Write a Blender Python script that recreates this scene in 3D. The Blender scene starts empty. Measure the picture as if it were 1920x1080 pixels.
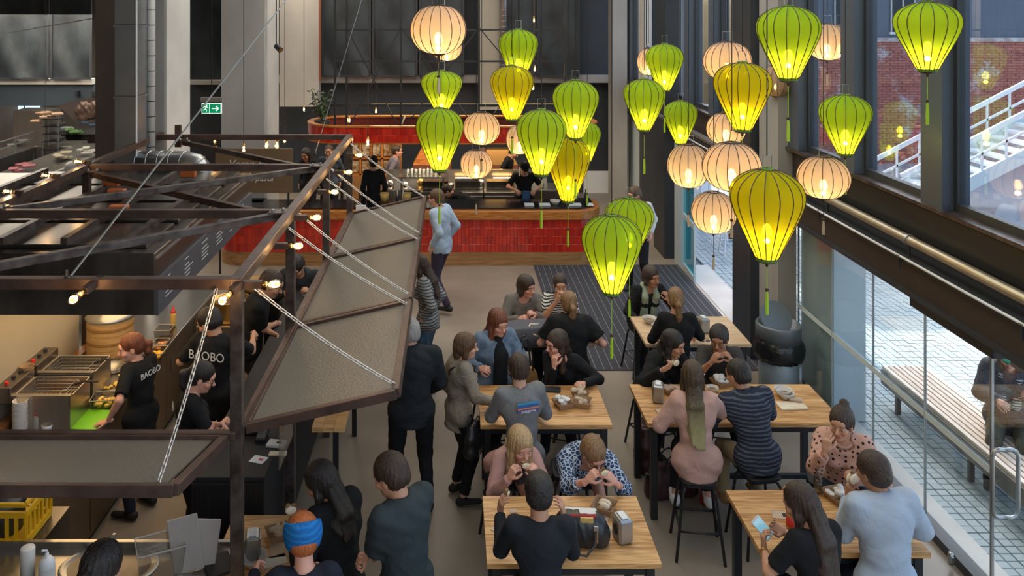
import bpy, math, random
import numpy as np
from mathutils import Vector, Matrix
C = bpy.context.scene.collection
R = math.radians
rnd = random.Random(7)

# ------------------------------------------------------------------ camera
F = 1560.0                      # focal length in pixels of the 1920x1080 frame
EYE = 4.7                       # eye height above the hall floor (mezzanine)
cam_d = bpy.data.cameras.new('camera')
cam = bpy.data.objects.new('camera', cam_d); C.objects.link(cam)
cam.location = (0, 0, EYE); cam.rotation_euler = (R(90), 0, 0)
cam_d.sensor_width = 36; cam_d.lens = F / 1920 * 36
cam_d.shift_x = (960 - 845) / 1920; cam_d.shift_y = -(540 - 12) / 1920
cam_d.clip_end = 300
bpy.context.scene.camera = cam

# ------------------------------------------------------------------ light
sc = bpy.context.scene
sc.view_settings.view_transform = 'Standard'; sc.view_settings.look = 'None'
sc.view_settings.gamma = 1; sc.view_settings.use_curve_mapping = False
sc.view_settings.exposure = 0.2
w = bpy.data.worlds.new('sky'); sc.world = w; w.use_nodes = True
nt = w.node_tree; bg = nt.nodes['Background']
sky = nt.nodes.new('ShaderNodeTexSky'); sky.sky_type = 'NISHITA'
sky.sun_disc = False; sky.sun_elevation = R(48); sky.sun_rotation = R(-12); sky.air_density = 1.0; sky.dust_density = 5.0; sky.ozone_density = .6
nt.links.new(sky.outputs[0], bg.inputs[0]); bg.inputs[1].default_value = 0.62
def lamp(name, kind, loc, rot, energy, color=(1, 1, 1), **kw):
    d = bpy.data.lights.new(name, kind); d.energy = energy; d.color = color
    for k, v in kw.items(): setattr(d, k, v)
    o = bpy.data.objects.new(name, d); C.objects.link(o); o.location = loc; o.rotation_euler = rot
    return o
# sun from beyond the bar, a little to the left, 50 degrees high
sun = lamp('sun', 'SUN', (0, 0, 30), (0, 0, 0), 6.5, (1, .96, .90), angle=R(.6))
sun.rotation_euler = Vector((.12, -.74, -.95)).to_track_quat('-Z', 'Y').to_euler()
# fill lamps added under the closed hall roof and behind the viewer
lamp('ceiling_fill_front', 'AREA', (1.2, 7.5, 7.6), (0, 0, 0), 230, (1, .97, .92), shape='RECTANGLE', size=5.5, size_y=7)
lamp('ceiling_fill_rear', 'AREA', (.8, 14.5, 7.6), (0, 0, 0), 420, (1, .95, .87), shape='RECTANGLE', size=8, size_y=6)
lamp('mezzanine_fill', 'AREA', (.5, -2.0, 5.6), (R(62), 0, 0), 150, (1, .97, .93), shape='RECTANGLE', size=8, size_y=2.5)
#lamp('window_daylight', 'AREA', (4.15, 8.2, 4.9), (0, R(62), R(0)), 110, (.85, .94, 1), shape='RECTANGLE', size=3.2, size_y=9)

# warm work light under the kiosk hood; fills added over left kitchen and bar
lamp('hood_light', 'AREA', (-3.3, 8.3, 2.06), (0, 0, 0), 26, (1, .66, .32), shape='RECTANGLE', size=1.2, size_y=2.4)
lamp('kitchen_fill', 'AREA', (-9.5, 19.5, 4.5), (0, 0, 0), 620, (1, .88, .72), shape='RECTANGLE', size=4, size_y=9)
lamp('bar_fill', 'AREA', (.4, 16.9, 2.9), (0, 0, 0), 80, (1, .74, .45), shape='RECTANGLE', size=4, size_y=.8)
lamp('corridor_light', 'AREA', (-3.6, 18.5, 5.5), (0, 0, 0), 60, (1, .85, .65), shape='RECTANGLE', size=2, size_y=3)
sc.cycles.max_bounces = 7; sc.cycles.transparent_max_bounces = 12; sc.cycles.diffuse_bounces = 3
sc.cycles.glossy_bounces = 3; sc.cycles.transmission_bounces = 4
sc.cycles.use_denoising = True; sc.cycles.sample_clamp_indirect = 4; sc.cycles.caustics_reflective = False; sc.cycles.caustics_refractive = False
sc.cycles.use_adaptive_sampling = False

# ------------------------------------------------------------------ helpers
def P(px, py, D): return Vector(((px - 845) * D / F, D, EYE - (py - 12) * D / F))
def PZ(px, py, z): return P(px, py, F * (EYE - z) / (py - 12))
def lerp(a, b, t): return a + (b - a) * t

class MB:
    "collects shapes into one mesh"
    def __init__(s): s.v = []; s.f = []; s.m = []; s.mi = 0
    def add(s, vs, fs):
        o = len(s.v); s.v += [tuple(v) for v in vs]; s.f += [tuple(i + o for i in f) for f in fs]; s.m += [s.mi] * len(fs); return s
    def box(s, x0, y0, z0, x1, y1, z1):
        return s.add([(x0,y0,z0),(x1,y0,z0),(x1,y1,z0),(x0,y1,z0),(x0,y0,z1),(x1,y0,z1),(x1,y1,z1),(x0,y1,z1)],
                     [(0,3,2,1),(4,5,6,7),(0,1,5,4),(1,2,6,5),(2,3,7,6),(3,0,4,7)])
    def cbox(s, c, sz, M=None, b=0):
        x, y, z = (q / 2 for q in sz); M = M or Matrix.Identity(3); c = Vector(c)
        if b:
            vs = []
            for sx in (-1, 1):
                for sy in (-1, 1):
                    for szn in (-1, 1):
                        vs += [(sx*x, sy*(y-b), szn*(z-b)), (sx*(x-b), sy*y, szn*(z-b)), (sx*(x-b), sy*(y-b), szn*z)]
            I = lambda sx, sy, szn, k: ((sx>0)*4 + (sy>0)*2 + (szn>0))*3 + k
            fs = []
            def q(a, flip): fs.append(tuple(reversed(a)) if flip else tuple(a))
            for t in (-1, 1):
                q([I(t,-1,-1,0),I(t,1,-1,0),I(t,1,1,0),I(t,-1,1,0)], t<0)
                q([I(-1,t,-1,1),I(-1,t,1,1),I(1,t,1,1),I(1,t,-1,1)], t<0)
                q([I(-1,-1,t,2),I(1,-1,t,2),I(1,1,t,2),I(-1,1,t,2)], t<0)
            for a1 in (-1, 1):
                for b1 in (-1, 1):
                    f = a1*b1 < 0
                    q([I(a1,b1,-1,0),I(a1,b1,-1,1),I(a1,b1,1,1),I(a1,b1,1,0)], f)
                    q([I(a1,-1,b1,0),I(a1,1,b1,0),I(a1,1,b1,2),I(a1,-1,b1,2)], f)
                    q([I(-1,a1,b1,1),I(-1,a1,b1,2),I(1,a1,b1,2),I(1,a1,b1,1)], f)
                    for c1 in (-1, 1):
                        q([I(a1,b1,c1,0),I(a1,b1,c1,1),I(a1,b1,c1,2)], a1*b1*c1 < 0)
            return s.add([c + M @ Vector(v) for v in vs], fs)
        vs = [c + M @ Vector(v) for v in ((-x,-y,-z),(x,-y,-z),(x,y,-z),(-x,y,-z),(-x,-y,z),(x,-y,z),(x,y,z),(-x,y,z))]
        return s.add(vs, [(0,3,2,1),(4,5,6,7),(0,1,5,4),(1,2,6,5),(2,3,7,6),(3,0,4,7)])
    def bar(s, a, b, w, h=None, up=(0, 0, 1)):
        "rectangular bar from a to b"
        a = Vector(a); b = Vector(b); h = h or w; d = (b - a); L = d.length; d.normalize()
        u = Vector(up)
        if abs(u.dot(d)) > .98: u = Vector((0, 1, 0))
        x = d.cross(u).normalized(); z = x.cross(d).normalized()
        M = Matrix((x, d, z)).transposed()
        return s.cbox((a + b) / 2, (w, L, h), M)
    def tube(s, pts, r, n=8, closed=False, cap=True):
        pts = [Vector(p) for p in pts]; m = len(pts); rs = r if isinstance(r, (list, tuple)) else [r] * m
        rings = []; prev = None
        for i, p in enumerate(pts):
            if closed: t = pts[(i + 1) % m] - pts[i - 1]
            else: t = pts[min(i + 1, m - 1)] - pts[max(i - 1, 0)]
            t.normalize()
            if prev is None:
                x = t.orthogonal().normalized()
            else:
                x = (prev - t * prev.dot(t))
                x = x.normalized() if x.length > 1e-6 else t.orthogonal().normalized()
            prev = x; y = t.cross(x)
            rings.append([p + (x * math.cos(2*math.pi*k/n) + y * math.sin(2*math.pi*k/n)) * rs[i] for k in range(n)])
        vs = [v for rg in rings for v in rg]; fs = []
        for i in range(m if closed else m - 1):
            j = (i + 1) % m
            fs += [(i*n+k, i*n+(k+1) % n, j*n+(k+1) % n, j*n+k) for k in range(n)]
        if cap and not closed: fs += [tuple(reversed(range(n))), tuple((m-1)*n + k for k in range(n))]
        return s.add(vs, fs)
    def lathe(s, prof, n=24, c=(0, 0, 0), cap=True, wob=None):
        c = Vector(c); vs = []; m = len(prof)
        for i, (r, z) in enumerate(prof):
            for k in range(n):
                a = 2*math.pi*k/n; q = r * (wob[k % len(wob)] if wob else 1)
                vs.append(c + Vector((q*math.cos(a), q*math.sin(a), z)))
        fs = [(i*n+k, i*n+(k+1) % n, (i+1)*n+(k+1) % n, (i+1)*n+k) for i in range(m-1) for k in range(n)]
        if cap:
            if prof[0][0] > 1e-5: fs.append(tuple(reversed(range(n))))
            if prof[-1][0] > 1e-5: fs.append(tuple((m-1)*n+k for k in range(n)))
        return s.add(vs, fs)
    def prism(s, poly, z0, z1):
        n = len(poly)
        return s.add([(x, y, z0) for x, y in poly] + [(x, y, z1) for x, y in poly],
                     [tuple(reversed(range(n))), tuple(range(n, 2*n))] + [(k, (k+1) % n, n+(k+1) % n, n+k) for k in range(n)])
    def mesh(s, name, mats, smooth=False):
        me = bpy.data.meshes.new(name); me.from_pydata(s.v, [], s.f)
        for m in (mats if isinstance(mats, (list, tuple)) else [mats]): me.materials.append(m)
        if any(s.m): me.polygons.foreach_set('material_index', s.m)
        if smooth: me.polygons.foreach_set('use_smooth', [True] * len(s.f))
        me.update(); return me
    def build(s, name, mats, parent=None, smooth=False, bevel=0, loc=None, angle=None):
        o = link(name, s.mesh(name, mats, smooth or bool(angle)), parent, loc)
        if bevel:
            m = o.modifiers.new('edge', 'BEVEL'); m.width = bevel; m.segments = 2; m.limit_method = 'ANGLE'
        if angle:
            try: o.data.set_sharp_from_angle(angle=R(angle))
            except Exception: pass
        return o

def link(name, data, parent=None, loc=None):
    o = bpy.data.objects.new(name, data); C.objects.link(o)
    if parent: o.parent = parent
    if loc is not None: o.location = loc
    return o
def tag(o, label=None, cat=None, group=None, kind=None):
    if label: o['label'] = label
    if cat: o['category'] = cat
    if group: o['group'] = group
    if kind: o['kind'] = kind
    return o
def thing(name, label, cat, loc=(0, 0, 0), rz=0, group=None):
    o = link(name, None, None, loc); o.rotation_euler = (0, 0, rz); o.empty_display_size = .05
    return tag(o, label, cat, group)
def struct(name, mb, mat, parent=None, **kw):
    o = mb.build(name, mat, parent, **kw)
    if parent is None: o['kind'] = 'structure'
    return o
def copy_tree(o, parent=None, label=None):
    c = o.copy(); C.objects.link(c)
    if parent: c.parent = parent
    for ch in list(o.children): copy_tree(ch, c)
    if label: c['label'] = label
    return c

# ------------------------------------------------------------------ materials
def mat(name, col, rough=.6, metal=0, spec=.5, noise=None, bump=None, stretch=(1, 1, 1), coord='Object', emit=None, coat=0, alpha=None, trans=0):
    "noise=(scale, amount, second colour)  bump=(scale, strength)"
    m = bpy.data.materials.new(name); m.use_nodes = True; n = m.node_tree.nodes; l = m.node_tree.links
    b = n['Principled BSDF']
    c4 = (*col, 1)
    b.inputs['Base Color'].default_value = c4; b.inputs['Roughness'].default_value = rough
    b.inputs['Metallic'].default_value = metal; b.inputs['Specular IOR Level'].default_value = spec
    if coat: b.inputs['Coat Weight'].default_value = coat; b.inputs['Coat Roughness'].default_value = .15
    if trans: b.inputs['Transmission Weight'].default_value = trans
    if emit: b.inputs['Emission Color'].default_value = (*emit[0], 1); b.inputs['Emission Strength'].default_value = emit[1]
    if noise or bump:
        tc = n.new('ShaderNodeTexCoord'); mp = n.new('ShaderNodeMapping'); mp.inputs['Scale'].default_value = stretch
        l.new(tc.outputs[coord], mp.inputs[0])
    if noise:
        t = n.new('ShaderNodeTexNoise'); t.inputs['Scale'].default_value = noise[0]; t.inputs['Detail'].default_value = 5
        l.new(mp.outputs[0], t.inputs['Vector'])
        r = n.new('ShaderNodeValToRGB'); r.color_ramp.elements[0].position = .5 - .25 / max(noise[1], .05) * .5; r.color_ramp.elements[1].position = .5 + .25 / max(noise[1], .05) * .5
        r.color_ramp.elements[0].position = max(0, .34); r.color_ramp.elements[1].position = .66
        mx = n.new('ShaderNodeMix'); mx.data_type = 'RGBA'; mx.inputs['A'].default_value = c4; mx.inputs['B'].default_value = (*noise[2], 1)
        ml = n.new('ShaderNodeMath'); ml.operation = 'MULTIPLY'; ml.inputs[1].default_value = noise[1]
        l.new(t.outputs['Fac'], r.inputs[0]); l.new(r.outputs[0], ml.inputs[0]); l.new(ml.outputs[0], mx.inputs['Factor'])
        l.new(mx.outputs['Result'], b.inputs['Base Color'])
    if bump:
        t2 = n.new('ShaderNodeTexNoise'); t2.inputs['Scale'].default_value = bump[0]; t2.inputs['Detail'].default_value = 3
        l.new(mp.outputs[0], t2.inputs['Vector'])
        bp = n.new('ShaderNodeBump'); bp.inputs['Strength'].default_value = bump[1]; bp.inputs['Distance'].default_value = .01
        l.new(t2.outputs['Fac'], bp.inputs['Height']); l.new(bp.outputs[0], b.inputs['Normal'])
    return m

def wood_mat(name, c1, c2, axis=0, rough=.45, scale=1.0, coord='Object'):
    "planks with growth-ring grain running along one axis; each piece gets its own tone"
    m = bpy.data.materials.new(name); m.use_nodes = True; n = m.node_tree.nodes; l = m.node_tree.links
    b = n['Principled BSDF']; b.inputs['Roughness'].default_value = rough
    tc = n.new('ShaderNodeTexCoord'); mp = n.new('ShaderNodeMapping')
    s = [14, 14, 14]; s[axis] = 1.1; mp.inputs['Scale'].default_value = [q * scale for q in s]
    oi = n.new('ShaderNodeObjectInfo'); cb = n.new('ShaderNodeCombineXYZ'); mu = n.new('ShaderNodeMath'); mu.operation = 'MULTIPLY'; mu.inputs[1].default_value = 37
    l.new(oi.outputs['Random'], mu.inputs[0])
    for k in range(3): l.new(mu.outputs[0], cb.inputs[k])
    l.new(tc.outputs[coord], mp.inputs[0]); l.new(cb.outputs[0], mp.inputs['Location'])
    t = n.new('ShaderNodeTexNoise'); t.inputs['Scale'].default_value = 1.0; t.inputs['Detail'].default_value = 2; t.inputs['Distortion'].default_value = .6
    l.new(mp.outputs[0], t.inputs['Vector'])
    ms = n.new('ShaderNodeMath'); ms.operation = 'MULTIPLY'; ms.inputs[1].default_value = 34; l.new(t.outputs['Fac'], ms.inputs[0])
    sn = n.new('ShaderNodeMath'); sn.operation = 'SINE'; l.new(ms.outputs[0], sn.inputs[0])
    t3 = n.new('ShaderNodeTexNoise'); t3.inputs['Scale'].default_value = 7; t3.inputs['Detail'].default_value = 4; l.new(mp.outputs[0], t3.inputs['Vector'])
    ad = n.new('ShaderNodeMath'); ad.operation = 'MULTIPLY_ADD'; ad.inputs[1].default_value = .22; l.new(sn.outputs[0], ad.inputs[0]); l.new(t3.outputs['Fac'], ad.inputs[2])
    a2 = n.new('ShaderNodeMath'); a2.operation = 'MULTIPLY_ADD'; a2.inputs[1].default_value = .5; l.new(oi.outputs['Random'], a2.inputs[0]); 
    a3 = n.new('ShaderNodeMath'); a3.operation = 'SUBTRACT'; a3.inputs[1].default_value = .25; l.new(ad.outputs[0], a3.inputs[0]); l.new(a3.outputs[0], a2.inputs[2])
    r = n.new('ShaderNodeValToRGB'); e = r.color_ramp.elements
    e[0].position = .12; e[0].color = (*c2, 1); e[1].position = .72; e[1].color = (*c1, 1)
    l.new(a2.outputs[0], r.inputs[0]); l.new(r.outputs[0], b.inputs['Base Color'])
    bp = n.new('ShaderNodeBump'); bp.inputs['Strength'].default_value = .12; bp.inputs['Distance'].default_value = .004
    l.new(t3.outputs['Fac'], bp.inputs['Height']); l.new(bp.outputs[0], b.inputs['Normal'])
    return m

def jitter_mat(name, c1, c2, rough=.3, coat=0, bump=None, mottle=0.3, patch=None):
    "pieces that share meshes and differ in tone from one to the next"
    m = bpy.data.materials.new(name); m.use_nodes = True; n = m.node_tree.nodes; l = m.node_tree.links
    b = n['Principled BSDF']; b.inputs['Roughness'].default_value = rough; b.inputs['Coat Weight'].default_value = coat
    oi = n.new('ShaderNodeObjectInfo'); ge = n.new('ShaderNodeNewGeometry'); ad = n.new('ShaderNodeMath'); ad.operation = 'ADD'
    l.new(oi.outputs['Random'], ad.inputs[0]); l.new(ge.outputs['Random Per Island'], ad.inputs[1])
    fr = n.new('ShaderNodeMath'); fr.operation = 'FRACT'; l.new(ad.outputs[0], fr.inputs[0])
    tc = n.new('ShaderNodeTexCoord'); t = n.new('ShaderNodeTexNoise'); t.inputs['Scale'].default_value = 9; t.inputs['Detail'].default_value = 4
    l.new(ge.outputs['Position'], t.inputs['Vector'])
    a2 = n.new('ShaderNodeMix'); a2.data_type = 'FLOAT'; a2.inputs['Factor'].default_value = mottle; l.new(fr.outputs[0], a2.inputs['A']); l.new(t.outputs['Fac'], a2.inputs['B'])
    mx = n.new('ShaderNodeMix'); mx.data_type = 'RGBA'; mx.inputs['A'].default_value = (*c1, 1); mx.inputs['B'].default_value = (*c2, 1)
    l.new(a2.outputs['Result'], mx.inputs['Factor']); out = mx.outputs['Result']
    if patch:
        tp = n.new('ShaderNodeTexNoise'); tp.inputs['Scale'].default_value = patch[1]; tp.inputs['Detail'].default_value = 7; tp.inputs['Roughness'].default_value = .7; l.new(ge.outputs['Position'], tp.inputs['Vector'])
        rp = n.new('ShaderNodeValToRGB'); rp.color_ramp.elements[0].position = .53; rp.color_ramp.elements[1].position = .64; l.new(tp.outputs['Fac'], rp.inputs[0])
        m3 = n.new('ShaderNodeMix'); m3.data_type = 'RGBA'; l.new(rp.outputs[0], m3.inputs['Factor']); l.new(out, m3.inputs['A']); m3.inputs['B'].default_value = (*patch[0], 1); out = m3.outputs['Result']
    l.new(out, b.inputs['Base Color'])
    if bump:
        bp = n.new('ShaderNodeBump'); bp.inputs['Strength'].default_value = bump; bp.inputs['Distance'].default_value = .01
        l.new(t.outputs['Fac'], bp.inputs['Height']); l.new(bp.outputs[0], b.inputs['Normal'])
    return m

def glass_mat(name, tint, refl=.9, base=.0, ior=1.5):
    "thin sheet glass: clear with a tint, mirror-like by Fresnel"
    m = bpy.data.materials.new(name); m.use_nodes = True; n = m.node_tree.nodes; l = m.node_tree.links
    for x in list(n): n.remove(x)
    o = n.new('ShaderNodeOutputMaterial'); tr = n.new('ShaderNodeBsdfTransparent'); tr.inputs[0].default_value = (*tint, 1)
    g = n.new('ShaderNodeBsdfGlossy'); g.inputs['Roughness'].default_value = 0.0; g.inputs['Color'].default_value = (refl, refl, refl, 1)
    lw = n.new('ShaderNodeLayerWeight'); lw.inputs[0].default_value = .5
    pw = n.new('ShaderNodeMath'); pw.operation = 'POWER'; pw.inputs[1].default_value = 4.5; l.new(lw.outputs['Facing'], pw.inputs[0])
    ad = n.new('ShaderNodeMath'); ad.operation = 'MULTIPLY_ADD'; ad.inputs[1].default_value = .9; ad.inputs[2].default_value = .04 + base; ad.use_clamp = True; l.new(pw.outputs[0], ad.inputs[0])
    mx = n.new('ShaderNodeMixShader'); l.new(ad.outputs[0], mx.inputs[0]); l.new(tr.outputs[0], mx.inputs[1]); l.new(g.outputs[0], mx.inputs[2]); l.new(mx.outputs[0], o.inputs[0])
    return m

M = {}
M['concrete_floor'] = mat('concrete_floor', (.33, .275, .215), .34, noise=(.7, .9, (.19, .16, .125)), bump=(30, .05))
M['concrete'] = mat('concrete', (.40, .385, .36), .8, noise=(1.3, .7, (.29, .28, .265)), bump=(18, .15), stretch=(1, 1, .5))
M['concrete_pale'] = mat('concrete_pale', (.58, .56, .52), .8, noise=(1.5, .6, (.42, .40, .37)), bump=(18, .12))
M['concrete_brown'] = mat('concrete_brown', (.17, .13, .11), .8, noise=(1.2, .7, (.11, .09, .08)), bump=(18, .15))
M['slate'] = mat('slate', (.028, .035, .043), .6, noise=(2, .5, (.018, .022, .028)))
M['scrim'] = mat('scrim', (.014, .017, .021), .42, noise=(1.6, .9, (.045, .06, .07)), bump=(3.2, 1.6), stretch=(1, 1, .6))
M['blue_steel'] = mat('blue_steel', (.035, .05, .065), .5)
M['steel_dark'] = mat('steel_dark', (.03, .035, .042), .42, spec=.5, noise=(3, .4, (.045, .05, .058)))
M['mullion'] = mat('mullion', (.075, .095, .125), .4, noise=(2, .3, (.09, .11, .13)))
M['fascia'] = mat('fascia', (.035, .026, .024), .55, noise=(1.4, .6, (.055, .042, .038)), stretch=(1, .3, 1))
M['rust_steel'] = mat('rust_steel', (.055, .033, .027), .42, .35, noise=(6, .9, (.11, .068, .053)), bump=(30, .15))
M['mill_steel'] = mat('mill_steel', (.14, .115, .105), .38, .6, noise=(9, .9, (.045, .03, .026)), bump=(30, .12))
M['galv'] = mat('galv', (.42, .43, .43), .33, .85, noise=(3, .5, (.30, .31, .31)), bump=(8, .08))
M['stainless'] = mat('stainless', (.50, .48, .45), .28, .95, noise=(2, .4, (.36, .34, .32)), stretch=(8, 1, 1), bump=(4, .05))
M['hood'] = mat('hood', (.20, .18, .165), .3, .9, noise=(1.0, .8, (.05, .045, .04)), stretch=(3, 1, 1))
M['foil'] = mat('foil', (.85, .88, .90), .35, .35, bump=(14, .6))
M['pipe_gold'] = mat('pipe_gold', (.42, .36, .26), .35, .8, noise=(6, .5, (.55, .52, .46)))
M['black_metal'] = mat('black_metal', (.014, .016, .019), .42)
M['black_matte'] = mat('black_matte', (.012, .012, .013), .7)
M['table_top'] = wood_mat('table_wood', (.72, .42, .17), (.40, .19, .055), 0)
M['table_pale'] = wood_mat('table_wood_pale', (.70, .50, .30), (.50, .31, .15), 0)
M['bar_wood'] = wood_mat('bar_wood', (.58, .22, .05), (.34, .105, .022), 0, .25)
M['plinth_wood'] = wood_mat('plinth_wood', (.42, .22, .085), (.25, .115, .04), 0, .4, .5)
M['honey_wood'] = wood_mat('honey_wood', (.40, .20, .07), (.24, .10, .03), 1, .4)
M['tile'] = jitter_mat('red_tile', (.70, .035, .012), (.36, .012, .008), .16, .6, bump=.12, mottle=.3)
M['grout'] = mat('grout', (.16, .02, .012), .8)
M['mat_dark'] = mat('entrance_mat', (.035, .035, .042), .95, noise=(60, .6, (.06, .06, .07)), bump=(90, .4))
M['mat_line'] = mat('mat_line', (.20, .20, .21), .7)
M['plaza'] = mat('plaza', (.40, .40, .41), .8, noise=(1.5, .5, (.33, .33, .34)))
M['paver'] = jitter_mat('paver', (.37, .44, .465), (.29, .355, .38), .7, 0, bump=.3, mottle=.4)  # blue of skylight and glass tint put into the stone colour
M['joint'] = mat('paver_joint', (.13, .16, .18), .9)
M['bench_wood'] = wood_mat('bench_wood', (.84, .70, .58), (.66, .50, .39), 1, .6)
M['bench_side'] = mat('bench_side', (.24, .21, .18), .7, noise=(4, .5, (.16, .14, .12)), stretch=(1, .3, 1))
M['brick'] = jitter_mat('red_brick', (.60, .20, .14), (.34, .10, .08), .85, 0, bump=.6, mottle=.5, patch=((.62, .52, .50), 1.3))
M['mortar'] = mat('mortar', (.34, .27, .24), .9, noise=(6, .8, (.6, .57, .53)))
M['white_paint'] = mat('white_paint', (.75, .77, .78), .5)
M['pale_wall'] = mat('pale_wall', (.55, .62, .64), .5, noise=(1, .3, (.46, .54, .57)))
M['cream'] = mat('cream', (.42, .38, .30), .5, noise=(1.2, .5, (.33, .30, .235)))
M['render_grey'] = mat('render_grey', (.13, .155, .19), .8, noise=(1, .3, (.10, .12, .15)))
M['glass'] = glass_mat('clear_glass', (.94, .985, .985), 1, .03)
M['glass_up'] = glass_mat('window_glass', (.92, .96, .985), 1, .11)
M['glass_teal'] = glass_mat('edge_glass', (.30, .72, .74), .9, .05)
M['glass_clear'] = glass_mat('small_glass', (.88, .92, .92), 1, .04)
M['plastic_clear'] = glass_mat('clear_plastic', (.80, .78, .74), .5, .10)
# ================================================================== THE SETTING
FX = 4.3                        # plane of the glass facade
BACK = 21.0                     # back wall of the hall
def sbox(name, mt, *b, **kw): return struct(name, MB().box(*b), mt, **kw)

def noise_obj(): pass
fl = sbox('floor', M['concrete_floor'], -14, -.5, -.2, FX, 27, 0)
sbox('ceiling', M['concrete'], -14, -4, 8.0, FX + .28, 27, 8.3)
# roof slab over the facade side; its edge throws the strip of shade along the glass
sbox('wall_rear', M['concrete_pale'], -14, -4.2, 0, FX + .4, -4, 8)
sbox('wall_left', M['concrete_brown'], -14.2, -4, 0, -14, 27, 8)
sbox('wall_back', M['slate'], -5.2, BACK, 0, FX + .2, BACK + .2, 8)
sbox('wall_kitchen', mat('kitchen_wall', (.13, .12, .105), .5, noise=(.8, .6, (.08, .075, .07))), -14, 27, 0, -5.2, 27.2, 8)
# ledge and steel beam below the black mesh screens, left part and main part
sbox('beam_ledge', M['concrete_pale'], -14, BACK - .35, 2.76, -8.9, BACK - .05, 2.90)
sbox('beam_blue', M['blue_steel'], -14, BACK - .25, 2.22, -8.9, BACK - .05, 2.75)
sbox('beam_ledge', M['concrete'], -4.6, BACK - .32, 2.80, FX, BACK - .01, 2.98)
def screen(x0, x1, z0, seed, label):
    t = thing('mesh_screen', label, 'screen', ((x0 + x1) / 2, BACK - .42, z0), group='black mesh screens high on the back wall')
    n = 26; h = 8 - z0; vs = []; r2 = random.Random(seed); ph = [r2.uniform(0, 6) for _ in range(6)]
    b = MB(); w_ = (x1 - x0) / 2 - .04
    for j in range(25):
        for i in range(n + 1):
            x = -w_ + 2 * w_ * i / n; z = h * (j / 24) ** 1.4
            y = .04 * math.sin(3.1 * x + ph[0] + 1.3 * z) * math.exp(-z * .6) + .03 * math.sin(7 * x + 4 * z + ph[1]) * math.exp(-z * .9) - .02
            vs.append((x, y, z))
    b.add(vs, [(j*(n+1)+i, j*(n+1)+i+1, (j+1)*(n+1)+i+1, (j+1)*(n+1)+i) for j in range(24) for i in range(n)])
    b.build('sheet', M['scrim'], t, smooth=True)
    for x in (-w_, w_):
        MB().bar((x, -.04, 0), (x, -.04, h), .05).build('batten', M['steel_dark'], t)
    MB().bar((-w_, -.04, 0), (w_, -.04, 0), .05).build('bottom_rail', M['steel_dark'], t)
for k, (a, b_, lb) in enumerate(((-11.5, -9.9, 'wrinkled black mesh screen at the far left of the back wall, above the pale ledge'),
        (-9.9, -8.85, 'wrinkled black mesh screen beside the brown concrete column, above the pale ledge'),
        (-13.0, -11.5, 'black mesh screen cut by the left edge of the photo'))):
    screen(a, b_, 2.92, k, lb)
for k, (a, b_, lb) in enumerate(((-3.2, -1.95, 'black mesh screen right of the copper pipe behind the plant'), (-1.95, -.8, 'black mesh screen behind the large cream lantern at top'),
        (-.8, .35, 'black mesh screen behind the ventilation tower left of the pale duct'), (.9, 2.1, 'black mesh screen behind the green lanterns right of the pale duct'),
        (2.1, 3.2, 'black wrinkled sheet screen nearest the window columns at the back'))):
    screen(a, b_, 2.98, k + 9, lb)
sbox('column_1', M['concrete_brown'], P(187, 0, 11.9).x, 11.75, 0, P(222, 0, 11.9).x, 12.6, 8)
sbox('column_2', M['concrete'], P(285, 0, 11.5).x, 11.5, 0, P(308, 0, 11.5).x, 12.55, 8)
sbox('column_2_lit_face', M['concrete_pale'], P(308, 0, 11.5).x, 11.51, 0, P(308, 0, 11.5).x + .03, 12.54, 8)  # window light on the column's side put into a paler skin
sbox('column_4', M['concrete'], P(415, 0, 16).x, 16, 0, P(496, 0, 16).x, 17.1, 8)
sbox('column_4_lit_face', M['concrete_pale'], P(496, 0, 16).x, 16.02, 0, P(496, 0, 16).x + .05, 17.08, 8)  # paler skin standing in for the lit side of the column
sbox('wall_hanging', M['concrete'], P(524, 0, 20).x, 20, P(0, 200, 20).z, P(598, 0, 20).x, 20.3, 8)
sbox('wall_corridor', M['slate'], P(350, 0, 17.5).x, 17.5, 0, P(420, 0, 17.5).x, 17.6, P(0, 158, 17.5).z)
sbox('wall_corridor_upper', M['scrim'], P(350, 0, 17.5).x, 17.5, P(0, 150, 17.5).z, P(420, 0, 17.5).x, 17.6, 8)
sbox('trim_1', M['concrete_pale'], P(350, 0, 17.4).x, 17.3, P(0, 158, 17.4).z, P(420, 0, 17.4).x, 17.5, P(0, 150, 17.4).z)
# pale ventilation shaft and white riser behind the lanterns
sbox('shaft', M['cream'], P(898, 0, 20.4).x, 20.1, 2.2, P(944, 0, 20.4).x, 20.7, 8)
# lower right end of the back wall: pale door leaf and white skirting
sbox('trim_2', M['white_paint'], 3.35, BACK - .04, 0, 4.2, BACK - .002, .55)
# window columns of the hall, far right
for nm, x0, x1, D, m_ in (('column_5', 1148, 1176, 19.5, 'concrete'), ('column_6', 1207, 1222, 17.6, 'concrete_pale'), ('column_7', 1256, 1290, 15.6, 'concrete')):
    sbox(nm, M[m_], P(x0, 0, D).x, D, 2.2 if nm != 'column_5' else 0, P(x1, 0, D).x, D + .5, 8)
sbox('column_8', M['concrete'], 4.06, 10.32, 0, FX - .01, 10.95, 8)
sbox('column_9', M['steel_dark'], 3.98, 11.05, 0, 4.27, 11.75, 8)
sbox('column_10', M['steel_dark'], 3.98, 15.5, 0, 4.27, 16.3, 8)
sbox('column_11', M['pale_wall'], 4.34, 9.42, 0, 4.7, 10.3, 2.25)
sbox('wall_facade', M['pale_wall'], FX, 16.3, 0, FX + .2, BACK, 2.2)
sbox('door_3', M['steel_dark'], 4.22, 17.2, 0, 4.29, 18.6, 2.15)
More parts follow.
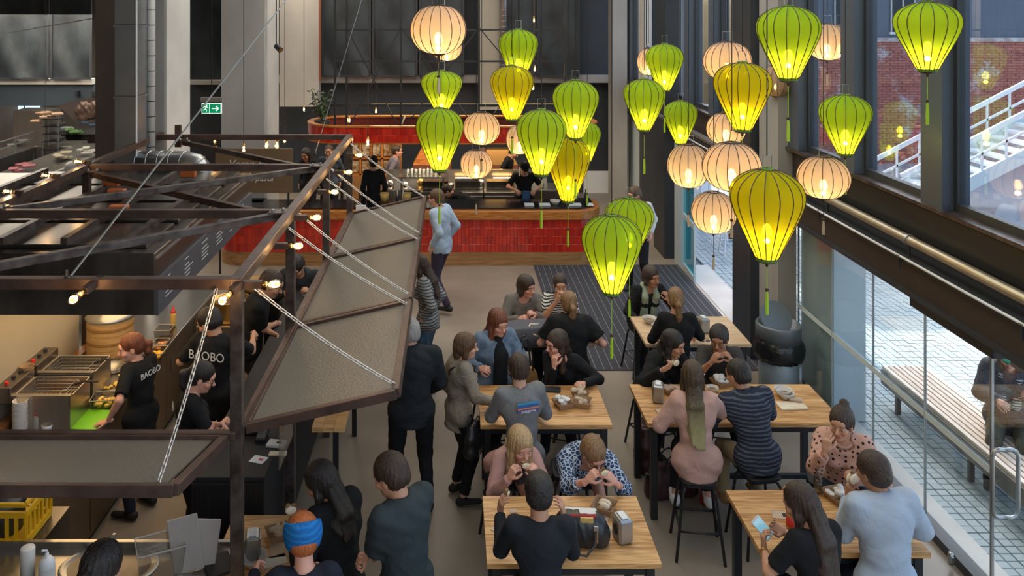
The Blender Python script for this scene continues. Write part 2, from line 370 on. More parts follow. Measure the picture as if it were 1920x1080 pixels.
# long transom beam of the facade with its ledges
sbox('beam_transom', M['fascia'], FX - .06, 3.6, 2.36, FX + .22, BACK, 2.93)
sbox('trim_3', M['steel_dark'], FX - .12, 3.6, 2.17, FX + .2, BACK, 2.36)
sbox('trim_4', M['fascia'], FX - .26, 3.6, 2.18, FX - .10, 11.0, 2.46)
sbox('trim_11', M['steel_dark'], FX - .30, 3.6, 2.44, FX - .06, 11.0, 2.475)
sbox('trim_12', M['steel_dark'], FX - .30, 3.6, 2.165, FX - .06, 11.0, 2.20)
sbox('trim_5', M['mill_steel'], FX - .15, 3.6, 2.93, FX + .22, BACK, 2.965)
sbox('trim_6', M['black_metal'], FX - .09, 3.6, 2.62, FX - .06, 9.2, 2.90)
# upper windows: frames and one pane to each bay
def upper_frame(y0, y1):
    return MB().box(FX - .12, y0, 2.965, FX + .12, y1, 8)
mull = [(3.7, 3.95), (5.35, 5.6), (7.08, 7.4), (8.62, 8.92), (10.0, 10.3), (11.75, 12.0), (13.2, 13.5), (14.6, 14.9), (16.3, 16.6), (17.9, 18.3), (19.5, 19.9)]
for k, (a, b_) in enumerate(mull):
    struct('window_mullion', upper_frame(a, b_), M['mullion'])
for k in range(len(mull) - 1):
    a, b_ = mull[k][1], mull[k + 1][0]
    wdw = struct('window_%d' % (k + 1), MB().box(FX - .02, a, 2.965, FX + .05, b_, 3.03).box(FX - .02, a, 3.03, FX + .05, a + .05, 8).box(FX - .02, b_ - .05, 3.03, FX + .05, b_, 8), M['steel_dark'])
    struct('pane', MB().box(FX + .01, a + .05, 3.03, FX + .016, b_ - .05, 8), M['glass_up'], wdw)
# lower glass wall: sheets, frosted band, base rail
M['fb'] = mat('frosted_band', (.70, .80, .80), .7)
seams = [3.75, 4.7, 5.68, 6.62, 7.55, 8.48, 9.38, 10.3]
for k in range(len(seams) - 1):
    g = struct('window_%d' % (20 + k), MB().box(FX, seams[k] + .006, .07, FX + .012, seams[k + 1] - .006, 2.2), M['glass'])
    if k not in (2,):
        struct('frosted_band', MB().box(FX - .003, seams[k] + .006, .975, FX - .001, seams[k + 1] - .006, 1.035), M['fb'], g)
M['seal'] = mat('seam_seal', (.45, .48, .47), .4)
for y in seams[1:]: sbox('trim_seam', M['seal'] if y != 6.62 else M['galv'], FX - .004, y - (.006 if y != 6.62 else .012), .07, FX + .016, y + (.006 if y != 6.62 else .012), 2.2)
sbox('trim_8', M['steel_dark'], FX - .06, 6.62, 0, FX + .06, 10.3, .08)
sbox('trim_9', M['steel_dark'], FX - .06, 3.7, 0, FX + .06, 5.6, .08)
sbox('trim_10', M['concrete_pale'], FX + .06, 3.7, -.05, FX + .30, 10.3, .012)
# grey motor housing under the beam above the glass door
hs = tag(MB().cbox((FX - .10, 6.9, 2.10), (.16, 1.15, .17)).build('door_operator', M['steel_dark'], bevel=.01), 'dark grey sliding door motor box under the long beam above the bench', 'machine')
MB().tube([(FX - .10, 6.2, 2.06), (FX - .02, 6.05, 2.02)], .05, 10).build('coupling', M['galv'], hs)
# entrance: jambs, open leaves, threshold
sbox('door_frame', M['pale_wall'], FX - .16, 15.05, 0, FX + .08, 15.4, 2.2)
sbox('trim_threshold', M['concrete_pale'], FX - .12, 11.8, -.04, FX + .36, 15.1, .006)
def glass_door(name, label, a, b_, z1=2.15, rail=.95):
    a, b_ = Vector(a), Vector(b_)
    t = struct(name, MB().bar(a + Vector((0, 0, .05)), b_ + Vector((0, 0, .05)), .04, .09).bar(a + Vector((0, 0, z1)), b_ + Vector((0, 0, z1)), .04, .08).bar(a + Vector((0, 0, rail)), b_ + Vector((0, 0, rail)), .04, .09)
               .bar(a, a + Vector((0, 0, z1)), .05).bar(b_, b_ + Vector((0, 0, z1)), .03), M['pale_wall'])
    struct('pane', MB().bar(a + Vector((0, 0, z1 / 2)), b_ + Vector((0, 0, z1 / 2)), .012, z1), M['glass_teal'], t)
    return t
glass_door('door_1', '', (FX - .10, 15.0, 0), (FX - .15, 14.15, 0))
glass_door('door_2', '', (FX + .02, 11.9, 0), (FX + .55, 12.5, 0))
# overhead pipes on the facade
def wall_pipe(label, x, z, y0, y1, r, m_, cat='pipe', grp=None):
    b = MB().tube([(0, y0, 0), (0, y1, 0)], r, 14)
    o = b.build('wall_pipe', m_, loc=(x, 0, z), angle=40); tag(o, label, cat, grp)
    k = 0
    for y in np.arange(y0 + .6, y1, 1.6):
        MB().tube([(0, y - .02, 0), (0, y + .02, 0)], r * 1.22, 14).build('pipe_clip', M['galv'], o, angle=40)
        MB().box(-.008, y - .008, -r - .10, .008, y + .008, -r).build('bracket', M['steel_dark'], o)
    return o
wall_pipe('thick brassy grey pipe running along the dark beam above the glass wall', FX - .22, 2.62, 3.6, 10.2, .045, M['pipe_gold'])
wall_pipe('thin white conduit on the beam edge in front of the thick pipe', FX - .315, 2.485, 3.6, 15.0, .012, M['white_paint'])
wall_pipe('grey steel pipe on the facade beam above the open entrance door', FX - .30, 2.62, 11.9, 16.5, .045, M['galv'])
# entrance mat and its light lines
MATB = MB().box(1.5, 10.73, 0, 4.12, 15.1, .012)
em = tag(MATB.build('entrance_mat', M['mat_dark']), 'large dark ribbed entrance mat with thin light lines by the open glass doors', 'mat')
for k in range(25):
    x = 1.56 + k * .105
    MB().box(x, 10.75, .012, x + .008, 15.08, .015).build('mat_stripe', M['mat_line'], em)
# ------------------------------------------------------------------ plaza outside
sbox('ground_plaza', M['joint'], FX + .1, -3, -.25, 30, 40, -.045)
def paver_field():
    root = sbox('pavement', M['joint'], FX + .30, 3.4, -.046, 9.5, 19.5, -.034)
    L, Wd = .105, .095
    protos = []
    for k in range(4):
        b = MB().cbox((0, 0, 0), (L - .010, Wd - .009, .03), b=.003); protos.append(b.mesh('paver', M['paver']))
    vis = []; far = MB()
    y = 3.5; row = 0
    while y < 19.4:
        x = FX + .31
        xmax = min(FX + .1 + (y * (1960 - 845) / F) - 0 + .6, 9.3)
        while x < xmax + .3:
            p = Vector((x + L / 2, y, -.022 + rnd.uniform(-.003, .003)))
            d = p.y; px = 845 + p.x * F / d
            vis.append((d, px, p)); x += L
        y += Wd; row += 1
    # the nearest 300 in view as pieces, the others as one piece of the pavement
    inview = [v for v in vis if 1560 < v[1] < 1930 and 12 + 4.7 * F / v[0] < 1085 and not (v[2].x > 5.0 and v[2].x < 5.7 and v[0] < 9.9)]
    inview.sort(key=lambda v: v[0]); keep = set(id(v) for v in inview[:300])
    for v in vis:
        if id(v) in keep:
            o = link('paver', protos[rnd.randrange(4)], root, v[2]); o.rotation_euler = (R(rnd.uniform(-.6, .6)), R(rnd.uniform(-.6, .6)), 0)
        else: far.cbox(v[2], (L - .010, Wd - .009, .03))
    o = far.build('paving_rest', M['paver'], root); o['kind'] = 'stuff'
paver_field()
sbox('ground_sunlit', M['plaza'], 9.5, 3, -.05, 30, 40, -.02)
# slatted bench outside
def bench():
    x0, x1, y0, y1, h = 5.10, 5.62, 3.6, 9.85, .45
    t = thing('slatted_bench', 'long pale slatted timber bench outside along the glass wall', 'bench', (5.36, 6.7, 0))
    off = Vector((5.36, 6.7, 0))
    n = 8; wd = (x1 - x0) / n
    for k in range(n):
        MB().cbox((x0 + wd * (k + .5) - off.x, (y0 + y1) / 2 - off.y, h - .02), (wd * .78, y1 - y0, .04), b=.004).build('slat', M['bench_wood'], t)
    MB().cbox((x0 + .015 - off.x, (y0 + y1) / 2 - off.y, h - .125), (.05, y1 - y0, .17), b=.004).build('side_beam', M['bench_side'], t)
    MB().cbox((x1 - .015 - off.x, (y0 + y1) / 2 - off.y, h - .125), (.05, y1 - y0, .17), b=.004).build('side_beam', M['bench_side'], t)
    MB().cbox((0, y1 - .02 - off.y, h - .125), (x1 - x0 - .06, .05, .17)).build('end_beam', M['bench_side'], t)
    for k in range(5):
        y = y1 - .25 - k * 1.35
        for x in (x0 + .06, x1 - .06):
            MB().box(x - .025 - off.x, y - .02 - off.y, -.03, x + .025 - off.x, y + .02 - off.y, h - .12).build('leg', M['black_metal'], t)
bench()
# brick building beyond the plaza, facing the hall, with its staircase
BD = 25.0
def brick_wall():
    x0, x1, z0, z1 = 9.2, 19.5, -.05, 3.66
    root = sbox('wall_brick', M['mortar'], x0, BD + .02, z0, x1, BD + .4, z1)
    bl, bh = .235, .078; rest = MB(); n = 0; r = 0; proto = MB().cbox((0, 0, 0), (bl - .012, .05, bh - .012)).mesh('brick', M['brick'])
    z = z0 + bh / 2; cand = []
    while z < z1:
        x = x0 + (bl / 2 if r % 2 else 0)
        while x < x1 - .1:
            cand.append((x + bl / 2, z)); x += bl
        z += bh; r += 1
    key = sorted(cand, key=lambda c: abs(845 + c[0] * F / BD - 1690) + 1.2 * abs(12 + (EYE - c[1]) * F / BD - 150))
    near = set(key[:300])
    for c in cand:
        y = BD + .005 + rnd.uniform(-.012, .008)
        if c in near: link('brick', proto, root, (c[0], y, c[1]))
        else: rest.cbox((c[0], y, c[1]), (bl - .012, .05, bh - .012))
    o = rest.build('brick_rest', M['brick'], root); o['kind'] = 'stuff'
brick_wall()
sbox('trim_coping', mat('flaking_render', (.62, .60, .57), .9, noise=(5, .8, (.35, .22, .18))), 9.2, BD - .06, 3.64, 19.5, BD + .4, 3.76)
sbox('wall_grey_render', M['render_grey'], 9.2, BD + .05, 3.74, 19.5, BD + .4, 9)
for k, (a, b_) in enumerate(((11.55, 12.45), (13.25, 13.95))):
    wq = sbox('window_%d' % (40 + k), M['white_paint'], a - .06, BD - .03, 3.86, b_ + .06, BD + .06, 3.93)
    struct('window_glass', MB().box(a, BD + .02, 3.93, b_, BD + .045, 5.2), mat('dark_window', (.03, .05, .06), .1), wq)
    for xx in (a, (a + b_) / 2, b_): struct('glazing_bar', MB().box(xx - .02, BD, 3.93, xx + .02, BD + .03, 5.2), M['concrete_pale'], wq)
def stairs():
    D0 = 18.5
    t = thing('outdoor_staircase', 'white steel staircase outside rising to the right in front of the brick wall', 'staircase', (13, D0, 0))
    a = P(1690, 330, D0); b_ = P(2010, 166, D0); c = P(1815, 385, D0); d = P(2020, 265, D0)
    o = Vector((13, D0, 0))
    for dy in (0, 1.5):
        w_ = Vector((0, dy, 0))
        MB().bar(a - o + w_, b_ - o + w_, .06, .10).build('handrail', M['white_paint'], t)
        MB().bar(a - o + w_ + Vector((0, 0, -.42)), b_ - o + w_ + Vector((0, 0, -.42)), .04, .05).build('rail', M['white_paint'], t)
        MB().bar(a - o + w_ + Vector((0, 0, -.95)), b_ - o + w_ + Vector((0, 0, -.95)), .08, .28).build('stringer', M['pale_wall'], t)
        for k in range(7):
            p = a + (b_ - a) * ((k + .3) / 7) - o + w_
            MB().bar(p, p + Vector((0, 0, -.95)), .04).build('baluster', M['white_paint'], t)
    MB().bar(a - o + Vector((.1, .03, -.5)), b_ - o + Vector((.1, .03, -.5)), .012, .82).build('glass_panel', M['glass'], t)
    n = 13
    for k in range(n):
        p = a + (b_ - a) * ((k + .5) / n) - o + Vector((0, .75, -.92))
        MB().cbox(p, (.30, 1.46, .06)).build('step', M['white_paint'], t)
    for k in (0, 1):
        p = a + (b_ - a) * (.1 + .8 * k) - o + Vector((0, .1, -1.0))
        MB().bar(p, Vector((p.x, p.y, -.03)), .12).build('post', M['pale_wall'], t)
stairs()

sbox('wall_shade_block', M['render_grey'], FX + .4, 21.4, -.05, 6.2, 23, 12)  # added wall, tall enough to shade the paving outside the entrance
tag(MB().cbox((0, 0, 0), (.28, .03, .8), b=.004).build('poster_panel', mat('orange_poster', (.75, .16, .03), .6), loc=P(1213, 262, 21.385)), 'orange poster panel on the far wall beside the doorway column', 'poster')
tag(MB().cbox((0, 0, 0), (.34, .03, .5), b=.004).build('poster_panel', mat('pale_poster', (.55, .40, .33), .6, noise=(9, .9, (.6, .1, .05))), loc=P(1210, 340, 21.385)), 'pale red-patterned poster below the orange one by the doorway', 'poster')
# ================================================================== LANTERNS
def fabric(name, col, thin, tr=.16):
    m = bpy.data.materials.new(name); m.use_nodes = True; n = m.node_tree.nodes; l = m.node_tree.links
    for x in list(n): n.remove(x)
    o = n.new('ShaderNodeOutputMaterial'); df = n.new('ShaderNodeBsdfDiffuse'); tl = n.new('ShaderNodeBsdfTranslucent'); tp = n.new('ShaderNodeBsdfTransparent')
    tc = n.new('ShaderNodeTexCoord'); mp = n.new('ShaderNodeMapping'); mp.inputs['Scale'].default_value = (60, 60, 260); t = n.new('ShaderNodeTexNoise'); t.inputs['Scale'].default_value = 1
    l.new(tc.outputs['Object'], mp.inputs[0]); l.new(mp.outputs[0], t.inputs['Vector'])
    mx = n.new('ShaderNodeMix'); mx.data_type = 'RGBA'; mx.inputs['A'].default_value = (*col, 1); mx.inputs['B'].default_value = tuple(c * .8 for c in col) + (1,)
    l.new(t.outputs['Fac'], mx.inputs['Factor']); l.new(mx.outputs['Result'], df.inputs[0])
    tl.inputs[0].default_value = (*thin, 1); tp.inputs[0].default_value = (*[min(1, c * 1.25) for c in thin], 1)
    rf = n.new('ShaderNodeBsdfRefraction'); rf.inputs['IOR'].default_value = 1.0; rf.inputs['Roughness'].default_value = .55; rf.inputs[0].default_value = (*thin, 1)
    a0 = n.new('ShaderNodeMixShader'); a0.inputs[0].default_value = .42; l.new(tl.outputs[0], a0.inputs[1]); l.new(rf.outputs[0], a0.inputs[2])
    a = n.new('ShaderNodeMixShader'); a.inputs[0].default_value = .62; l.new(df.outputs[0], a.inputs[1]); l.new(a0.outputs[0], a.inputs[2])
    b = n.new('ShaderNodeMixShader'); b.inputs[0].default_value = tr; l.new(a.outputs[0], b.inputs[1]); l.new(tp.outputs[0], b.inputs[2]); l.new(b.outputs[0], o.inputs[0])
    return m
M['silk_green'] = fabric('lime_silk', (.36, .62, .05), (.66, .84, .04))
M['silk_olive'] = fabric('yellow_green_silk', (.52, .56, .02), (.92, .78, .02))
M['silk_cream'] = fabric('cream_silk', (.84, .64, .50), (.95, .72, .48), .12)
M['rib'] = mat('bamboo_rib', (.06, .035, .018), .6)
M['rib_dark'] = mat('lantern_cap', (.055, .03, .02), .5)
M['tassel_green'] = mat('lime_tassel', (.42, .68, .03), .7, bump=(60, .4), stretch=(6, 6, .3))
M['band_green'] = mat('green_band', (.13, .24, .03), .7)
M['tassel_cream'] = mat('cream_tassel', (.62, .50, .33), .7, bump=(60, .4), stretch=(6, 6, .3))
M['bulb'] = mat('warm_bulb', (1, .8, .4), .4, emit=((1, .70, .30), 10))
M['cable'] = mat('black_cable', (.01, .01, .01), .6)
GREEN = [(.17, 1.0), (.42, .98), (.66, .935), (.86, .87), (.97, .79), (1.0, .71), (.965, .62), (.865, .51), (.735, .39), (.59, .27), (.45, .15), (.33, .045), (.265, 0)]
CREAM = [(.25, 1.0), (.45, .975), (.68, .90), (.87, .77), (.97, .62), (1.0, .49), (.97, .36), (.87, .22), (.70, .10), (.50, .03), (.26, 0)]
PROTO = {}
def lantern_meshes(kind, ratio, fab):
    key = (kind, round(ratio, 2), fab)
    if key in PROTO: return PROTO[key]
    prof = GREEN if kind == 'g' else CREAM
    # unit radius 1, height ratio*2; smooth the profile a little
    pts = []
    for i in range(len(prof) - 1):
        for t in (0, .5): pts.append((lerp(prof[i][0], prof[i+1][0], t), lerp(prof[i][1], prof[i+1][1], t)))
    pts.append(prof[-1])
    sm = [pts[0]] + [((pts[i-1][0] + 2*pts[i][0] + pts[i+1][0]) / 4 * 1.004, pts[i][1]) for i in range(1, len(pts) - 1)] + [pts[-1]]
    H = 2 * ratio; sm = [(r, z * H) for r, z in sm][::-1]
    d = {}
    d['shade'] = MB().lathe(sm, 48, cap=False, wob=[1, .972, .972]).mesh('shade', M[fab], smooth=False)
    d['shade'].polygons.foreach_set('use_smooth', [True] * len(d['shade'].polygons))
    d['rib'] = MB().tube([(r * 1.004, 0, z) for r, z in sm], .015, 5).mesh('rib', M['rib'], smooth=True)
    rt = sm[-1][0]; rb = sm[0][0]
    d['top_ring'] = MB().lathe([(rt * .8, H), (rt * 1.05, H), (rt * 1.08, H + .02), (rt * 1.05, H + .05), (rt * .8, H + .05), (rt * .8, H)], 24, cap=False).mesh('top_ring', M['rib_dark'] if kind != 'g' else M['band_green'], smooth=True)
    d['bottom_cap'] = MB().lathe([(.02, -.20), (.05, -.17), (.04, -.12), (.10, -.09), (rb * 1.0, -.05), (rb * 1.08, 0), (rb * .9, .01)], 20).mesh('bottom_cap', M['rib_dark'], smooth=True)
    if kind == 'g': d['band'] = MB().lathe([(rb * 1.10, -.02), (rb * 1.14, 0), (rb * 1.12, .09), (rb * 1.08, .10)], 24, cap=False).mesh('band', M['band_green'], smooth=True)
    PROTO[key] = d
    return d
bulb_me = MB().lathe([(0, -.045), (.02, -.04), (.033, -.02), (.036, 0), (.03, .022), (.018, .045), (.014, .06), (0, .062)], 16).mesh('bulb', M['bulb'], smooth=True)
sock_me = MB().lathe([(.017, .055), (.019, .06), (.019, .10), (.008, .11)], 12).mesh('socket', M['black_metal'], smooth=True)
def lantern(kind, cx, top, bot, wpx, dia, label, fab=None, tassel=None, beady=None, tail=0):
    "cx, top, bottom and width as seen; dia is the real diameter, which gives the distance"
    D = F * dia / wpx
    fab = fab or ('silk_green' if kind == 'g' else 'silk_cream')
    # the shade is seen from a little above its middle: allow for the near rim
    h = (bot - top) * D / F
    ratio = max(.6, min(1.45, h / dia)); ratio = round(ratio / .05) * .05
    d = lantern_meshes(kind, ratio, fab)
    base = P(cx, bot, D); r = dia / 2
    t = thing('green_silk_lantern' if kind == 'g' else 'cream_silk_lantern', label, 'lantern', base, rz=rnd.uniform(0, .4), group='hanging green silk lanterns' if kind == 'g' else 'hanging cream silk lanterns')
    t['dist'] = round(D, 2)
    for nm in d:
        if nm == 'rib':
            for k in range(16):
                o = link('rib', d['rib'], t); o.scale = (r, r, r); o.rotation_euler = (0, 0, 2 * math.pi * k / 16)
        else:
            o = link(nm, d[nm], t); o.scale = (r, r, r)
    H = 2 * ratio * r; bz = H * (.32 if kind == 'g' else .30)
    link('bulb', bulb_me, t, (0, 0, bz)); link('socket', sock_me, t, (0, 0, bz))
    MB().tube([(0, 0, bz + .10), (0, 0, H + .02)], .004, 5).build('inner_cord', M['cable'], t)
    pl = bpy.data.lights.new('bulb_light', 'POINT'); pl.energy = LANT[kind] * (dia / .45) ** 2; pl.color = (1, .74, .40); pl.shadow_soft_size = .02
    lo = bpy.data.objects.new('bulb_light', pl); C.objects.link(lo); lo.parent = t; lo.location = (0, 0, bz - .072)
    rt = r * (.17 if kind == 'g' else .25) * .9
    MB().tube([(-rt, 0, H), (-rt, 0, H + .10), (rt, 0, H + .10), (rt, 0, H)], .003, 5).build('wire_handle', M['galv'], t)
    MB().tube([(0, 0, H + .10), (0, .0, H + .2), (.004, 0, 7.98 - base.z)], .0045, 5).build('cable', M['cable'], t)
    # tassel: cord, bead, threads
    tl = .17 if kind == 'g' else .13
    z0 = -.20 * r
    if tail: zb = -(tail - bot) * D / F + tl
    else: zb = z0 - .08 - .07
    MB().tube([(0, 0, z0), (0, 0, zb + .02)], .003, 5).build('tassel_cord', M['tassel_green'] if kind == 'g' else M['rib_dark'], t)
    MB().lathe([(0, -.014), (.011, -.009), (.0145, 0), (.011, .009), (0, .014)], 12, (0, 0, zb + .01)).build('bead', M['rib_dark'], t, smooth=True)
    MB().lathe([(.0, -tl), (.012, -tl), (.0135, -tl * .6), (.010, -.02), (.006, 0)], 12, (0, 0, zb), wob=[1, .86]).build('tassel', M['tassel_green'] if kind == 'g' else M['tassel_cream'], t)
    return t
LANT = {'g': 5.2, 'c': 5.4}
for a in [
 ('c', 822, 12, 100, 105, .45, 'large cream lantern at top centre, first on the left of its kind'),
 ('c', 838, 66, 113, 56, .40, 'cream lantern mostly hidden behind the large cream one at top centre'),
 ('g', 828, 133, 210, 77, .44, 'rounder lime lantern directly above the leftmost long green one', None, 0),
 ('g', 824, 203, 320, 90, .46, 'leftmost lime lantern, in front of the red fascia, its tassel over the walking man', None, 0, 0, 420),
 ('c', 903, 211, 270, 69, .42, 'cream lantern before the red fascia, upper of a pair over the bar'),
 ('c', 893, 282, 333, 60, .40, 'small cream lantern just above the bar stoves, lower of a pair', None, 0, 0, 402),
 ('c', 974, 235, 288, 50, .38, 'cream lantern half hidden behind the left side of a big lime lantern'),
 ('g', 972, 55, 150, 73, .44, 'lime lantern highest over the middle of the bar', None, 0, 0, 225),
 ('g', 960, 123, 225, 81, .46, 'yellowish lantern behind the lime one highest over the bar', 'silk_olive'),
 ('g', 1015, 205, 328, 94, .46, 'big lime lantern hanging above the capped cook', None, 0, 0, 428),
 ('g', 1079, 152, 260, 87, .46, 'lime lantern above the yellowish one by the right end of the bar', None, 0, 0, 372),
 ('g', 1101, 225, 302, 50, .40, 'small lime lantern peeking out behind others by the end of the red fascia', None, 0, 0, 386),
 ('g', 1065, 258, 378, 83, .46, 'yellow-green lantern over the right end of the bar counter', 'silk_olive', 0, 0, 462),
 ('g', 1147, 403, 550, 112, .47, 'lowest lime lantern, its long tassel hanging over the entrance mat', None, 0, 0, 672),
 ('g', 1180, 370, 480, 90, .45, 'lime lantern right behind the lowest lime one', None, 0, 0, 594),
 ('g', 1208, 147, 245, 77, .44, 'lime lantern above the open doorway left of the column', None, 0, 0, 326),
 ('c', 1216, 92, 140, 42, .38, 'small cream lantern peeking from behind a lime lantern near the column'),
 ('g', 1246, 84, 170, 70, .43, 'lime lantern with a small cream one behind its left side', None, 0, 0, 248),
 ('g', 1276, 190, 270, 62, .42, 'smallest lime lantern, over the entrance doors'),
 ('c', 1364, 80, 150, 88, .44, 'cream lantern in front of the large olive lantern', None, 0, 0, 225),
 ('g', 1392, 117, 245, 106, .50, 'large olive-yellow lantern behind the cream ones', 'silk_olive'),
 ('c', 1457, 122, 180, 60, .40, 'small cream lantern below the green one near the concrete column', None, 0, 0, 238),
 ('c', 1361, 213, 270, 72, .42, 'cream lantern squeezed between the olive one and the widest cream one'),
 ('c', 1291, 272, 350, 78, .44, 'cream lantern left of the widest cream one', None, 0, 0, 425),
 ('c', 1372, 267, 355, 108, .46, 'widest cream lantern, middle of the cream cluster', None, 0, 0, 446),
 ('c', 1338, 363, 435, 82, .44, 'lowest cream lantern, over the open doorway', None, 0, 0, 506),
 ('g', 1438, 315, 487, 135, .52, 'largest lantern, olive green, in front of the dark steel column', 'silk_olive', 0, 0, 590),
 ('g', 1478, 10, 150, 115, .48, 'big lime lantern at the top in front of the concrete column', None, 0, 0, 265),
 ('c', 1551, 47, 112, 70, .42, 'cream lantern against the window between two big lime ones', None, 0, 0, 160),
 ('g', 1739, 2, 133, 117, .47, 'rightmost lime lantern, at the top against the window mullion', None, 0, 0, 234),
 ('g', 1585, 177, 290, 93, .46, 'lime lantern at the window above the cream one nearest the glass', None, 0, 0, 0),
 ('c', 1544, 296, 370, 94, .46, 'cream lantern hanging in front of the thick pipe', None, 0, 0, 440)]:
    lantern(*a)
# ================================================================== KIOSK (left): steel frame, hood, awnings, chains, lamps
KX, KL, KZ = -1.36, -3.98, 2.94
KD = [5.3, 7.07, 9.1, 11.2]
def kiosk():
    t = thing('kiosk_frame', 'rusty square-tube steel frame of the food kiosk with open roof trusses', 'frame', (KX, 5.3, 0))
    o = Vector((KX, 5.3, 0))
    def bar(nm, a, b, w=.07, h=None, m='rust_steel'): return MB().bar(Vector(a) - o, Vector(b) - o, w, h).build(nm, M[m], t, bevel=.004)
    for y in KD:
        bar('post', (KX, y, 0), (KX, y, KZ - .03), .075, m='mill_steel')
        bar('crossbeam', (-6.5 if y < 6 else (-4.9 if y < 8 else KL), y, KZ), (KX - .03, y, KZ))
    bar('side_beam', (KX, KD[0] - .04, KZ), (KX, KD[3] + .04, KZ), .075)
    bar('side_beam', (KL, 3.9, KZ), (KL, 11.45, KZ), .075)
    for y in KD[1:3]: bar('post', (KL, y, 0), (KL, y, KZ - .03), .075)
    br = [((KX, 7.07), (-4.0, 4.86)), ((KX, 9.1), (KL, 7.07)), ((-3.66, 11.2), (KX, 9.1)), ((KL, 9.1), (KX, 7.07))]
    for k, (a, b) in enumerate(br):
        z = KZ + (.0 if k < 2 else -.06)
        a, b = Vector((*a, z)), Vector((*b, z)); d = (b - a).normalized() * .12
        bar('brace', a + d, b - d, .06, .06, 'mill_steel' if k < 2 else 'rust_steel')
        for p in (a + d, b - d):
            MB().cbox(p - o + Vector((0, 0, .035)), (.14, .14, .012)).build('gusset_plate', M['mill_steel'], t)
            for q in (-.04, .04): MB().lathe([(.014, 0), (.014, .02), (.0, .024)], 6, p - o + Vector((q, q * .5, .04))).build('bolt', M['galv'], t)
    # lower rails carrying the awnings, knee rails, left wall posts
    bar('hinge_rail', (KX + .02, 5.3, 2.0), (KX + .02, 11.2, 1.92), .05)
    bar('hinge_rail', (-6.5, 5.26, 1.99), (KX, 5.26, 1.99), .05)
    MB().cbox(Vector((-3.70, 11.30, KZ)) - o, (.08, .05, .30)).build('wall_bracket', M['rust_steel'], t)
    return t
kiosk()
def awning(label, A, B, Cc, Dd, grp='frosted glass awning panels of the kiosk'):
    "A, B on the hinge; Cc, Dd on the outer edge (Dd opposite A)"
    A, B, Cc, Dd = map(Vector, (A, B, Cc, Dd)); c = (A + B + Cc + Dd) / 4
    t = thing('awning_panel', label, 'awning', c, group=grp)
    n = (B - A).cross(Dd - A).normalized()
    for p, q in ((A, B), (B, Cc), (Cc, Dd), (Dd, A)):
        MB().bar(p - c, q - c, .05, .06, up=n).build('frame_bar', M['rust_steel'], t, bevel=.003)
    def ins(v, f=.03): return (v - c) * (1 - f)
    vs = [ins(v) for v in (A, B, Cc, Dd)]
    up = n * .006
    MB().add([v + up for v in vs] + [v - up for v in vs], [(0,1,2,3), (7,6,5,4), (0,4,5,1), (1,5,6,2), (2,6,7,3), (3,7,4,0)]).build('frosted_glass', M['frost'], t)
    return t
def frost_mat():
    m = mat('frosted_wired_glass', (.25, .24, .205), .24, spec=.6, bump=(55, .5)); n = m.node_tree.nodes; l = m.node_tree.links
    b = n['Principled BSDF']; o = n['Material Output']; tp = n.new('ShaderNodeBsdfTransparent'); tp.inputs[0].default_value = (.7, .68, .6, 1)
    tl = n.new('ShaderNodeBsdfTranslucent'); tl.inputs[0].default_value = (.34, .33, .29, 1)
    a = n.new('ShaderNodeMixShader'); a.inputs[0].default_value = .30; l.new(b.outputs[0], a.inputs[1]); l.new(tl.outputs[0], a.inputs[2])
    c = n.new('ShaderNodeMixShader'); c.inputs[0].default_value = .10; l.new(a.outputs[0], c.inputs[1]); l.new(tp.outputs[0], c.inputs[2]); l.new(c.outputs[0], o.inputs[0])
    return m
M['frost'] = frost_mat()
OX = -.35
for k, lb in enumerate(('nearest frosted glass awning panel held by a single long chain', 'middle frosted glass awning panel of the three over the pass', 'farthest frosted glass awning panel, next to the red bar')):
    y0, y1 = KD[k] + .03, KD[k + 1] - .03
    z0, z1 = 2.0 - .03 * k, 2.0 - .03 * (k + 1)
    awning(lb, (KX + .05, y0, z0), (KX + .05, y1, z1), (OX, y1, 2.22 - .03 * (k + 1)), (OX, y0, 2.22 - .03 * k))
awning('long frosted glass awning panel at the front of the kiosk, at lower left', (-6.4, 5.22, 1.98), (-1.42, 5.22, 1.98), (-1.43, 4.3, 2.2), (-5.6, 4.3, 2.2))
# chains
def link_mesh():
    pts = []
    for k in range(12):
        a = 2 * math.pi * k / 12; pts.append((math.cos(a) * .0105, math.sin(a) * .0105 + (.0155 if math.sin(a) > 0 else -.0155), 0))
    return MB().tube(pts, .0042, 5, closed=True).mesh('link', mat('zinc_chain', (.62, .60, .56), .35, .6), smooth=True)
LINK = link_mesh()
def chain(label, a, b, sag=.03):
    a, b = Vector(a), Vector(b); L = (b - a).length; n = int(L / .043)
    t = thing('support_chain', label, 'chain', a, group='support chains of the awning panels')
    pr = None
    for k in range(n + 1):
        f = k / n; p = a.lerp(b, f) - Vector((0, 0, sag * 4 * f * (1 - f)))
        f2 = min(1, (k + .5) / n); d = ((b - a) - Vector((0, 0, sag * 4 * (1 - 2 * f)))).normalized()
        q = d.to_track_quat('Y', 'Z').to_euler()
        o = link('link', LINK, t, p - a); o.rotation_mode = 'QUATERNION'
        from mathutils import Quaternion
        o.rotation_quaternion = d.to_track_quat('Y', 'Z') @ Quaternion((0, 1, 0), R(90 * (k % 2) + 20))
    return t
chain('zinc chain from the corner post to the outer tip of the nearest awning panel', (KX + .09, 5.42, 2.86), (OX - .02, 5.42, 2.24))
chain('left-hand one of two chains to the bar between near and middle awning panels', (KX + .03, 6.93, 2.84), (OX - .03, 6.95, 2.22))
chain('right-hand one of two chains to the bar between near and middle awning panels', (KX + .06, 7.24, 2.88), (OX - .03, 7.2, 2.22))
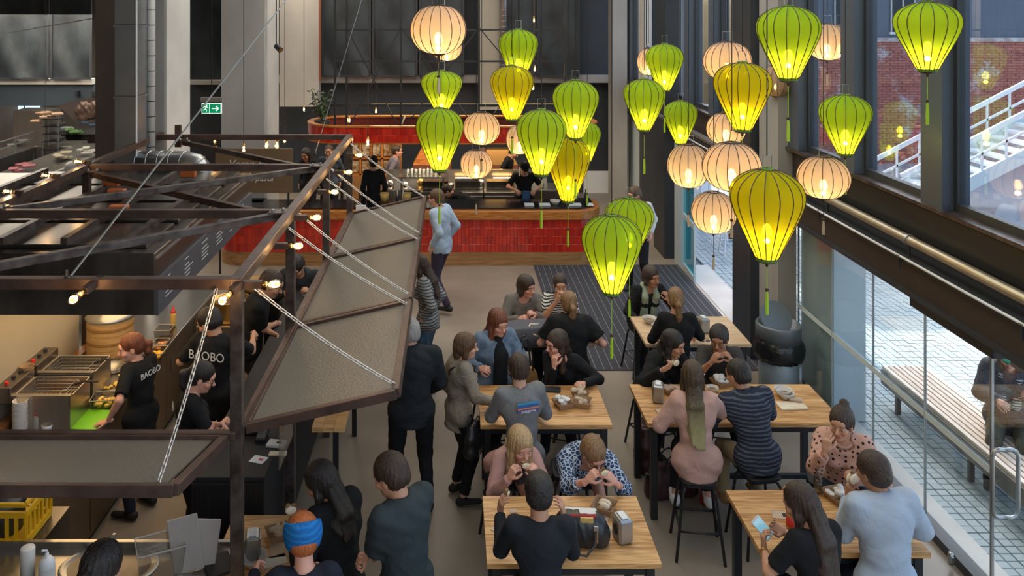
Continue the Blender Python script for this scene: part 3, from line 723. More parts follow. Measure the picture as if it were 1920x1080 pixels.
chain('nearer of two chains to the bar between middle and far awning panels', (KX + .05, 8.9, 2.84), (OX - .03, 8.98, 2.20))
chain('farther of two chains to the bar between middle and far awning panels', (KX + .05, 9.25, 2.88), (OX - .03, 9.25, 2.20))
chain('chain from the far kiosk post to the tip of the farthest awning panel', (KX + .05, 11.05, 2.86), (OX - .03, 11.08, 2.18))
chain('chain hanging down to the outer edge of the front awning at lower left', P(404, 548, 5.22), P(296, 908, 4.34), .03)
# lamps on stub arms
M['filament'] = mat('filament_bulb', (1, .6, .25), .2, emit=((1, .52, .16), 28))
M['bulb_glass'] = glass_mat('bulb_glass', (1, .90, .72), 1, .05)
M['brass'] = mat('brass', (.55, .35, .12), .3, .9)
fil_me = MB().lathe([(0, -.012), (.009, -.008), (.011, 0), (.009, .008), (0, .012)], 10).mesh('filament', M['filament'], smooth=True)
gl_me = MB().lathe([(0, -.05), (.02, -.046), (.03, -.03), (.033, -.012), (.028, .008), (.018, .028), (.014, .04)], 14, cap=False).mesh('glass_bulb', M['bulb_glass'], smooth=True)
so_me = MB().lathe([(.016, .038), (.018, .04), (.018, .058), (.014, .062), (.014, .075)], 12).mesh('socket', M['brass'], smooth=True)
def stub_lamp(p, d, label, L=.12, E=2.2, big=1.0, arm=True):
    p = Vector(p); d = Vector(d).normalized()
    t = thing('filament_lamp', label, 'lamp', p, group='bare filament bulbs')
    t.rotation_mode = 'QUATERNION'; t.rotation_quaternion = (-d).to_track_quat('Z', 'X')
    aw = .022 if L < 1 else .004
    if arm: MB().box(-aw, -aw, .075, aw, aw, .075 + L).build('arm', M['rust_steel'], t)
    for me, nm in ((fil_me, 'filament'), (gl_me, 'glass_bulb'), (so_me, 'socket')):
        o = link(nm, me, t); o.scale = (big,) * 3
    l = bpy.data.lights.new('filament_light', 'POINT'); l.energy = E; l.color = (1, .62, .28); l.shadow_soft_size = .03
    lo = bpy.data.objects.new('filament_light', l); C.objects.link(lo); lo.parent = t
for px, py, D, d, lb, L in [
    (142, 558, 5.12, (-.35, -1, -.25), 'lit bulb on a short arm at the front crossbeam, below the cable foot', .15),
    (421, 560, 5.12, (-.35, -1, -.25), 'lit bulb pointing forward just left of the corner post', .10),
    (512, 533, 5.3, (1, 0, 0), 'lit bulb on an arm pointing right from the corner post', .14),
    (557, 461, 6.3, (1, 0, 0), 'lit bulb between the corner post and the second post, before a dark-dressed man', .10),
    (592, 408, 7.07, (1, 0, 0), 'lit bulb pointing right at the second kiosk post', .10),
    (626, 360, 8.1, (1, 0, 0), 'lit bulb pointing right between second and third kiosk posts', .08),
    (653, 323, 9.1, (1, 0, 0), 'lit bulb pointing right at the third kiosk post', .08),
    (673, 291, 10.2, (1, 0, 0), 'lit bulb pointing right before the wooden glass cabinet', .08),
    (690, 267, 11.3, (1, 0, 0), 'lit bulb under the red fascia beyond the kiosk', .08),
    (659, 262, 11.25, (0, .2, 1), 'lit bulb on top of the far kiosk corner', .02),
    (147, 303, 8.9, (-1, 0, .1), 'lit bulb on the left roof beam by the blue kitchen bins', .06),
    (86, 329, 8.2, (-1, 0, .1), 'lit bulb on the left roof beam before the stainless counter', .06),
    (15, 359, 7.6, (-1, 0, .1), 'lit bulb on the left roof beam at the left edge of the photo', .06),
    (403, 262, 11.2, (0, .2, 1), 'lit bulb on the far crossbeam under the exit sign', .02),
    (457, 279, 11.8, (0, -1, 0), 'lit bulb in front of the chalkboard', .02),
    (500, 272, 11.2, (0, -.2, -1), 'left bulb of two side by side beside the pale column foot', .02),
    (519, 272, 11.2, (0, -.2, -1), 'right bulb of two side by side beside the pale column foot', .02),
    (534, 262, 12.2, (0, 0, 1), 'lit bulb over the far crossbeam at the red bar end', .02)]:
    stub_lamp(P(px, py, D), d if 'chalkboard' not in lb and 'red bar end' not in lb and 'fascia' not in lb else (0, 0, -1), lb, L if 'chalkboard' not in lb and 'red bar end' not in lb and 'fascia' not in lb else 7.9 - P(px, py, D).z)
# tie rods
def rod(label, a, b, r=.008, m='galv'):
    a, b = Vector(a), Vector(b)
    o = MB().tube([(0, 0, 0), b - a], r, 6).build('tie_rod', M[m], loc=a); tag(o, label, 'rod')
    MB().lathe([(.03, 0), (.03, .02), (.012, .03), (.012, .07)], 8).build('foot_plate', M['black_metal'], o)
rod('long thin steel tie rod rising from the front beam past the columns', P(125, 527, 5.3), P(560, -30, 8.6))
rod('thin rod from the left edge of the photo to the brown column', P(-20, 68, 9), P(183, 33, 11.9), .006)
rod('thin dark tie rod rising in front of the black mesh screens', P(590, 290, 11.2), P(690, -40, 12.2), .006)
# extraction hood
def hood():
    x0, x1, y0, y1, z0, z1 = -6.4, -2.49, 7.0, 10.4, 2.10, 2.62
    o = Vector((x1, y0, 0)); t = thing('extraction_hood', 'large stainless extraction hood with a slate menu strip along its side', 'hood', o)
    MB().box(x0 - o.x, 0, z0, 0, y1 - y0, z1).build('hood_body', M['hood'], t, bevel=.008)
    for k in range(4):
        ya = .15 + k * .82
        MB().box(-2.6, ya, z1, -.12, ya + .70, z1 + .035).build('top_panel', M['hood'], t, bevel=.006)
    for k in range(5):
        MB().box(-2.5 + k * .55, .12, z1 + .035, -2.44 + k * .55, 3.2, z1 + .10).build('roof_rib', M['mill_steel'], t)
    for k, (a, b) in enumerate(((-.7, 1.0), (-1.0, 1.7), (-1.3, 2.3), (-.6, 2.8))):
        MB().cbox((a, b, z1 + .12), (.18, .09, .10), b=.01).build('junction_box', mat('orange_box', (.45, .12, .03), .5) if 'orange' not in M else M['orange'], t)
    MB().box(.0, .02, z1 - .06, .012, y1 - y0, z1 - .04).build('trim_strip', M['galv'], t)
    mb = MB().box(.0, .0, z0 + .0, .03, y1 - y0 - .1, z0 + .30); me = mb.build('menu_board', M['menu'], t)
    r2 = random.Random(3)
    for g in range(6):
        tx = MB(); yb = .18 + g * .52
        for ln in range(5):
            w_ = r2.uniform(.12, .26)
            z = z0 + .26 - ln * .035 - (.02 if ln > 0 else 0)
            tx.box(.03, yb, z - .008, .032, yb + w_ * (1 if ln else .8), z)
        tx.build('menu_lettering', M['chalk'], me)
M['orange'] = mat('orange_box', (.45, .12, .03), .5)
M['menu'] = mat('menu_slate', (.075, .078, .095), .6)
M['chalk'] = mat('chalk_white', (.62, .62, .60), .8)
hood()
# ducts
def duct():
    o = P(236, 295, 10.6); x0 = P(215, 0, 10.5).x; x1 = P(255, 0, 10.5).x
    t = thing('square_duct', 'tall square galvanised duct in front of the brown concrete column', 'duct', (0, 0, 0))
    z = 2.66; k = 0
    while z < 7.9:
        z2 = min(z + .9, 7.9); MB().box(x0, 10.5, z + .01, x1, 10.9, z2 - .01).build('duct_section', M['galv'], t, bevel=.004)
        MB().box(x0 - .012, 10.488, z2 - .025, x1 + .012, 10.912, z2 + .005).build('flange', M['galv'], t); z = z2; k += 1
    MB().bar((x1 + .01, 10.49, 2.7), (x1 + .01, 10.49, 7.9), .015).build('corner_strip', M['white_paint'], t)
duct()
def riser():
    p = P(283, 290, 10.95)
    t = thing('foil_riser', 'slim bright foil-wrapped riser pipe with black bands beside the square duct', 'pipe', p)
    MB().tube([(0, 0, 0), (0, 0, 7.9 - p.z)], .055, 16).build('foil_tube', M['foil'], t, smooth=True)
    for k in range(26):
        MB().tube([(0, 0, .1 + k * .2), (0, 0, .11 + k * .2)], .057, 16).build('band', M['black_matte'], t)
riser()
def spiral(name, label, pts, r, mt='galv', cat='duct'):
    pts = [Vector(p) for p in pts]; o = pts[0]; t = thing(name, label, cat, o)
    MB().tube([p - o for p in pts], r, 24).build('duct_tube', M[mt], t, smooth=True)
    for i in range(len(pts) - 1):
        d = pts[i + 1] - pts[i]; n = max(1, int(d.length / .13))
        for k in range(n):
            a = pts[i] + d * (k / n) - o; MB().tube([a, a + d.normalized() * .012], r * 1.04, 24).build('seam_ring', M[mt], t, smooth=True)
    return t
spiral('round_duct', 'round galvanised duct with an elbow turning down onto the hood', [P(262, 303, 10.6), P(345, 303, 10.45), P(368, 308, 10.4), P(381, 322, 10.4), P(385, 345, 10.4), P(386, 420, 10.3)], .135)
spiral('pale_duct', 'pale ribbed ventilation duct behind the highest lime lantern over the bar', [(P(943, 0, 20).x, 19.9, 2.9), (P(943, 0, 20).x, 19.9, 7.9)], .09)
# kiosk left wall, shelves, counters
kw = tag(MB().box(-4.06, 6.4, .95, -4.02, 9.0, 2.05).box(-4.06, 9.14, .95, -4.02, 11, 2.05).build('kiosk_screen_wall', M['cream']), 'cream panel wall on the left behind the steamer and fryers', 'wall')
tag(MB().box(-4.0, 6.3, .95, -3.9, 11.1, 1.02).build('timber_ledge', M['honey_wood'], bevel=.005), 'narrow honey timber ledge along the cream panel wall', 'shelf')
def counter(name, label, x0, y0, x1, y1, z, top='stainless', front='black_matte', th=.04, doors=0, side='x1', over=.02):
    o = Vector(((x0 + x1) / 2, (y0 + y1) / 2, 0)); t = thing(name, label, 'counter', o)
    MB().box(x0 - o.x + over, y0 - o.y + over, .08, x1 - o.x - over, y1 - o.y - over, z - th).build('carcass', M[front], t)
    MB().box(x0 - o.x, y0 - o.y, z - th, x1 - o.x, y1 - o.y, z).build('worktop', M[top], t, bevel=.006)
    MB().box(x0 - o.x + .06, y0 - o.y + .06, 0, x1 - o.x - .06, y1 - o.y - .06, .08).build('plinth', M['black_matte'], t)
    for k in range(doors):
        f = (k + .5) / doors
        if side in ('x1', 'x0'):
            x = (x1 - o.x - over + .004) if side == 'x1' else (x0 - o.x + over - .004); L = (y1 - y0) / doors
            d = MB().cbox((x, y0 - o.y + L * (k + .5), (z - th + .1) / 2 + .02), (.02, L - .02, z - th - .14), b=.003).build('door', M[front], t)
            MB().cbox((x + (.02 if side == 'x1' else -.02), y0 - o.y + L * (k + .15), z - .25), (.012, .015, .14)).build('handle', M['galv'], d)
        else:
            y = (y0 - o.y + over - .004); L = (x1 - x0) / doors
            d = MB().cbox((x0 - o.x + L * (k + .5), y, (z - th + .1) / 2 + .02), (L - .02, .02, z - th - .14), b=.003).build('door', M[front], t)
            MB().cbox((x0 - o.x + L * (k + .15), y - .02, z - .25), (.015, .012, .14)).build('handle', M['galv'], d)
    return t
M['brown_laminate'] = mat('brown_laminate', (.12, .075, .04), .45, noise=(1.5, .5, (.08, .05, .028)))
counter('cooking_counter', 'long kiosk worktop on the left with fryers and the bamboo steamer', -3.98, 6.25, -3.12, 11.1, .95, 'stainless', 'brown_laminate', doors=5)
counter('pass_counter', 'black customer counter under the awnings with the card terminal on it', -1.98, 6.36, -1.42, 11.1, 1.10, 'black_matte', 'black_matte', doors=6, side='y0' if False else 'x0')
sk = counter('sink_counter', 'stainless sink bench at the bottom left with tubs and a basin', -5.2, 4.55, -1.5, 5.78, .95, 'stainless', 'brown_laminate')
MB().box(-5.2 + 3.35, 1.205 / 2 - .02, .95, 1.85, 1.205 / 2 + .01, 1.0).build('upstand', M['stainless'], sk)
rb = tag(MB().box(-1.98, 6.345, .08, -1.42, 6.36, 1.06).build('counter_end', M['black_matte']), 'ribbed black end panel of the customer counter facing the viewer', 'panel')
for k in range(26): MB().box(-1.97 + k * .021, 6.337, .09, -1.96 + k * .021, 6.345, 1.05).build('rib_strip', M['black_metal'], rb)
def wood_ledge(label, x0, y0, x1, y1, z, slats=3):
    o = Vector(((x0 + x1) / 2, (y0 + y1) / 2, z)); t = thing('timber_shelf', label, 'shelf', o)
    w_ = (x1 - x0) / slats
    for k in range(slats): MB().cbox((x0 + w_ * (k + .5) - o.x, 0, -.02), (w_ * .985, y1 - y0, .045), b=.003).build('plank', M['table_top'], t)
    MB().bar((0, (y1 - y0) * .3, -.05), (0, (y1 - y0) * .3, -z + .0), .05).build('leg', M['black_metal'], t)
    MB().bar((0, -(y1 - y0) * .3, -.05), (0, -(y1 - y0) * .3, -z + .0), .05).build('leg', M['black_metal'], t)
wood_ledge('timber ledge end sticking out below the corner of the awning panels', P(586, 780, 7.2).x, 7.15, P(650, 780, 7.3).x, 9.6, 1.08)
# glazed service screens under the awnings
for a, b_, lb in (((KX + .03, 6.45, 1.1), (KX + .03, 7.0, 1.1), 'small upright glass guard on the customer counter by the second post'),):
    g = tag(MB().box(-.004, 0, 0, .004, .55, .5).build('counter_guard', M['glass_clear'], loc=a), lb, 'glass guard')
    MB().box(-.01, 0, .5, .01, .55, .52).build('guard_rail', M['galv'], g)
# ================================================================== RED TILED BAR
def bar_path(x0, x1, y0, y1, r, n=10):
    "outline of the front: from the back left, round both front corners, to the back right"
    pts = [(x0, y1), (x0, y0 + r)]
    for k in range(1, n): a = math.pi * (1 + .5 * k / n); pts.append((x0 + r + r * math.cos(a), y0 + r + r * math.sin(a)))
    pts += [(x0 + r, y0), (x1 - r, y0)]
    for k in range(1, n): a = math.pi * (1.5 + .5 * k / n); pts.append((x1 - r + r * math.cos(a), y0 + r + r * math.sin(a)))
    pts += [(x1, y0 + r), (x1, y1)]
    return pts
def offset_band(path, z0, z1, t0, t1):
    "a band that follows the path between two offsets outwards (to the right of travel = -normal)"
    b = MB(); n = len(path); L = []
    for i in range(n):
        a = Vector(path[max(i - 1, 0)]); c = Vector(path[min(i + 1, n - 1)]); d = (c - a).normalized(); nn = Vector((d.y, -d.x)); L.append((Vector(path[i]), nn))
    vs = []
    for p, nn in L:
        for t in (t0, t1):
            q = p + nn * t; vs += [(q.x, q.y, z0), (q.x, q.y, z1)]
    fs = []
    for i in range(n - 1):
        a = i * 4; c = a + 4
        fs += [(a+2, a+3, c+3, c+2), (a, c, c+1, a+1), (a+1, c+1, c+3, a+3), (a, a+2, c+2, c)]
    fs += [(0, 1, 3, 2), ((n-1)*4, (n-1)*4+2, (n-1)*4+3, (n-1)*4+1)]
    return b.add(vs, fs)
def resample(path, step):
    out = []; acc = 0; nxt = step / 2
    for i in range(len(path) - 1):
        a = Vector(path[i]); c = Vector(path[i + 1]); L = (c - a).length
        if L < 1e-6: continue
        d = (c - a) / L
        while nxt <= acc + L:
            out.append((a + d * (nxt - acc), d)); nxt += step
        acc += L
    return out
tile_me = MB().cbox((0, 0, 0), (.0665, .016, .1455), b=.003).mesh('tile', M['tile'])
def tiles(root, path, z0, rows, lim, wd=.068, ht=.118):
    cand = []
    for r_ in range(rows):
        for p, d in resample(path, wd):
            px = 845 + p.x * F / p.y; cand.append((p, d, z0 + ht * (r_ + .5), px))
    cand.sort(key=lambda c: (abs(c[3] - 960) if c[0].y < 15.9 else 9999))
    rest = MB()
    for i, (p, d, z, px) in enumerate(cand):
        nn = Vector((d.y, -d.x)); q = p + nn * rnd.uniform(-.001, .003); ang = math.atan2(d.y, d.x)
        loc = Vector((q.x, q.y, z)) - root.location
        if i < lim:
            o = link('tile', tile_me, root, loc); o.rotation_euler = (rnd.uniform(-.02, .02), 0, ang + rnd.uniform(-.02, .02))
        else: rest.cbox(loc, (.0665, .016, .1455), Matrix.Rotation(ang, 3, 'Z'))
    if rest.v: o = rest.build('tile_rest', M['tile'], root); o['kind'] = 'stuff'
def bar():
    path = bar_path(-4.25, 2.72, 15.1, 15.95, .45)
    t = thing('bar_counter', 'long curved bar counter faced with glossy red tiles, timber rim and timber plinth', 'bar counter', (0, 0, 0))
    offset_band(path, .0, .24, -.25, .02).build('timber_plinth', M['plinth_wood'], t)
    offset_band(path, .24, .83, -.25, -.008).build('backing', M['grout'], t)
    offset_band(path, .83, 1.0, -.25, .05).build('timber_rim', M['bar_wood'], t, bevel=.015)
    offset_band(path, .985, 1.03, -.72, -.06).build('black_top', mat('black_stone', (.012, .012, .014), .15), t)
    tiles(t, path, .24, 4, 300, .068, .1475)
bar()
def bulkhead():
    path = bar_path(-2.7, 2.76, 15.1, 16.6, .74)
    full = path + [(x, 16.6 + (16.6 - y)) for x, y in ()]
    # a closed stadium ring
    ring = []
    for k in range(41):
        a = math.pi * (.5 + k / 40); ring.append((-1.95 + .75 * math.cos(a), 15.85 + .75 * math.sin(a)))
    for k in range(41):
        a = math.pi * (1.5 + k / 40); ring.append((2.01 + .75 * math.cos(a), 15.85 + .75 * math.sin(a)))
    ring.append(ring[0])
    t = thing('tiled_bulkhead', 'red tiled oval bulkhead ring hanging over the bar with a timber rim', 'bulkhead', (0, 0, 0))
    offset_band(ring, 2.22, 2.50, -.06, -.008).build('backing', M['grout'], t)
    offset_band(ring, 2.50, 2.53, -.10, .02).build('timber_rim', M['bar_wood'], t)
    offset_band(ring, 2.20, 2.225, -.10, .02).build('lower_rim', M['bar_wood'], t)
    MB().prism([(x, y) for x, y in [(-1.95 + .66 * math.cos(math.pi * (.5 + k / 20)), 15.85 + .66 * math.sin(math.pi * (.5 + k / 20))) for k in range(21)] + [(2.01 + .66 * math.cos(math.pi * (1.5 + k / 20)), 15.85 + .66 * math.sin(math.pi * (1.5 + k / 20))) for k in range(21)]], 2.24, 2.27).build('deck', M['slate'], t)
    tiles(t, ring[::1], 2.225, 2, 160, .068, .1375)
    for c in t.children:
        if c.name.startswith('tile') and not c.name.startswith('tile_rest'): c.scale = (1, 1, .94)
bulkhead()
# black steel tower of rods over the bulkhead
def tower():
    t = thing('rod_tower', 'black steel rod scaffold with diagonal braces rising from the red bulkhead', 'scaffold', (0, 15.9, 2.27))
    o = Vector((0, 15.9, 2.27)); b = lambda p, q, w=.04, nm='upright': MB().bar(Vector(p) - o, Vector(q) - o, w).build(nm, M['black_metal'], t)
    xs = [P(628, 0, 15.9).x, P(650, 0, 15.9).x, P(752, 0, 15.9).x, P(898, 0, 15.9).x, P(1060, 0, 15.9).x]
    for x in xs: b((x, 15.9, 2.27), (x, 15.9, 7.9))
    for z in (3.65, 4.25, 5.2): b((xs[0], 15.9, z), (xs[-1], 15.9, z), .035, 'rail')
    for i in (1, 2, 3):
        b((xs[i], 15.88, 2.3), (xs[i + 1], 15.88, 4.3), .022, 'brace'); b((xs[i], 15.86, 4.3), (xs[i + 1], 15.86, 2.3), .022, 'brace')
    for x in (-.9, .4, 1.4): b((x, 15.3, 2.52), (x, 16.5, 2.52), .03, 'rail')
    b((-2.4, 16.4, 2.75), (2.4, 16.4, 2.75), .05, 'rail'); b((-2.4, 16.4, 2.27), (-2.4, 16.4, 2.75), .03, 'upright'); b((2.4, 16.4, 2.27), (2.4, 16.4, 2.75), .03, 'upright')
tower()
cp = tag(MB().tube([(0, 0, 0), (0, 0, 5)], .03, 12).build('copper_pipe', mat('copper', (.30, .10, .055), .4, .6), loc=(P(600, 0, 19.5).x, 19.5, 2.95)), 'thin copper pipe rising at the left edge of the mesh screens', 'pipe')
# potted plant on the bulkhead
def plant():
    p = P(604, 222, 15.9); p.z = 2.27
    t = thing('potted_plant', 'leafy green potted plant standing on the left end of the red bulkhead', 'plant', p)
    MB().lathe([(.10, 0), (.13, .02), (.15, .22), (.145, .25), (.13, .25)], 20).build('pot', M['black_matte'], t, smooth=True)
    lm = mat('leaf', (.05, .085, .035), .5, noise=(8, .7, (.10, .14, .06)))
    leaf = MB().add([(0, 0, 0), (.018, .02, .006), (.02, .05, .004), (0, .085, -.006), (-.02, .05, .004), (-.018, .02, .006), (0, .045, -.004)], [(0, 1, 6), (1, 2, 6), (2, 3, 6), (3, 4, 6), (4, 5, 6), (5, 0, 6)]).mesh('leaf', lm, smooth=True)
    r2 = random.Random(5)
    for k in range(9):
        a = r2.uniform(0, 6.28); e = Vector((math.cos(a) * r2.uniform(.08, .28), math.sin(a) * r2.uniform(.08, .28), r2.uniform(.45, .85)))
        MB().tube([(0, 0, .2), e * .5 + Vector((0, 0, .12)), e], .006, 5).build('stem', lm, t)
        for j in range(16):
            f = .3 + .7 * j / 15; q = (e * .5 + Vector((0, 0, .12))).lerp(e, max(0, (f - .5) * 2)) if f > .5 else Vector((0, 0, .2)).lerp(e * .5 + Vector((0, 0, .12)), f * 2)
            o = link('leaf', leaf, t, q + Vector((r2.uniform(-.03, .03),) * 3)); o.rotation_euler = (r2.uniform(-1, .6), r2.uniform(-.8, .8), r2.uniform(0, 6.28)); s_ = r2.uniform(.8, 1.5); o.scale = (s_,) * 3
plant()
# equipment behind the bar
def boxthing(name, label, cat, c, sz, m, b=.006, grp=None):
    c = Vector(c); t = thing(name, label, cat, (c.x, c.y, c.z - sz[2] / 2), group=grp)
    MB().cbox((0, 0, sz[2] / 2), sz, b=b).build('body', M[m] if isinstance(m, str) else m, t)
    return t
counter('bar_back_counter', 'stainless cooking line behind the cooks of the bar', -1.9, 17.0, 2.25, 17.7, .95, 'stainless', 'stainless', doors=0)
def stove(k, x, label):
    t = boxthing('stove', label, 'stove', (x, 16.9, .55), (.62, .50, .86), 'stainless')
    MB().cbox((0, -.26, .70), (.60, .03, .16)).build('control_panel', M['stainless'], t)
    for j in range(4): MB().tube([(-.22 + j * .147, -.275, .70), (-.22 + j * .147, -.31, .70)], .03, 10).build('knob', M['black_metal'], t)
    MB().cbox((0, -.255, .35), (.5, .02, .4)).build('oven_door', M['hood'], t)
    MB().bar((-.22, -.29, .52), (.22, -.29, .52), .02).build('door_handle', M['galv'], t)
    MB().cbox((0, .1, .95), (.50, .28, .16)).build('grill_plate', M['hood'], t)
for k, (x, lb) in enumerate(((-.30, 'stove left in the row behind the bar, beneath the small cream lantern'), (.34, 'middle stove behind the bar, beside the small cream lantern'), (.98, 'stove behind the bar next to the capped cook'))): stove(k, x, lb)
sp = tag(MB().cbox((0, 0, 0), (3.4, .05, .28)).build('splashback', M['stainless'], loc=(.35, 17.72, 1.09)), 'stainless splashback shelf behind the stoves', 'splashback')
M['warm_glow'] = mat('warm_strip', (1, .7, .3), .5, emit=((1, .55, .18), 9))
for x in (.3, 1.1): MB().cbox((x - .35, -.2, .0), (.4, .02, .02)).build('heat_lamp', M['warm_glow'], sp)
for k, (px, lb) in enumerate(((810, 'brick-coloured oven hood left of the small cream lantern'), (935, 'sloping brass hood behind the small cream lantern'))):
    t = thing('pizza_oven', lb, 'oven', P(px, 330, 18.2)); t.location.z = 1.05
    MB().prism([(-.42, 0), (.42, 0), (.42, .5), (-.42, .5)], 0, .18).build('base', mat('terracotta', (.20, .07, .04), .6), t)
    b = MB(); b.add([(-.42, 0, .18), (.42, 0, .18), (.42, .5, .18), (-.42, .5, .18), (-.25, .1, .5), (.25, .1, .5), (.25, .4, .5), (-.25, .4, .5)], [(0,1,5,4), (1,2,6,5), (2,3,7,6), (3,0,4,7), (4,5,6,7)]); b.build('sloping_hood', M['bar_wood'] if k == 0 else M['brass'], t)
# lit timber and glass cabinet behind the bar at left
def cabinet():
    x0, x1 = P(655, 0, 18.6).x, P(737, 0, 18.6).x; z1 = 1.70
    t = thing('lit_cabinet', 'warm lit timber cabinet with small glass panes behind the bar', 'cabinet', ((x0 + x1) / 2, 18.6, 0)); w_ = (x1 - x0) / 2
    MB().box(-w_, .08, 0, w_, .4, z1).build('carcass', M['honey_wood'], t)
    MB().box(-w_, -.05, 0, w_, .08, .92).build('base_front', M['honey_wood'], t)
    for k in range(5):
        x = -w_ + 2 * w_ * k / 4; MB().box(x - .02, .0, .92, x + .02, .08, z1).build('stile', M['bar_wood'], t)
    for z in (.94, 1.3, 1.68): MB().box(-w_, .0, z - .02, w_, .08, z + .02).build('rail', M['bar_wood'], t)
    for k in range(4):
        for j in range(2):
            x = -w_ + 2 * w_ * (k + .5) / 4; z = 1.12 + j * .37
            MB().box(x - .09, .04, z - .14, x + .09, .05, z + .14).build('pane', mat('amber_pane', (.35, .17, .04), .15, emit=((1, .5, .12), .35), noise=(30, .9, (.9, .8, .6))) if 'amber' not in M else M['amber'], t)
M['amber'] = mat('amber_pane', (.20, .09, .02), .15, noise=(14, .9, (.75, .62, .42)), coord='Object')
cabinet()
tag(MB().box(0, 0, 0, .16, .1, 2.1).build('timber_post', M['honey_wood'], loc=(P(740, 0, 18.5).x, 18.5, 0)), 'brown timber post right of the lit glass cabinet', 'post')
# till stand
def till():
    t = thing('till_stand', 'orange timber till stand with shelves beside the far kiosk post', 'stand', (P(680, 0, 14.0).x, 13.9, 0)); 
    for z in (.15, .5, .85, 1.12): MB().box(-.28, -.2, z, .28, .2, z + .03).build('shelf', M['bar_wood'], t)
    for x in (-.27, .27): MB().box(x - .015, -.2, 0, x + .015, .2, 1.15).build('side_panel', M['bar_wood'], t)
    sg = boxthing('counter_sign', 'white card sign standing on the timber till stand', 'sign', (P(678, 0, 14.0).x, 13.9, 1.27), (.17, .02, .22), 'white_paint', .002)
    boxthing('paper_stack', 'white paper stack on a shelf of the till stand', 'paper', (P(675, 0, 14).x, 13.9, .58), (.3, .25, .12), 'white_paint', .003)
till()
# glasses, bottles and tubs on the bar
gm = MB().lathe([(.0, 0), (.03, 0), (.036, .13), (.033, .13), (.028, .01), (0, .01)], 12).mesh('glass_body', M['glass_clear'], smooth=True)
for k in range(9):
    o = link('drinking_glass', gm, None, (P(765 + k * 7.4, 0, 16.7).x, 16.7 + (k % 2) * .1, 1.30)); tag(o, '%s drinking glass from the left in the row on the bar shelf' % 'first second third fourth fifth sixth seventh eighth ninth'.split()[k], 'glass', 'drinking glasses on the bar shelf')
gs = tag(MB().cbox((0, 0, 0), (.95, .35, .03)).build('glass_shelf', M['stainless'], loc=(P(792, 0, 16.7).x, 16.75, 1.285)), 'stainless shelf carrying the drinking glasses', 'shelf')
for x in (-.42, .42): MB().box(x - .02, -.02, -1.27, x + .02, .02, 0).build('leg', M['stainless'], gs)
bt = lambda c, l=.22, r=.03: MB().lathe([(0, 0), (r, 0), (r, l * .6), (r * .4, l * .78), (r * .35, l), (0, l)], 12).mesh('bottle_body', M[c] if isinstance(c, str) else c, smooth=True)
M['amber_glass'] = mat('amber_glass', (.12, .045, .01), .1, coat=.5); M['ketchup'] = mat('red_cap', (.65, .02, .015), .4); M['yolk'] = mat('pale_sauce', (.65, .42, .12), .4); M['green_glass'] = mat('green_bottle', (.02, .08, .03), .1)
lst = [(1058, 'amber_glass', 'dark bottle behind the bar just right of the capped cook'), (1070, 'stainless', 'steel shaker behind the bar right of the dark bottle'), (1083, 'stainless', 'second steel shaker behind the bar, before the yellow-green lantern'), (1098, 'green_glass', 'green bottle at the right end of the bar back shelf'), (745, 'stainless', 'tall steel coffee plunger at the left of the drinking glasses'), (756, 'white_paint', 'white squeeze bottle on the bar by the tubs')]
for px, c, lb in lst:
    tag(link('bottle', bt(c), None, P(px, 0, 15.7) * 1), lb, 'bottle').location.z = 1.03
bowl_me = MB().lathe([(0, 0), (.045, 0), (.05, .012), (.088, .055), (.10, .085), (.095, .085), (.08, .055), (.04, .02), (0, .018)], 24).mesh('bowl_body', mat('pale_stoneware', (.62, .58, .52), .4, noise=(20, .4, (.5, .46, .4))), smooth=True)
tag(link('white_bowl', bowl_me, None, (P(1041, 0, 15.4).x, 15.4, 1.03)), 'white bowl on the bar counter right of the stacked cards', 'bowl')
for px, w_, lb in ((992, .17, 'stack of white cards on the black bar top before the capped cook'), (1021, .2, 'orange and white card stack left of the white bowl'), (1076, .26, 'spread of napkins and cards on the right end of the bar'), (1105, .14, 'small white menu card at the rounded right end of the bar')):
    o = boxthing('card_stack', lb, 'cards', (P(px, 0, 15.35).x, 15.35, 1.045), (w_, .14, .03), 'white_paint', .002)
for px, lb in ((1099, 'black pepper mill at the right end of the bar'),):
    t = tag(MB().lathe([(0, 0), (.03, 0), (.02, .08), (.03, .16), (.028, .2), (.01, .22), (0, .24)], 14).build('pepper_mill', M['black_metal'], loc=(P(px, 0, 15.3).x, 15.3, 1.03), smooth=True), lb, 'mill')
for px, lb, m_ in ((721, 'amber tub of cutlery left of the squeeze bottle on the bar', 'yolk'), (763, 'pale yellow tub by the glasses on the bar', 'yolk')):
    t = tag(MB().lathe([(0, 0), (.07, 0), (.085, .15), (.08, .15), (.065, .01), (0, .01)], 16).build('tub', M[m_], loc=(P(px, 0, 15.7).x, 15.7, 1.03), smooth=True), lb, 'tub')
for k, (px, lb, m_) in enumerate(((727, 'white folded towels stacked under the bar shelf', 'white_paint'), (755, 'dark teal folded towels under the bar shelf', 'blue_steel'))):
    t = thing('folded_towels', lb, 'towels', (P(px, 0, 16.2).x, 16.1, .62)) if k else thing('folded_towels', lb, 'towels', (P(px, 0, 16.2).x, 16.1, .62))
    for j in range(3): MB().cbox((0, 0, .035 + j * .06), (.26, .2, .05), b=.015).build('towel', M[m_], t)
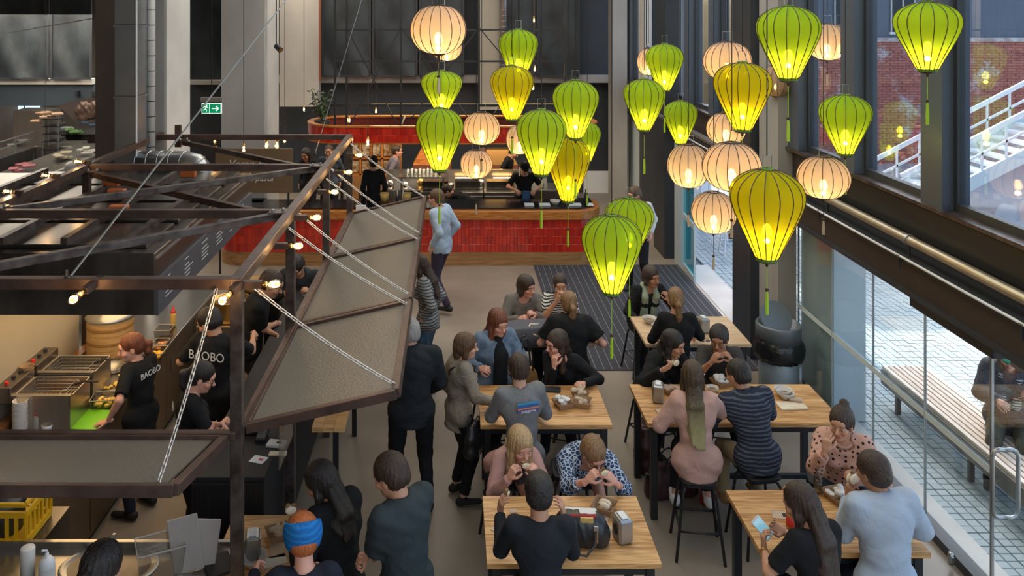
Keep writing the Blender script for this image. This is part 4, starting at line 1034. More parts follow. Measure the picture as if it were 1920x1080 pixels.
# chalkboard and exit sign
def text(s, size, m_, parent, loc, rot, name='lettering', sx=1, font_shear=0, ext=.001, align='CENTER'):
    cu = bpy.data.curves.new(name, 'FONT'); cu.body = s; cu.size = size; cu.extrude = ext; cu.align_x = align; cu.align_y = 'CENTER'; cu.shear = font_shear; cu.resolution_u = 3
    tmp = bpy.data.objects.new('tmp', cu); C.objects.link(tmp)
    me = bpy.data.meshes.new_from_object(tmp.evaluated_get(bpy.context.evaluated_depsgraph_get())); bpy.data.objects.remove(tmp); me.materials.clear()
    me.materials.append(M[m_] if isinstance(m_, str) else m_)
    o = link(name, me, parent, loc); o.rotation_euler = rot; o.scale = (sx, 1, 1); return o
def chalkboard():
    p = P(476, 320, 14.6)
    t = thing('chalkboard', 'dark brown chalkboard with handwritten pasta specials behind the far crossbeam', 'chalkboard', p)
    MB().cbox((0, 0, 0), (1.35, .03, .78), b=.004).build('board', mat('brown_board', (.16, .10, .05), .6, noise=(2, .5, (.11, .07, .035))), t)
    text('Vegan Pasta', .19, 'chalk', t, (.0, -.03, .12), (R(90), 0, 0), font_shear=.3, ext=.002)
    text('& Alert pasta', .15, 'chalk', t, (-.06, -.03, -.13), (R(90), 0, 0), font_shear=.3, ext=.002)
    for x in (-.6, .6): MB().bar((x, .03, -.38), (x, .03, -p.z), .03).build('leg', M['black_metal'], t)
chalkboard()
def exit_sign():
    p = P(397, 203, 15.2); t = thing('exit_sign', 'green and white running-man exit sign with an arrow under a small bracket', 'sign', p)
    M['exit_green'] = mat('exit_green', (.0, .16, .07), .4, emit=((.0, .35, .14), .5)); wp = mat('exit_white', (.8, .85, .8), .5, emit=((.8, 1, .85), .7))
    MB().cbox((0, 0, 0), (.36, .05, .19), b=.004).build('case', wp, t)
    MB().cbox((.07, -.027, 0), (.20, .004, .165)).build('green_field', M['exit_green'], t)
    MB().cbox((-.105, -.027, 0), (.13, .004, .165)).build('green_field', M['exit_green'], t)
    a = MB(); a.bar((.01, -.031, 0), (.12, -.031, 0), .004, .02); a.bar((.13, -.031, 0), (.085, -.031, .045), .004, .02); a.bar((.13, -.031, 0), (.085, -.031, -.045), .004, .02); a.build('arrow', wp, t)
    m = MB(); m.cbox((-.085, -.031, .055), (.025, .004, .025))
    for q, r_ in (((-.09, .04), (-.105, -.005)), ((-.105, -.005), (-.08, -.03)), ((-.08, -.03), (-.085, -.065)), ((-.105, -.005), (-.13, -.03)), ((-.13, -.03), (-.155, -.03)), ((-.09, .035), (-.06, .01)), ((-.092, .035), (-.125, .03)), ((-.125, .03), (-.14, .005))):
        m.bar((q[0], -.031, q[1]), (r_[0], -.031, r_[1]), .004, .013)
    m.build('running_figure', wp, t)
    MB().cbox((0, .0, .16), (.40, .10, .08), b=.004).build('bracket', M['bench_side'], t)
    MB().bar((0, 0, .2), (0, 0, 8 - p.z), .015).build('hanger', M['black_metal'], t)
exit_sign()
# spotlights on the pale column
def spot(px, py, D, lb):
    p = P(px, py, D); t = thing('track_spotlight', lb, 'spotlight', p)
    MB().tube([(0, 0, .1), (0, 0, 7.9 - p.z)], .012, 6).build('stem', M['black_metal'], t)
    MB().tube([(0, 0, .06), (.10, -.08, -.02)], .055, 14).build('can', M['black_metal'], t, smooth=False)
    MB().tube([(.10, -.08, -.02), (.104, -.084, -.024)], .042, 14).build('lens', M['brass'], t)
spot(518, 92, 15.5, 'small black spotlight hanging beside the pale concrete column')
spot(1212, 95, 17.2, 'small black spotlight near the far window columns')
for k, (px, py, D, lb) in enumerate(((1001, 38, 17, 'upper bare bulb before the black screens, right of the highest lime lantern'), (1003, 130, 17, 'middle bare bulb before the black screens beside the olive lantern'), (1000, 165, 17, 'lowest bare bulb before the black screens beside the olive lantern'), (655, 225, 16, 'bare bulb lying over the red bulkhead near the plant'), (705, 208, 18, 'bare bulb over the table behind the red bulkhead'), (570, 205, 19, 'bare bulb in the corridor left of the plant'), (520, 212, 19, 'bare bulb in the corridor beside the pale column'))):
    stub_lamp(P(px, py, D), (0, 0, -1), lb, 7.85 - P(px, py, D).z, 3)

# pans, tubs and steel inserts along the bar cooking line
r3 = random.Random(12)
for k in range(12):
    x = -1.55 + k * .31; hgt = r3.uniform(.08, .20)
    t = thing('steel_container', 'steel container on the bar cooking line, number %s from the left' % ('one two three four five six seven eight nine ten eleven twelve'.split()[k]), 'container', (x, 17.12 + r3.uniform(-.05, .08), .955 if k > 3 else .955), group='steel containers on the bar cooking line')
    MB().lathe([(0, 0), (.07, 0), (.075, hgt), (.068, hgt), (.06, .01), (0, .01)], 14).build('container_wall', M['stainless'] if k % 3 else M['brass'], t, smooth=True)
    if k % 2: MB().tube([(.0, 0, .02), (r3.uniform(-.05, .05), .02, hgt + .16)], .006, 5).build('ladle', M['galv'], t)

us = tag(MB().box(-.55, -.2, .0, .55, .2, .62).build('under_shelf', M['black_matte'], loc=(P(741, 0, 16.2).x, 16.12, 0)), 'black cabinet under the bar carrying the folded towels', 'cabinet')
# ================================================================== SMOOTH BODIES
class Field:
    "a smooth union of tapered capsules and ellipsoids, turned into one continuous quad surface"
    def __init__(s, k=.02): s.p = []; s.k = k
    def cap(s, a, b, ra, rb=None, n=None, sq=1, cut=None, k=None, op='u'):
        s.p.append((op, 'c', np.array(a, np.float32), np.array(b, np.float32), ra, rb if rb is not None else ra, None if n is None else np.array(n, np.float32), sq, cut, s.k if k is None else k)); return s
    def ell(s, c, r, ax=None, k=None, op='u', cut=None):
        s.p.append((op, 'e', np.array(c, np.float32), np.array(r, np.float32), np.eye(3, dtype=np.float32) if ax is None else np.array(ax, np.float32), None, None, 1, cut, s.k if k is None else k)); return s
    def surface(s, h, noise=None, clip=None):
        lo = []; hi = []
        for q in s.p:
            if q[0] != 'u': continue
            if q[1] == 'c':
                m = max(q[4], q[5]) * max(1, 1 / q[7] if q[7] < 1 else 1); lo.append(np.minimum(q[2], q[3]) - m); hi.append(np.maximum(q[2], q[3]) + m)
            else: m = q[3].max(); lo.append(q[2] - m); hi.append(q[2] + m)
        o = np.min(lo, 0) - 3 * h - .01; e = np.max(hi, 0) + 3 * h + .01
        n = np.ceil((e - o) / h).astype(int) + 1
        G = np.full(n, 1.0, np.float32)
        ax = [o[i] + h * np.arange(n[i], dtype=np.float32) for i in range(3)]
        for q in s.p:
            op, kind, A, B = q[:4]; k = q[9]
            if kind == 'c': m = max(q[4], q[5]) * 1.05 + k + 2.2 * h; l_ = np.minimum(A, B) - m; u_ = np.maximum(A, B) + m
            else: m = B.max() + k + 2.2 * h; l_ = A - m; u_ = A + m
            i0 = np.clip(np.floor((l_ - o) / h).astype(int), 0, n); i1 = np.clip(np.ceil((u_ - o) / h).astype(int) + 1, 0, n)
            if (i1 <= i0).any(): continue
            X = ax[0][i0[0]:i1[0], None, None]; Y = ax[1][None, i0[1]:i1[1], None]; Z = ax[2][None, None, i0[2]:i1[2]]
            if kind == 'c':
                x, y, z = X - A[0], Y - A[1], Z - A[2]; d = B - A
                if q[7] != 1:
                    N = q[6]; t = (x * N[0] + y * N[1] + z * N[2]) * (1 / q[7] - 1); x = x + t * N[0]; y = y + t * N[1]; z = z + t * N[2]
                    dn = float(d @ N) * (1 / q[7] - 1); d = d + dn * N
                dd = max(float(d @ d), 1e-9); t = np.clip((x * d[0] + y * d[1] + z * d[2]) / dd, 0, 1)
                D = np.sqrt((x - t * d[0]) ** 2 + (y - t * d[1]) ** 2 + (z - t * d[2]) ** 2) - (q[4] + t * (q[5] - q[4]))
                if q[7] < 1: D = D * (.5 + .5 * q[7])
            else:
                E = q[4]; x, y, z = X - A[0], Y - A[1], Z - A[2]; r = B
                a = (x * E[0][0] + y * E[0][1] + z * E[0][2]) / r[0]; b = (x * E[1][0] + y * E[1][1] + z * E[1][2]) / r[1]; c = (x * E[2][0] + y * E[2][1] + z * E[2][2]) / r[2]
                k0 = np.sqrt(a * a + b * b + c * c); k1 = np.sqrt((a / r[0]) ** 2 + (b / r[1]) ** 2 + (c / r[2]) ** 2) + 1e-6
                D = k0 * (k0 - 1) / k1
            if q[8]:
                for cp, cn in q[8]:
                    D = np.maximum(D, (X - cp[0]) * cn[0] + (Y - cp[1]) * cn[1] + (Z - cp[2]) * cn[2])
            S = G[i0[0]:i1[0], i0[1]:i1[1], i0[2]:i1[2]]
            if op == 'u':
                hh = np.maximum(k - np.abs(S - D), 0); S[...] = np.minimum(S, D) - hh * hh / (4 * k)
            else:
                D = -D; hh = np.maximum(k - np.abs(S - D), 0); S[...] = np.maximum(S, D) + hh * hh / (4 * k)
        X = ax[0][:, None, None]; Y = ax[1][None, :, None]; Z = ax[2][None, None, :]
        if clip:
            for cp, cn in clip: G = np.maximum(G, (X - cp[0]) * cn[0] + (Y - cp[1]) * cn[1] + (Z - cp[2]) * cn[2])
        if noise is not None: G = G + noise(X, Y, Z)
        G[0] = G[-1] = 1; G[:, 0] = G[:, -1] = 1; G[:, :, 0] = G[:, :, -1] = 1
        return nets(G, o, h)

def nets(G, o, h):
    S = G < 0; nx, ny, nz = G.shape
    off = [(i, j, k) for i in (0, 1) for j in (0, 1) for k in (0, 1)]
    cnt = np.zeros((nx-1, ny-1, nz-1), np.uint8)
    for i, j, k in off: cnt += S[i:nx-1+i, j:ny-1+j, k:nz-1+k]
    act = (cnt > 0) & (cnt < 8); I = np.argwhere(act)
    if len(I) == 0: return np.zeros((0, 3)), np.zeros((0, 4), int)
    vid = np.full(act.shape, -1, np.int64); vid[act] = np.arange(len(I))
    V = {c: G[I[:, 0] + c[0], I[:, 1] + c[1], I[:, 2] + c[2]] for c in off}
    acc = np.zeros((len(I), 3)); c_ = np.zeros(len(I))
    for a in off:
        for ax in range(3):
            if a[ax]: continue
            b = list(a); b[ax] = 1; b = tuple(b); va, vb = V[a], V[b]; m = (va < 0) != (vb < 0)
            t = np.where(m, va / np.where(m, va - vb, 1), 0)
            for d in range(3): acc[:, d] += m * (a[d] + (t if d == ax else 0))
            c_ += m
    P_ = (I + acc / c_[:, None]) * h + o
    Q = []
    for ax in range(3):
        u, v = [(1, 2), (2, 0), (0, 1)][ax]
        sl0 = [slice(None)] * 3; sl1 = [slice(None)] * 3; sl0[ax] = slice(0, -1); sl1[ax] = slice(1, None)
        a = S[tuple(sl0)]; b = S[tuple(sl1)]; X = np.argwhere(a != b)
        if len(X) == 0: continue
        X = X[(X[:, u] > 0) & (X[:, v] > 0)]
        inside = a[X[:, 0], X[:, 1], X[:, 2]]
        def g(du, dv):
            Y = X.copy(); Y[:, u] -= du; Y[:, v] -= dv; return vid[Y[:, 0], Y[:, 1], Y[:, 2]]
        q = np.stack([g(1, 1), g(0, 1), g(0, 0), g(1, 0)], 1)
        q[~inside] = q[~inside][:, ::-1]; Q.append(q)
    return P_, np.concatenate(Q)

def np_mesh(name, V, Q, mats, mi=None, col=None, smooth=True):
    me = bpy.data.meshes.new(name); nv, nq = len(V), len(Q)
    me.vertices.add(nv); me.vertices.foreach_set('co', np.ascontiguousarray(V, np.float32).ravel())
    me.loops.add(nq * 4); me.loops.foreach_set('vertex_index', np.ascontiguousarray(Q, np.int32).ravel())
    me.polygons.add(nq); me.polygons.foreach_set('loop_start', np.arange(nq, dtype=np.int32) * 4)
    me.polygons.foreach_set('use_smooth', np.full(nq, smooth))
    for m in mats: me.materials.append(m)
    if mi is not None: me.polygons.foreach_set('material_index', mi.astype(np.int32))
    me.update(calc_edges=True)
    if col is not None:
        a = me.color_attributes.new('Tint', 'FLOAT_COLOR', 'POINT'); c = np.ones((nv, 4), np.float32); c[:, :3] = col; a.data.foreach_set('color', c.ravel())
    return me
# ================================================================== PEOPLE
def skin_mat():
    m = bpy.data.materials.new('skin'); m.use_nodes = True; n = m.node_tree.nodes; l = m.node_tree.links; b = n['Principled BSDF']
    a = n.new('ShaderNodeAttribute'); a.attribute_name = 'Tint'; l.new(a.outputs['Color'], b.inputs['Base Color']); b.inputs['Roughness'].default_value = .48
    b.inputs['Specular IOR Level'].default_value = .35; return m
M['skin'] = skin_mat(); M['eye_white'] = mat('eye_white', (.52, .47, .44), .3); M['iris'] = mat('iris', (.035, .02, .012), .1)
M['teeth'] = M['eye_white']
SK = {'fair': (.68, .39, .28), 'mid': (.56, .30, .19), 'tan': (.42, .205, .12), 'rosy': (.70, .37, .27)}
def cloth(name, col, rough=.85, pattern=None, c2=None, bump=.35, wr=9):
    m = mat(name, col, rough, spec=.25); n = m.node_tree.nodes; l = m.node_tree.links; b = n['Principled BSDF']
    tc = n.new('ShaderNodeTexCoord')
    # fine folds and weave
    t = n.new('ShaderNodeTexNoise'); t.inputs['Scale'].default_value = wr; t.inputs['Detail'].default_value = 3; t.inputs['Distortion'].default_value = .8; l.new(tc.outputs['Object'], t.inputs['Vector'])
    t2 = n.new('ShaderNodeTexNoise'); t2.inputs['Scale'].default_value = 320; l.new(tc.outputs['Object'], t2.inputs['Vector'])
    bp = n.new('ShaderNodeBump'); bp.inputs['Strength'].default_value = bump; bp.inputs['Distance'].default_value = .03; l.new(t.outputs['Fac'], bp.inputs['Height'])
    b2 = n.new('ShaderNodeBump'); b2.inputs['Strength'].default_value = .15; b2.inputs['Distance'].default_value = .002; l.new(t2.outputs['Fac'], b2.inputs['Height']); l.new(bp.outputs[0], b2.inputs['Normal']); l.new(b2.outputs[0], b.inputs['Normal'])
    def mixin(fac, ca=col, cb=c2):
        mx = n.new('ShaderNodeMix'); mx.data_type = 'RGBA'; mx.inputs['A'].default_value = (*ca, 1); mx.inputs['B'].default_value = (*cb, 1); l.new(fac, mx.inputs['Factor']); l.new(mx.outputs['Result'], b.inputs['Base Color'])
    def math_(op, a, v=None, clamp=False):
        q = n.new('ShaderNodeMath'); q.operation = op; q.use_clamp = clamp
        if isinstance(a, (int, float)): q.inputs[0].default_value = a
        else: l.new(a, q.inputs[0])
        if v is not None:
            if isinstance(v, (int, float)): q.inputs[1].default_value = v
            else: l.new(v, q.inputs[1])
        return q.outputs[0]
    if pattern:
        sx = n.new('ShaderNodeSeparateXYZ'); l.new(tc.outputs['Object'], sx.inputs[0])
    if pattern == 'stripes':       # bold horizontal
        mixin(math_('GREATER_THAN', math_('SINE', math_('ADD', math_('MULTIPLY', sx.outputs[2], 240), math_('MULTIPLY', t.outputs['Fac'], 6))), .1))
    elif pattern == 'fine':
        mixin(math_('GREATER_THAN', math_('SINE', math_('ADD', math_('MULTIPLY', sx.outputs[2], 190), math_('MULTIPLY', t.outputs['Fac'], 5))), .35))
    elif pattern == 'dots':
        v = n.new('ShaderNodeTexVoronoi'); v.inputs['Scale'].default_value = 24; v.inputs['Randomness'].default_value = .35; l.new(tc.outputs['Object'], v.inputs['Vector']); mixin(math_('LESS_THAN', v.outputs['Distance'], .27))
    elif pattern == 'lattice':
        v = n.new('ShaderNodeTexVoronoi'); v.feature = 'DISTANCE_TO_EDGE'; v.inputs['Scale'].default_value = 30; v.inputs['Randomness'].default_value = .6; l.new(tc.outputs['Object'], v.inputs['Vector'])
        mixin(math_('LESS_THAN', v.outputs['Distance'], .09))
    elif pattern == 'marl':
        t3 = n.new('ShaderNodeTexNoise'); t3.inputs['Scale'].default_value = 70; t3.inputs['Detail'].default_value = 4; l.new(tc.outputs['Object'], t3.inputs['Vector']); mixin(math_('MULTIPLY', math_('SUBTRACT', t3.outputs['Fac'], .35), 2.2, True))
    elif pattern == 'denim':
        t3 = n.new('ShaderNodeTexNoise'); t3.inputs['Scale'].default_value = 12; t3.inputs['Detail'].default_value = 6; l.new(tc.outputs['Object'], t3.inputs['Vector']); mixin(math_('MULTIPLY', math_('SUBTRACT', t3.outputs['Fac'], .38), 3, True))
    return m
def hair_mat(name, c1, c2, ombre=None):
    m = mat(name, c1, .42, spec=.5); n = m.node_tree.nodes; l = m.node_tree.links; b = n['Principled BSDF']
    tc = n.new('ShaderNodeTexCoord'); mp = n.new('ShaderNodeMapping'); mp.inputs['Scale'].default_value = (130, 130, 9); l.new(tc.outputs['Object'], mp.inputs[0])
    t = n.new('ShaderNodeTexNoise'); t.inputs['Detail'].default_value = 3; t.inputs['Scale'].default_value = 1; t.inputs['Distortion'].default_value = 1.2; l.new(mp.outputs[0], t.inputs['Vector'])
    r = n.new('ShaderNodeValToRGB'); r.color_ramp.elements[0].position = .35; r.color_ramp.elements[1].position = .65; r.color_ramp.elements[0].color = (*c1, 1); r.color_ramp.elements[1].color = (*c2, 1); l.new(t.outputs['Fac'], r.inputs[0]); out = r.outputs[0]
    if ombre:
        sx = n.new('ShaderNodeSeparateXYZ'); l.new(tc.outputs['Object'], sx.inputs[0]); mr = n.new('ShaderNodeMapRange'); mr.inputs[1].default_value = ombre[0]; mr.inputs[2].default_value = ombre[1]; l.new(sx.outputs[2], mr.inputs[0])
        ad = n.new('ShaderNodeMath'); ad.operation = 'MULTIPLY_ADD'; ad.inputs[1].default_value = .6; ad.use_clamp = True; sb = n.new('ShaderNodeMath'); sb.operation = 'SUBTRACT'; sb.inputs[1].default_value = .5; l.new(t.outputs['Fac'], sb.inputs[0]); l.new(sb.outputs[0], ad.inputs[0]); l.new(mr.outputs[0], ad.inputs[2])
        mx = n.new('ShaderNodeMix'); mx.data_type = 'RGBA'; l.new(out, mx.inputs['A']); mx.inputs['B'].default_value = (*ombre[2], 1); l.new(ad.outputs[0], mx.inputs['Factor']); out = mx.outputs['Result']
    l.new(out, b.inputs['Base Color'])
    bp = n.new('ShaderNodeBump'); bp.inputs['Strength'].default_value = .8; bp.inputs['Distance'].default_value = .008; l.new(t.outputs['Fac'], bp.inputs['Height']); l.new(bp.outputs[0], b.inputs['Normal'])
    return m
HM = {'black': hair_mat('black_hair', (.010, .008, .008), (.035, .028, .025)), 'dark': hair_mat('dark_brown_hair', (.022, .013, .009), (.07, .04, .027)),
      'brown': hair_mat('brown_hair', (.06, .032, .018), (.17, .095, .05)), 'auburn': hair_mat('auburn_hair', (.10, .028, .013), (.24, .08, .04)),
      'blonde': hair_mat('blonde_hair', (.30, .18, .08), (.66, .46, .24)), 'light': hair_mat('light_brown_hair', (.13, .07, .035), (.38, .22, .10)),
      'grey': hair_mat('grey_hair', (.22, .21, .20), (.50, .48, .46)), 'ginger': hair_mat('copper_hair', (.32, .075, .018), (.60, .19, .06)),
      'ombre': hair_mat('ombre_hair', (.025, .015, .010), (.10, .06, .03), (1.36, 1.02, (.40, .36, .17)))}
A3 = lambda v: np.array(v, np.float64)
def nrm(v): v = np.array(v, np.float64); return v / (np.linalg.norm(v) + 1e-9)
def ik(a, b, l1, l2, hint):
    "joint between a and b; b is pulled in if out of reach"
    d = b - a; L = np.linalg.norm(d); mx = (l1 + l2) * .995
    if L > mx: b = a + d / L * mx; L = mx; d = b - a
    L = max(L, abs(l1 - l2) + .02); x = (l1*l1 - l2*l2 + L*L) / (2 * L); hh = math.sqrt(max(l1*l1 - x*x, 0)); u = nrm(d); v = nrm(hint - u * (hint @ u))
    return a + u * x + v * hh, b
HEADS = 1.09
def person(label, head, D, yaw, hyaw=None, pitch=8, mode='sit', seat=.68, sex='f', skin='fair', hair=('short', 'dark', 0), top=None, bottom=None,
           hands=None, lean=None, q=1.0, big=1.0, glasses=False, tilt=0, feet=None, shoes='black_matte', stool=True, lift=0, extra=None, apron=None, sl=1.0, hem=.10, loose=.0, neck=0, leanyaw=None, hold=None, floor=0, stance=0, bare=0, build=1.0, curl=.55, knees=0, group=None):
    hc = A3(P(head[0], head[1], D)); ya = R(yaw); f = A3((math.sin(ya), math.cos(ya), 0)); r = A3((math.cos(ya), -math.sin(ya), 0)); up = A3((0, 0, 1))
    hy = R(hyaw if hyaw is not None else yaw); pt = R(pitch)
    hf0 = A3((math.sin(hy), math.cos(hy), 0)); hr = A3((math.cos(hy), -math.sin(hy), 0)); hf = hf0 * math.cos(pt) - up * math.sin(pt); hu = up * math.cos(pt) + hf0 * math.sin(pt)
    if tilt: tr = R(tilt); hr, hu = hr * math.cos(tr) + hu * math.sin(tr), hu * math.cos(tr) - hr * math.sin(tr)
    s = big; fem = sex == 'f'
    if mode != 'sit' and lean is None: lean = 4
    ly = R(leanyaw) if leanyaw is not None else ya; lf = A3((math.sin(ly), math.cos(ly), 0))
    hc_neck = lambda s: hc - (hu * .9 + up * .1) * .138 * s - hf * .030 * s
    if mode == 'sit':
        pz = seat + .10 * s; N = hc_neck(s); SP = .53 * s; dz = N[2] - pz
        if dz > SP * .995: SP = dz / .995; ca = .995
        else: ca = max(dz, .25) / SP; ca = min(ca, .995)
        sa = math.sqrt(1 - ca * ca)
        Pv = N - up * ca * SP - lf * sa * SP
    else:
        s = big if big != 1.0 else min(1.15, max(.86, (hc[2] - floor) / 1.60 / (1 - .0006 * lean * abs(lean)) )); N = hc_neck(s); SP = .53 * s
        Pv = N - (up * math.cos(R(lean)) + lf * math.sin(R(lean))) * SP
    ax = nrm(N - Pv)                             # spine direction
    bf = nrm(f - ax * (f @ ax)); br_ = nrm(r - ax * (r @ ax) - bf * (r @ bf))   # body front / right
    base = Vector((float(Pv[0]), float(Pv[1]), floor)); B0 = A3(base)
    bw = (1.0 if not fem else .93) * build
    pelvis = Pv - B0; neck_b = N - B0; spine = lambda t, back=0: pelvis + (neck_b - pelvis) * t - bf * back * s
    sw = (.166 if not fem else .146) * s * bw
    t = thing('person', label, 'person', base, group=group)
    # ---- arms
    sh = {}; el = {}; wr = {}; hd = {}
    for i, sd in ((0, -1), (1, 1)):
        S = neck_b - ax * .045 * s + br_ * sd * sw - bf * .01; sh[sd] = S
        H = hands[i] if hands else None
        if H is None: tgt = S - up * .52 * s + f * .04 + r * sd * .05; hint = -f + r * sd * .3; pn = -r * sd; cur = .35
        else:
            hp = H[0] if isinstance(H[0], (tuple, list, Vector)) else H
            tgt = A3(P(*hp)) - B0; 
            o_ = H[1] if len(H) > 1 and isinstance(H[1], dict) else {}
            hint = A3(o_.get('hint', (0, 0, 0))) if 'hint' in o_ else (-up * 1.0 + r * sd * .45 - f * .25)
            pn = A3(o_['pn']) if 'pn' in o_ else None; cur = o_.get('curl', curl)
        dd = nrm(tgt - S); w0 = tgt - dd * .02
        E, W = ik(S, w0, .285 * s, .25 * s, hint)
        fd = nrm(W - E)
        if H is not None and 'dir' in (H[1] if len(H) > 1 and isinstance(H[1], dict) else {}): fd = nrm(A3(H[1]['dir']))
        W2 = W - fd * .06 * s; 
        if pn is None: pn = nrm(-up * .6 - r * sd * .8)
        pn = nrm(pn - fd * (pn @ fd)); el[sd] = E; wr[sd] = W2; hd[sd] = (fd, pn, cur)
        E, W2 = ik(S, W2, .285 * s, .25 * s, hint); el[sd] = E; wr[sd] = W2
    # ---- legs
    hip = {}; kn = {}; an = {}; toe = {}
    for i, sd in ((0, -1), (1, 1)):
        hp = pelvis + r * sd * .088 * s * bw - up * .03 * s; hip[sd] = hp
        if mode == 'sit':
            k_ = hp + (f * .985 + r * sd * .17 - up * (.12 + knees)) * .41 * s
            fz = .30 if feet is None else feet; a_ = A3((k_[0], k_[1], 0)) - f * .10 * s + r * sd * .0; a_[2] = max(k_[2] - .40 * s, .09); 
            kk, a_ = ik(hp, a_, .415 * s, .40 * s, f + up * .2); kn[sd] = kk; an[sd] = a_; toe[sd] = a_ + f * .17 * s - up * .05
        else:
            st = stance * sd
            a_ = A3((hp[0], hp[1], 0)) + r * sd * .045 + f * st; a_[2] = .085 * s
            if mode == 'walk': a_[2] += .04 if st < 0 else 0
            kk, a_ = ik(hp, a_, .425 * s, .415 * s, f); kn[sd] = kk; an[sd] = a_; toe[sd] = a_ + f * .165 * s + r * sd * .03 - up * .045 * s
    # ---- body surface (skin)
    sk = SK[skin]; o_ = .0
    F1 = Field(.03 * s)
    F1.cap(spine(.02) - br_ * .06 * s, spine(.02) + br_ * .06 * s, .095 * s, n=bf, sq=.85).cap(spine(.1), spine(.8, .01), .095 * s * bw, .10 * s * bw, n=bf, sq=.8)
    F1.cap(spine(.72, .005) - br_ * .06 * s, spine(.72, .005) + br_ * .06 * s, .10 * s * bw, n=bf, sq=.75)
    F1.cap(spine(.93) - br_ * sw * .8, spine(.93) + br_ * sw * .8, .042 * s, k=.04)
    hb = hc - B0
    F1.cap(spine(.92), hb - hu * .07 * s - hf * .012 * s, .056 * s, .050 * s, k=.03)
    for sd in (-1, 1):
        F1.cap(sh[sd], el[sd], .042 * s, .034 * s).cap(el[sd], wr[sd], .035 * s, .023 * s, k=.015).cap(el[sd], el[sd] + (wr[sd] - el[sd]) * .45, .038 * s, .033 * s, k=.015)
        F1.cap(hip[sd], kn[sd], .068 * s, .044 * s).cap(kn[sd], an[sd], .042 * s, .030 * s).cap(kn[sd] * .75 + an[sd] * .25 - f * .012, kn[sd] * .5 + an[sd] * .5 - f * .01, (.043 if bottom else .05) * s, (.036 if bottom else .04) * s)
    V1, Q1 = F1.surface(.0155 * max(1, q * .9)); C1 = np.tile(A3(sk), (len(V1), 1))
    Vs = [V1]; Qs = [Q1]; Cs = [C1]; Ms = [np.zeros(len(Q1))]
    # ---- head
    s0 = s; s = s * HEADS; X = lambda a, b_, c: hb + (hr * a + hf * b_ + hu * c) * s
    axm = np.array([hr, hf, hu]); F2 = Field(.012 * s); hs = .93 if fem else 1.0
    e = lambda c, rr, k=.012, op='u': F2.ell(X(*c), [q_ * s for q_ in rr], axm, k * s, op)
    e((0, -.012, .032), (.074 * hs, .094, .083)); e((0, .018, -.03), (.060 * hs, .070, .080), .02); e((0, .045, -.075), (.036 * hs, .042, .034), .02); e((0, .078, .035), (.05, .02, .03), .02)
    for sx_ in (-1, 1):
        e((sx_ * .036, .062, -.022), (.026, .028, .024), .015)
    for sx_ in (-1, 1):
        e((sx_ * .0315, .103, .006), (.017, .014, .011), .012, 's')
        e((sx_ * .074 * hs, -.004, -.008), (.008, .019, .031), .006)
    F2.cap(X(0, .086, .012), X(0, .112, -.020), .0075 * s, .0125 * s, k=.010 * s); e((0, .100, -.024), (.017, .012, .009), .008)
    e((0, .086, -.049), (.023, .013, .0065), .004); e((0, .084, -.059), (.020, .013, .007), .004); e((0, .078, -.084), (.018, .014, .014), .012)
    for sx_ in (-1, 1):
        F2.ell(X(sx_ * .0315, .080, .0065), [.0125 * s] * 3, axm, .002 * s)
    F2.cap(X(0, -.020, -.05), neck_b - ax * .02, .050 * s * (.92 if fem else 1.04), .056 * s, k=.02)
    h2 = .0052 * q * s; V2, Q2 = F2.surface(h2)
    L = (V2 - hb) @ axm.T / s; C2 = np.tile(A3(sk), (len(V2), 1))
    def near(c, rr): return (((L - A3(c)) / A3(rr)) ** 2).sum(1)
    lip = near((0, .094, -.054), (.024, .02, .0125)) < 1; C2[lip] = A3(sk) * A3((.86, .60, .58))
    ck = np.exp(-near((.04, .075, -.025), (.02, .03, .02))) + np.exp(-near((-.04, .075, -.025), (.02, .03, .02))); C2 *= (1 - ck[:, None] * A3((.0, .16, .14)))
    hcol = {'black': (.02, .015, .012), 'dark': (.04, .025, .018), 'blonde': (.28, .17, .09), 'grey': (.22, .2, .18)}.get(hair[1], (.08, .045, .03))
    for sx_ in (-1, 1):
        br2 = near((sx_ * .033, .094, .0275 ), (.021, .02, .0042)) < 1; C2[br2] = A3(hcol)
        sk2 = near((sx_ * .0315, .09, .007), (.017, .02, .011)) < 1; C2[sk2] *= .88
    if hair[0] in ('beard',): pass
    Vs.append(V2); Qs.append(Q2); Cs.append(C2); Ms.append(np.zeros(len(Q2)))
    # eyes
    def ball(c, r_, m_i, n=8):
        vs = []; fs = []
        for i in range(n + 1):
            for j in range(n): a = math.pi * i / n; b_ = 2 * math.pi * j / n; vs.append(c + (hr * math.sin(a) * math.cos(b_) + hu * math.sin(a) * math.sin(b_) + hf * math.cos(a)) * r_)
        for i in range(n):
            for j in range(n): fs.append((i*n+j, (i+1)*n+j, (i+1)*n+(j+1) % n, i*n+(j+1) % n))
        Vs.append(A3(vs)); Qs.append(np.array(fs)); Cs.append(np.ones((len(vs), 3)) * .7); Ms.append(np.full(len(fs), m_i))
    if q < 2.2:
        for sx_ in (-1, 1):
            ball(X(sx_ * .0315, 0.0814, .005), .0112 * s, 1); ball(X(sx_ * .0315, 0.0872, .0040), .0066 * s, 2)
    s = s0
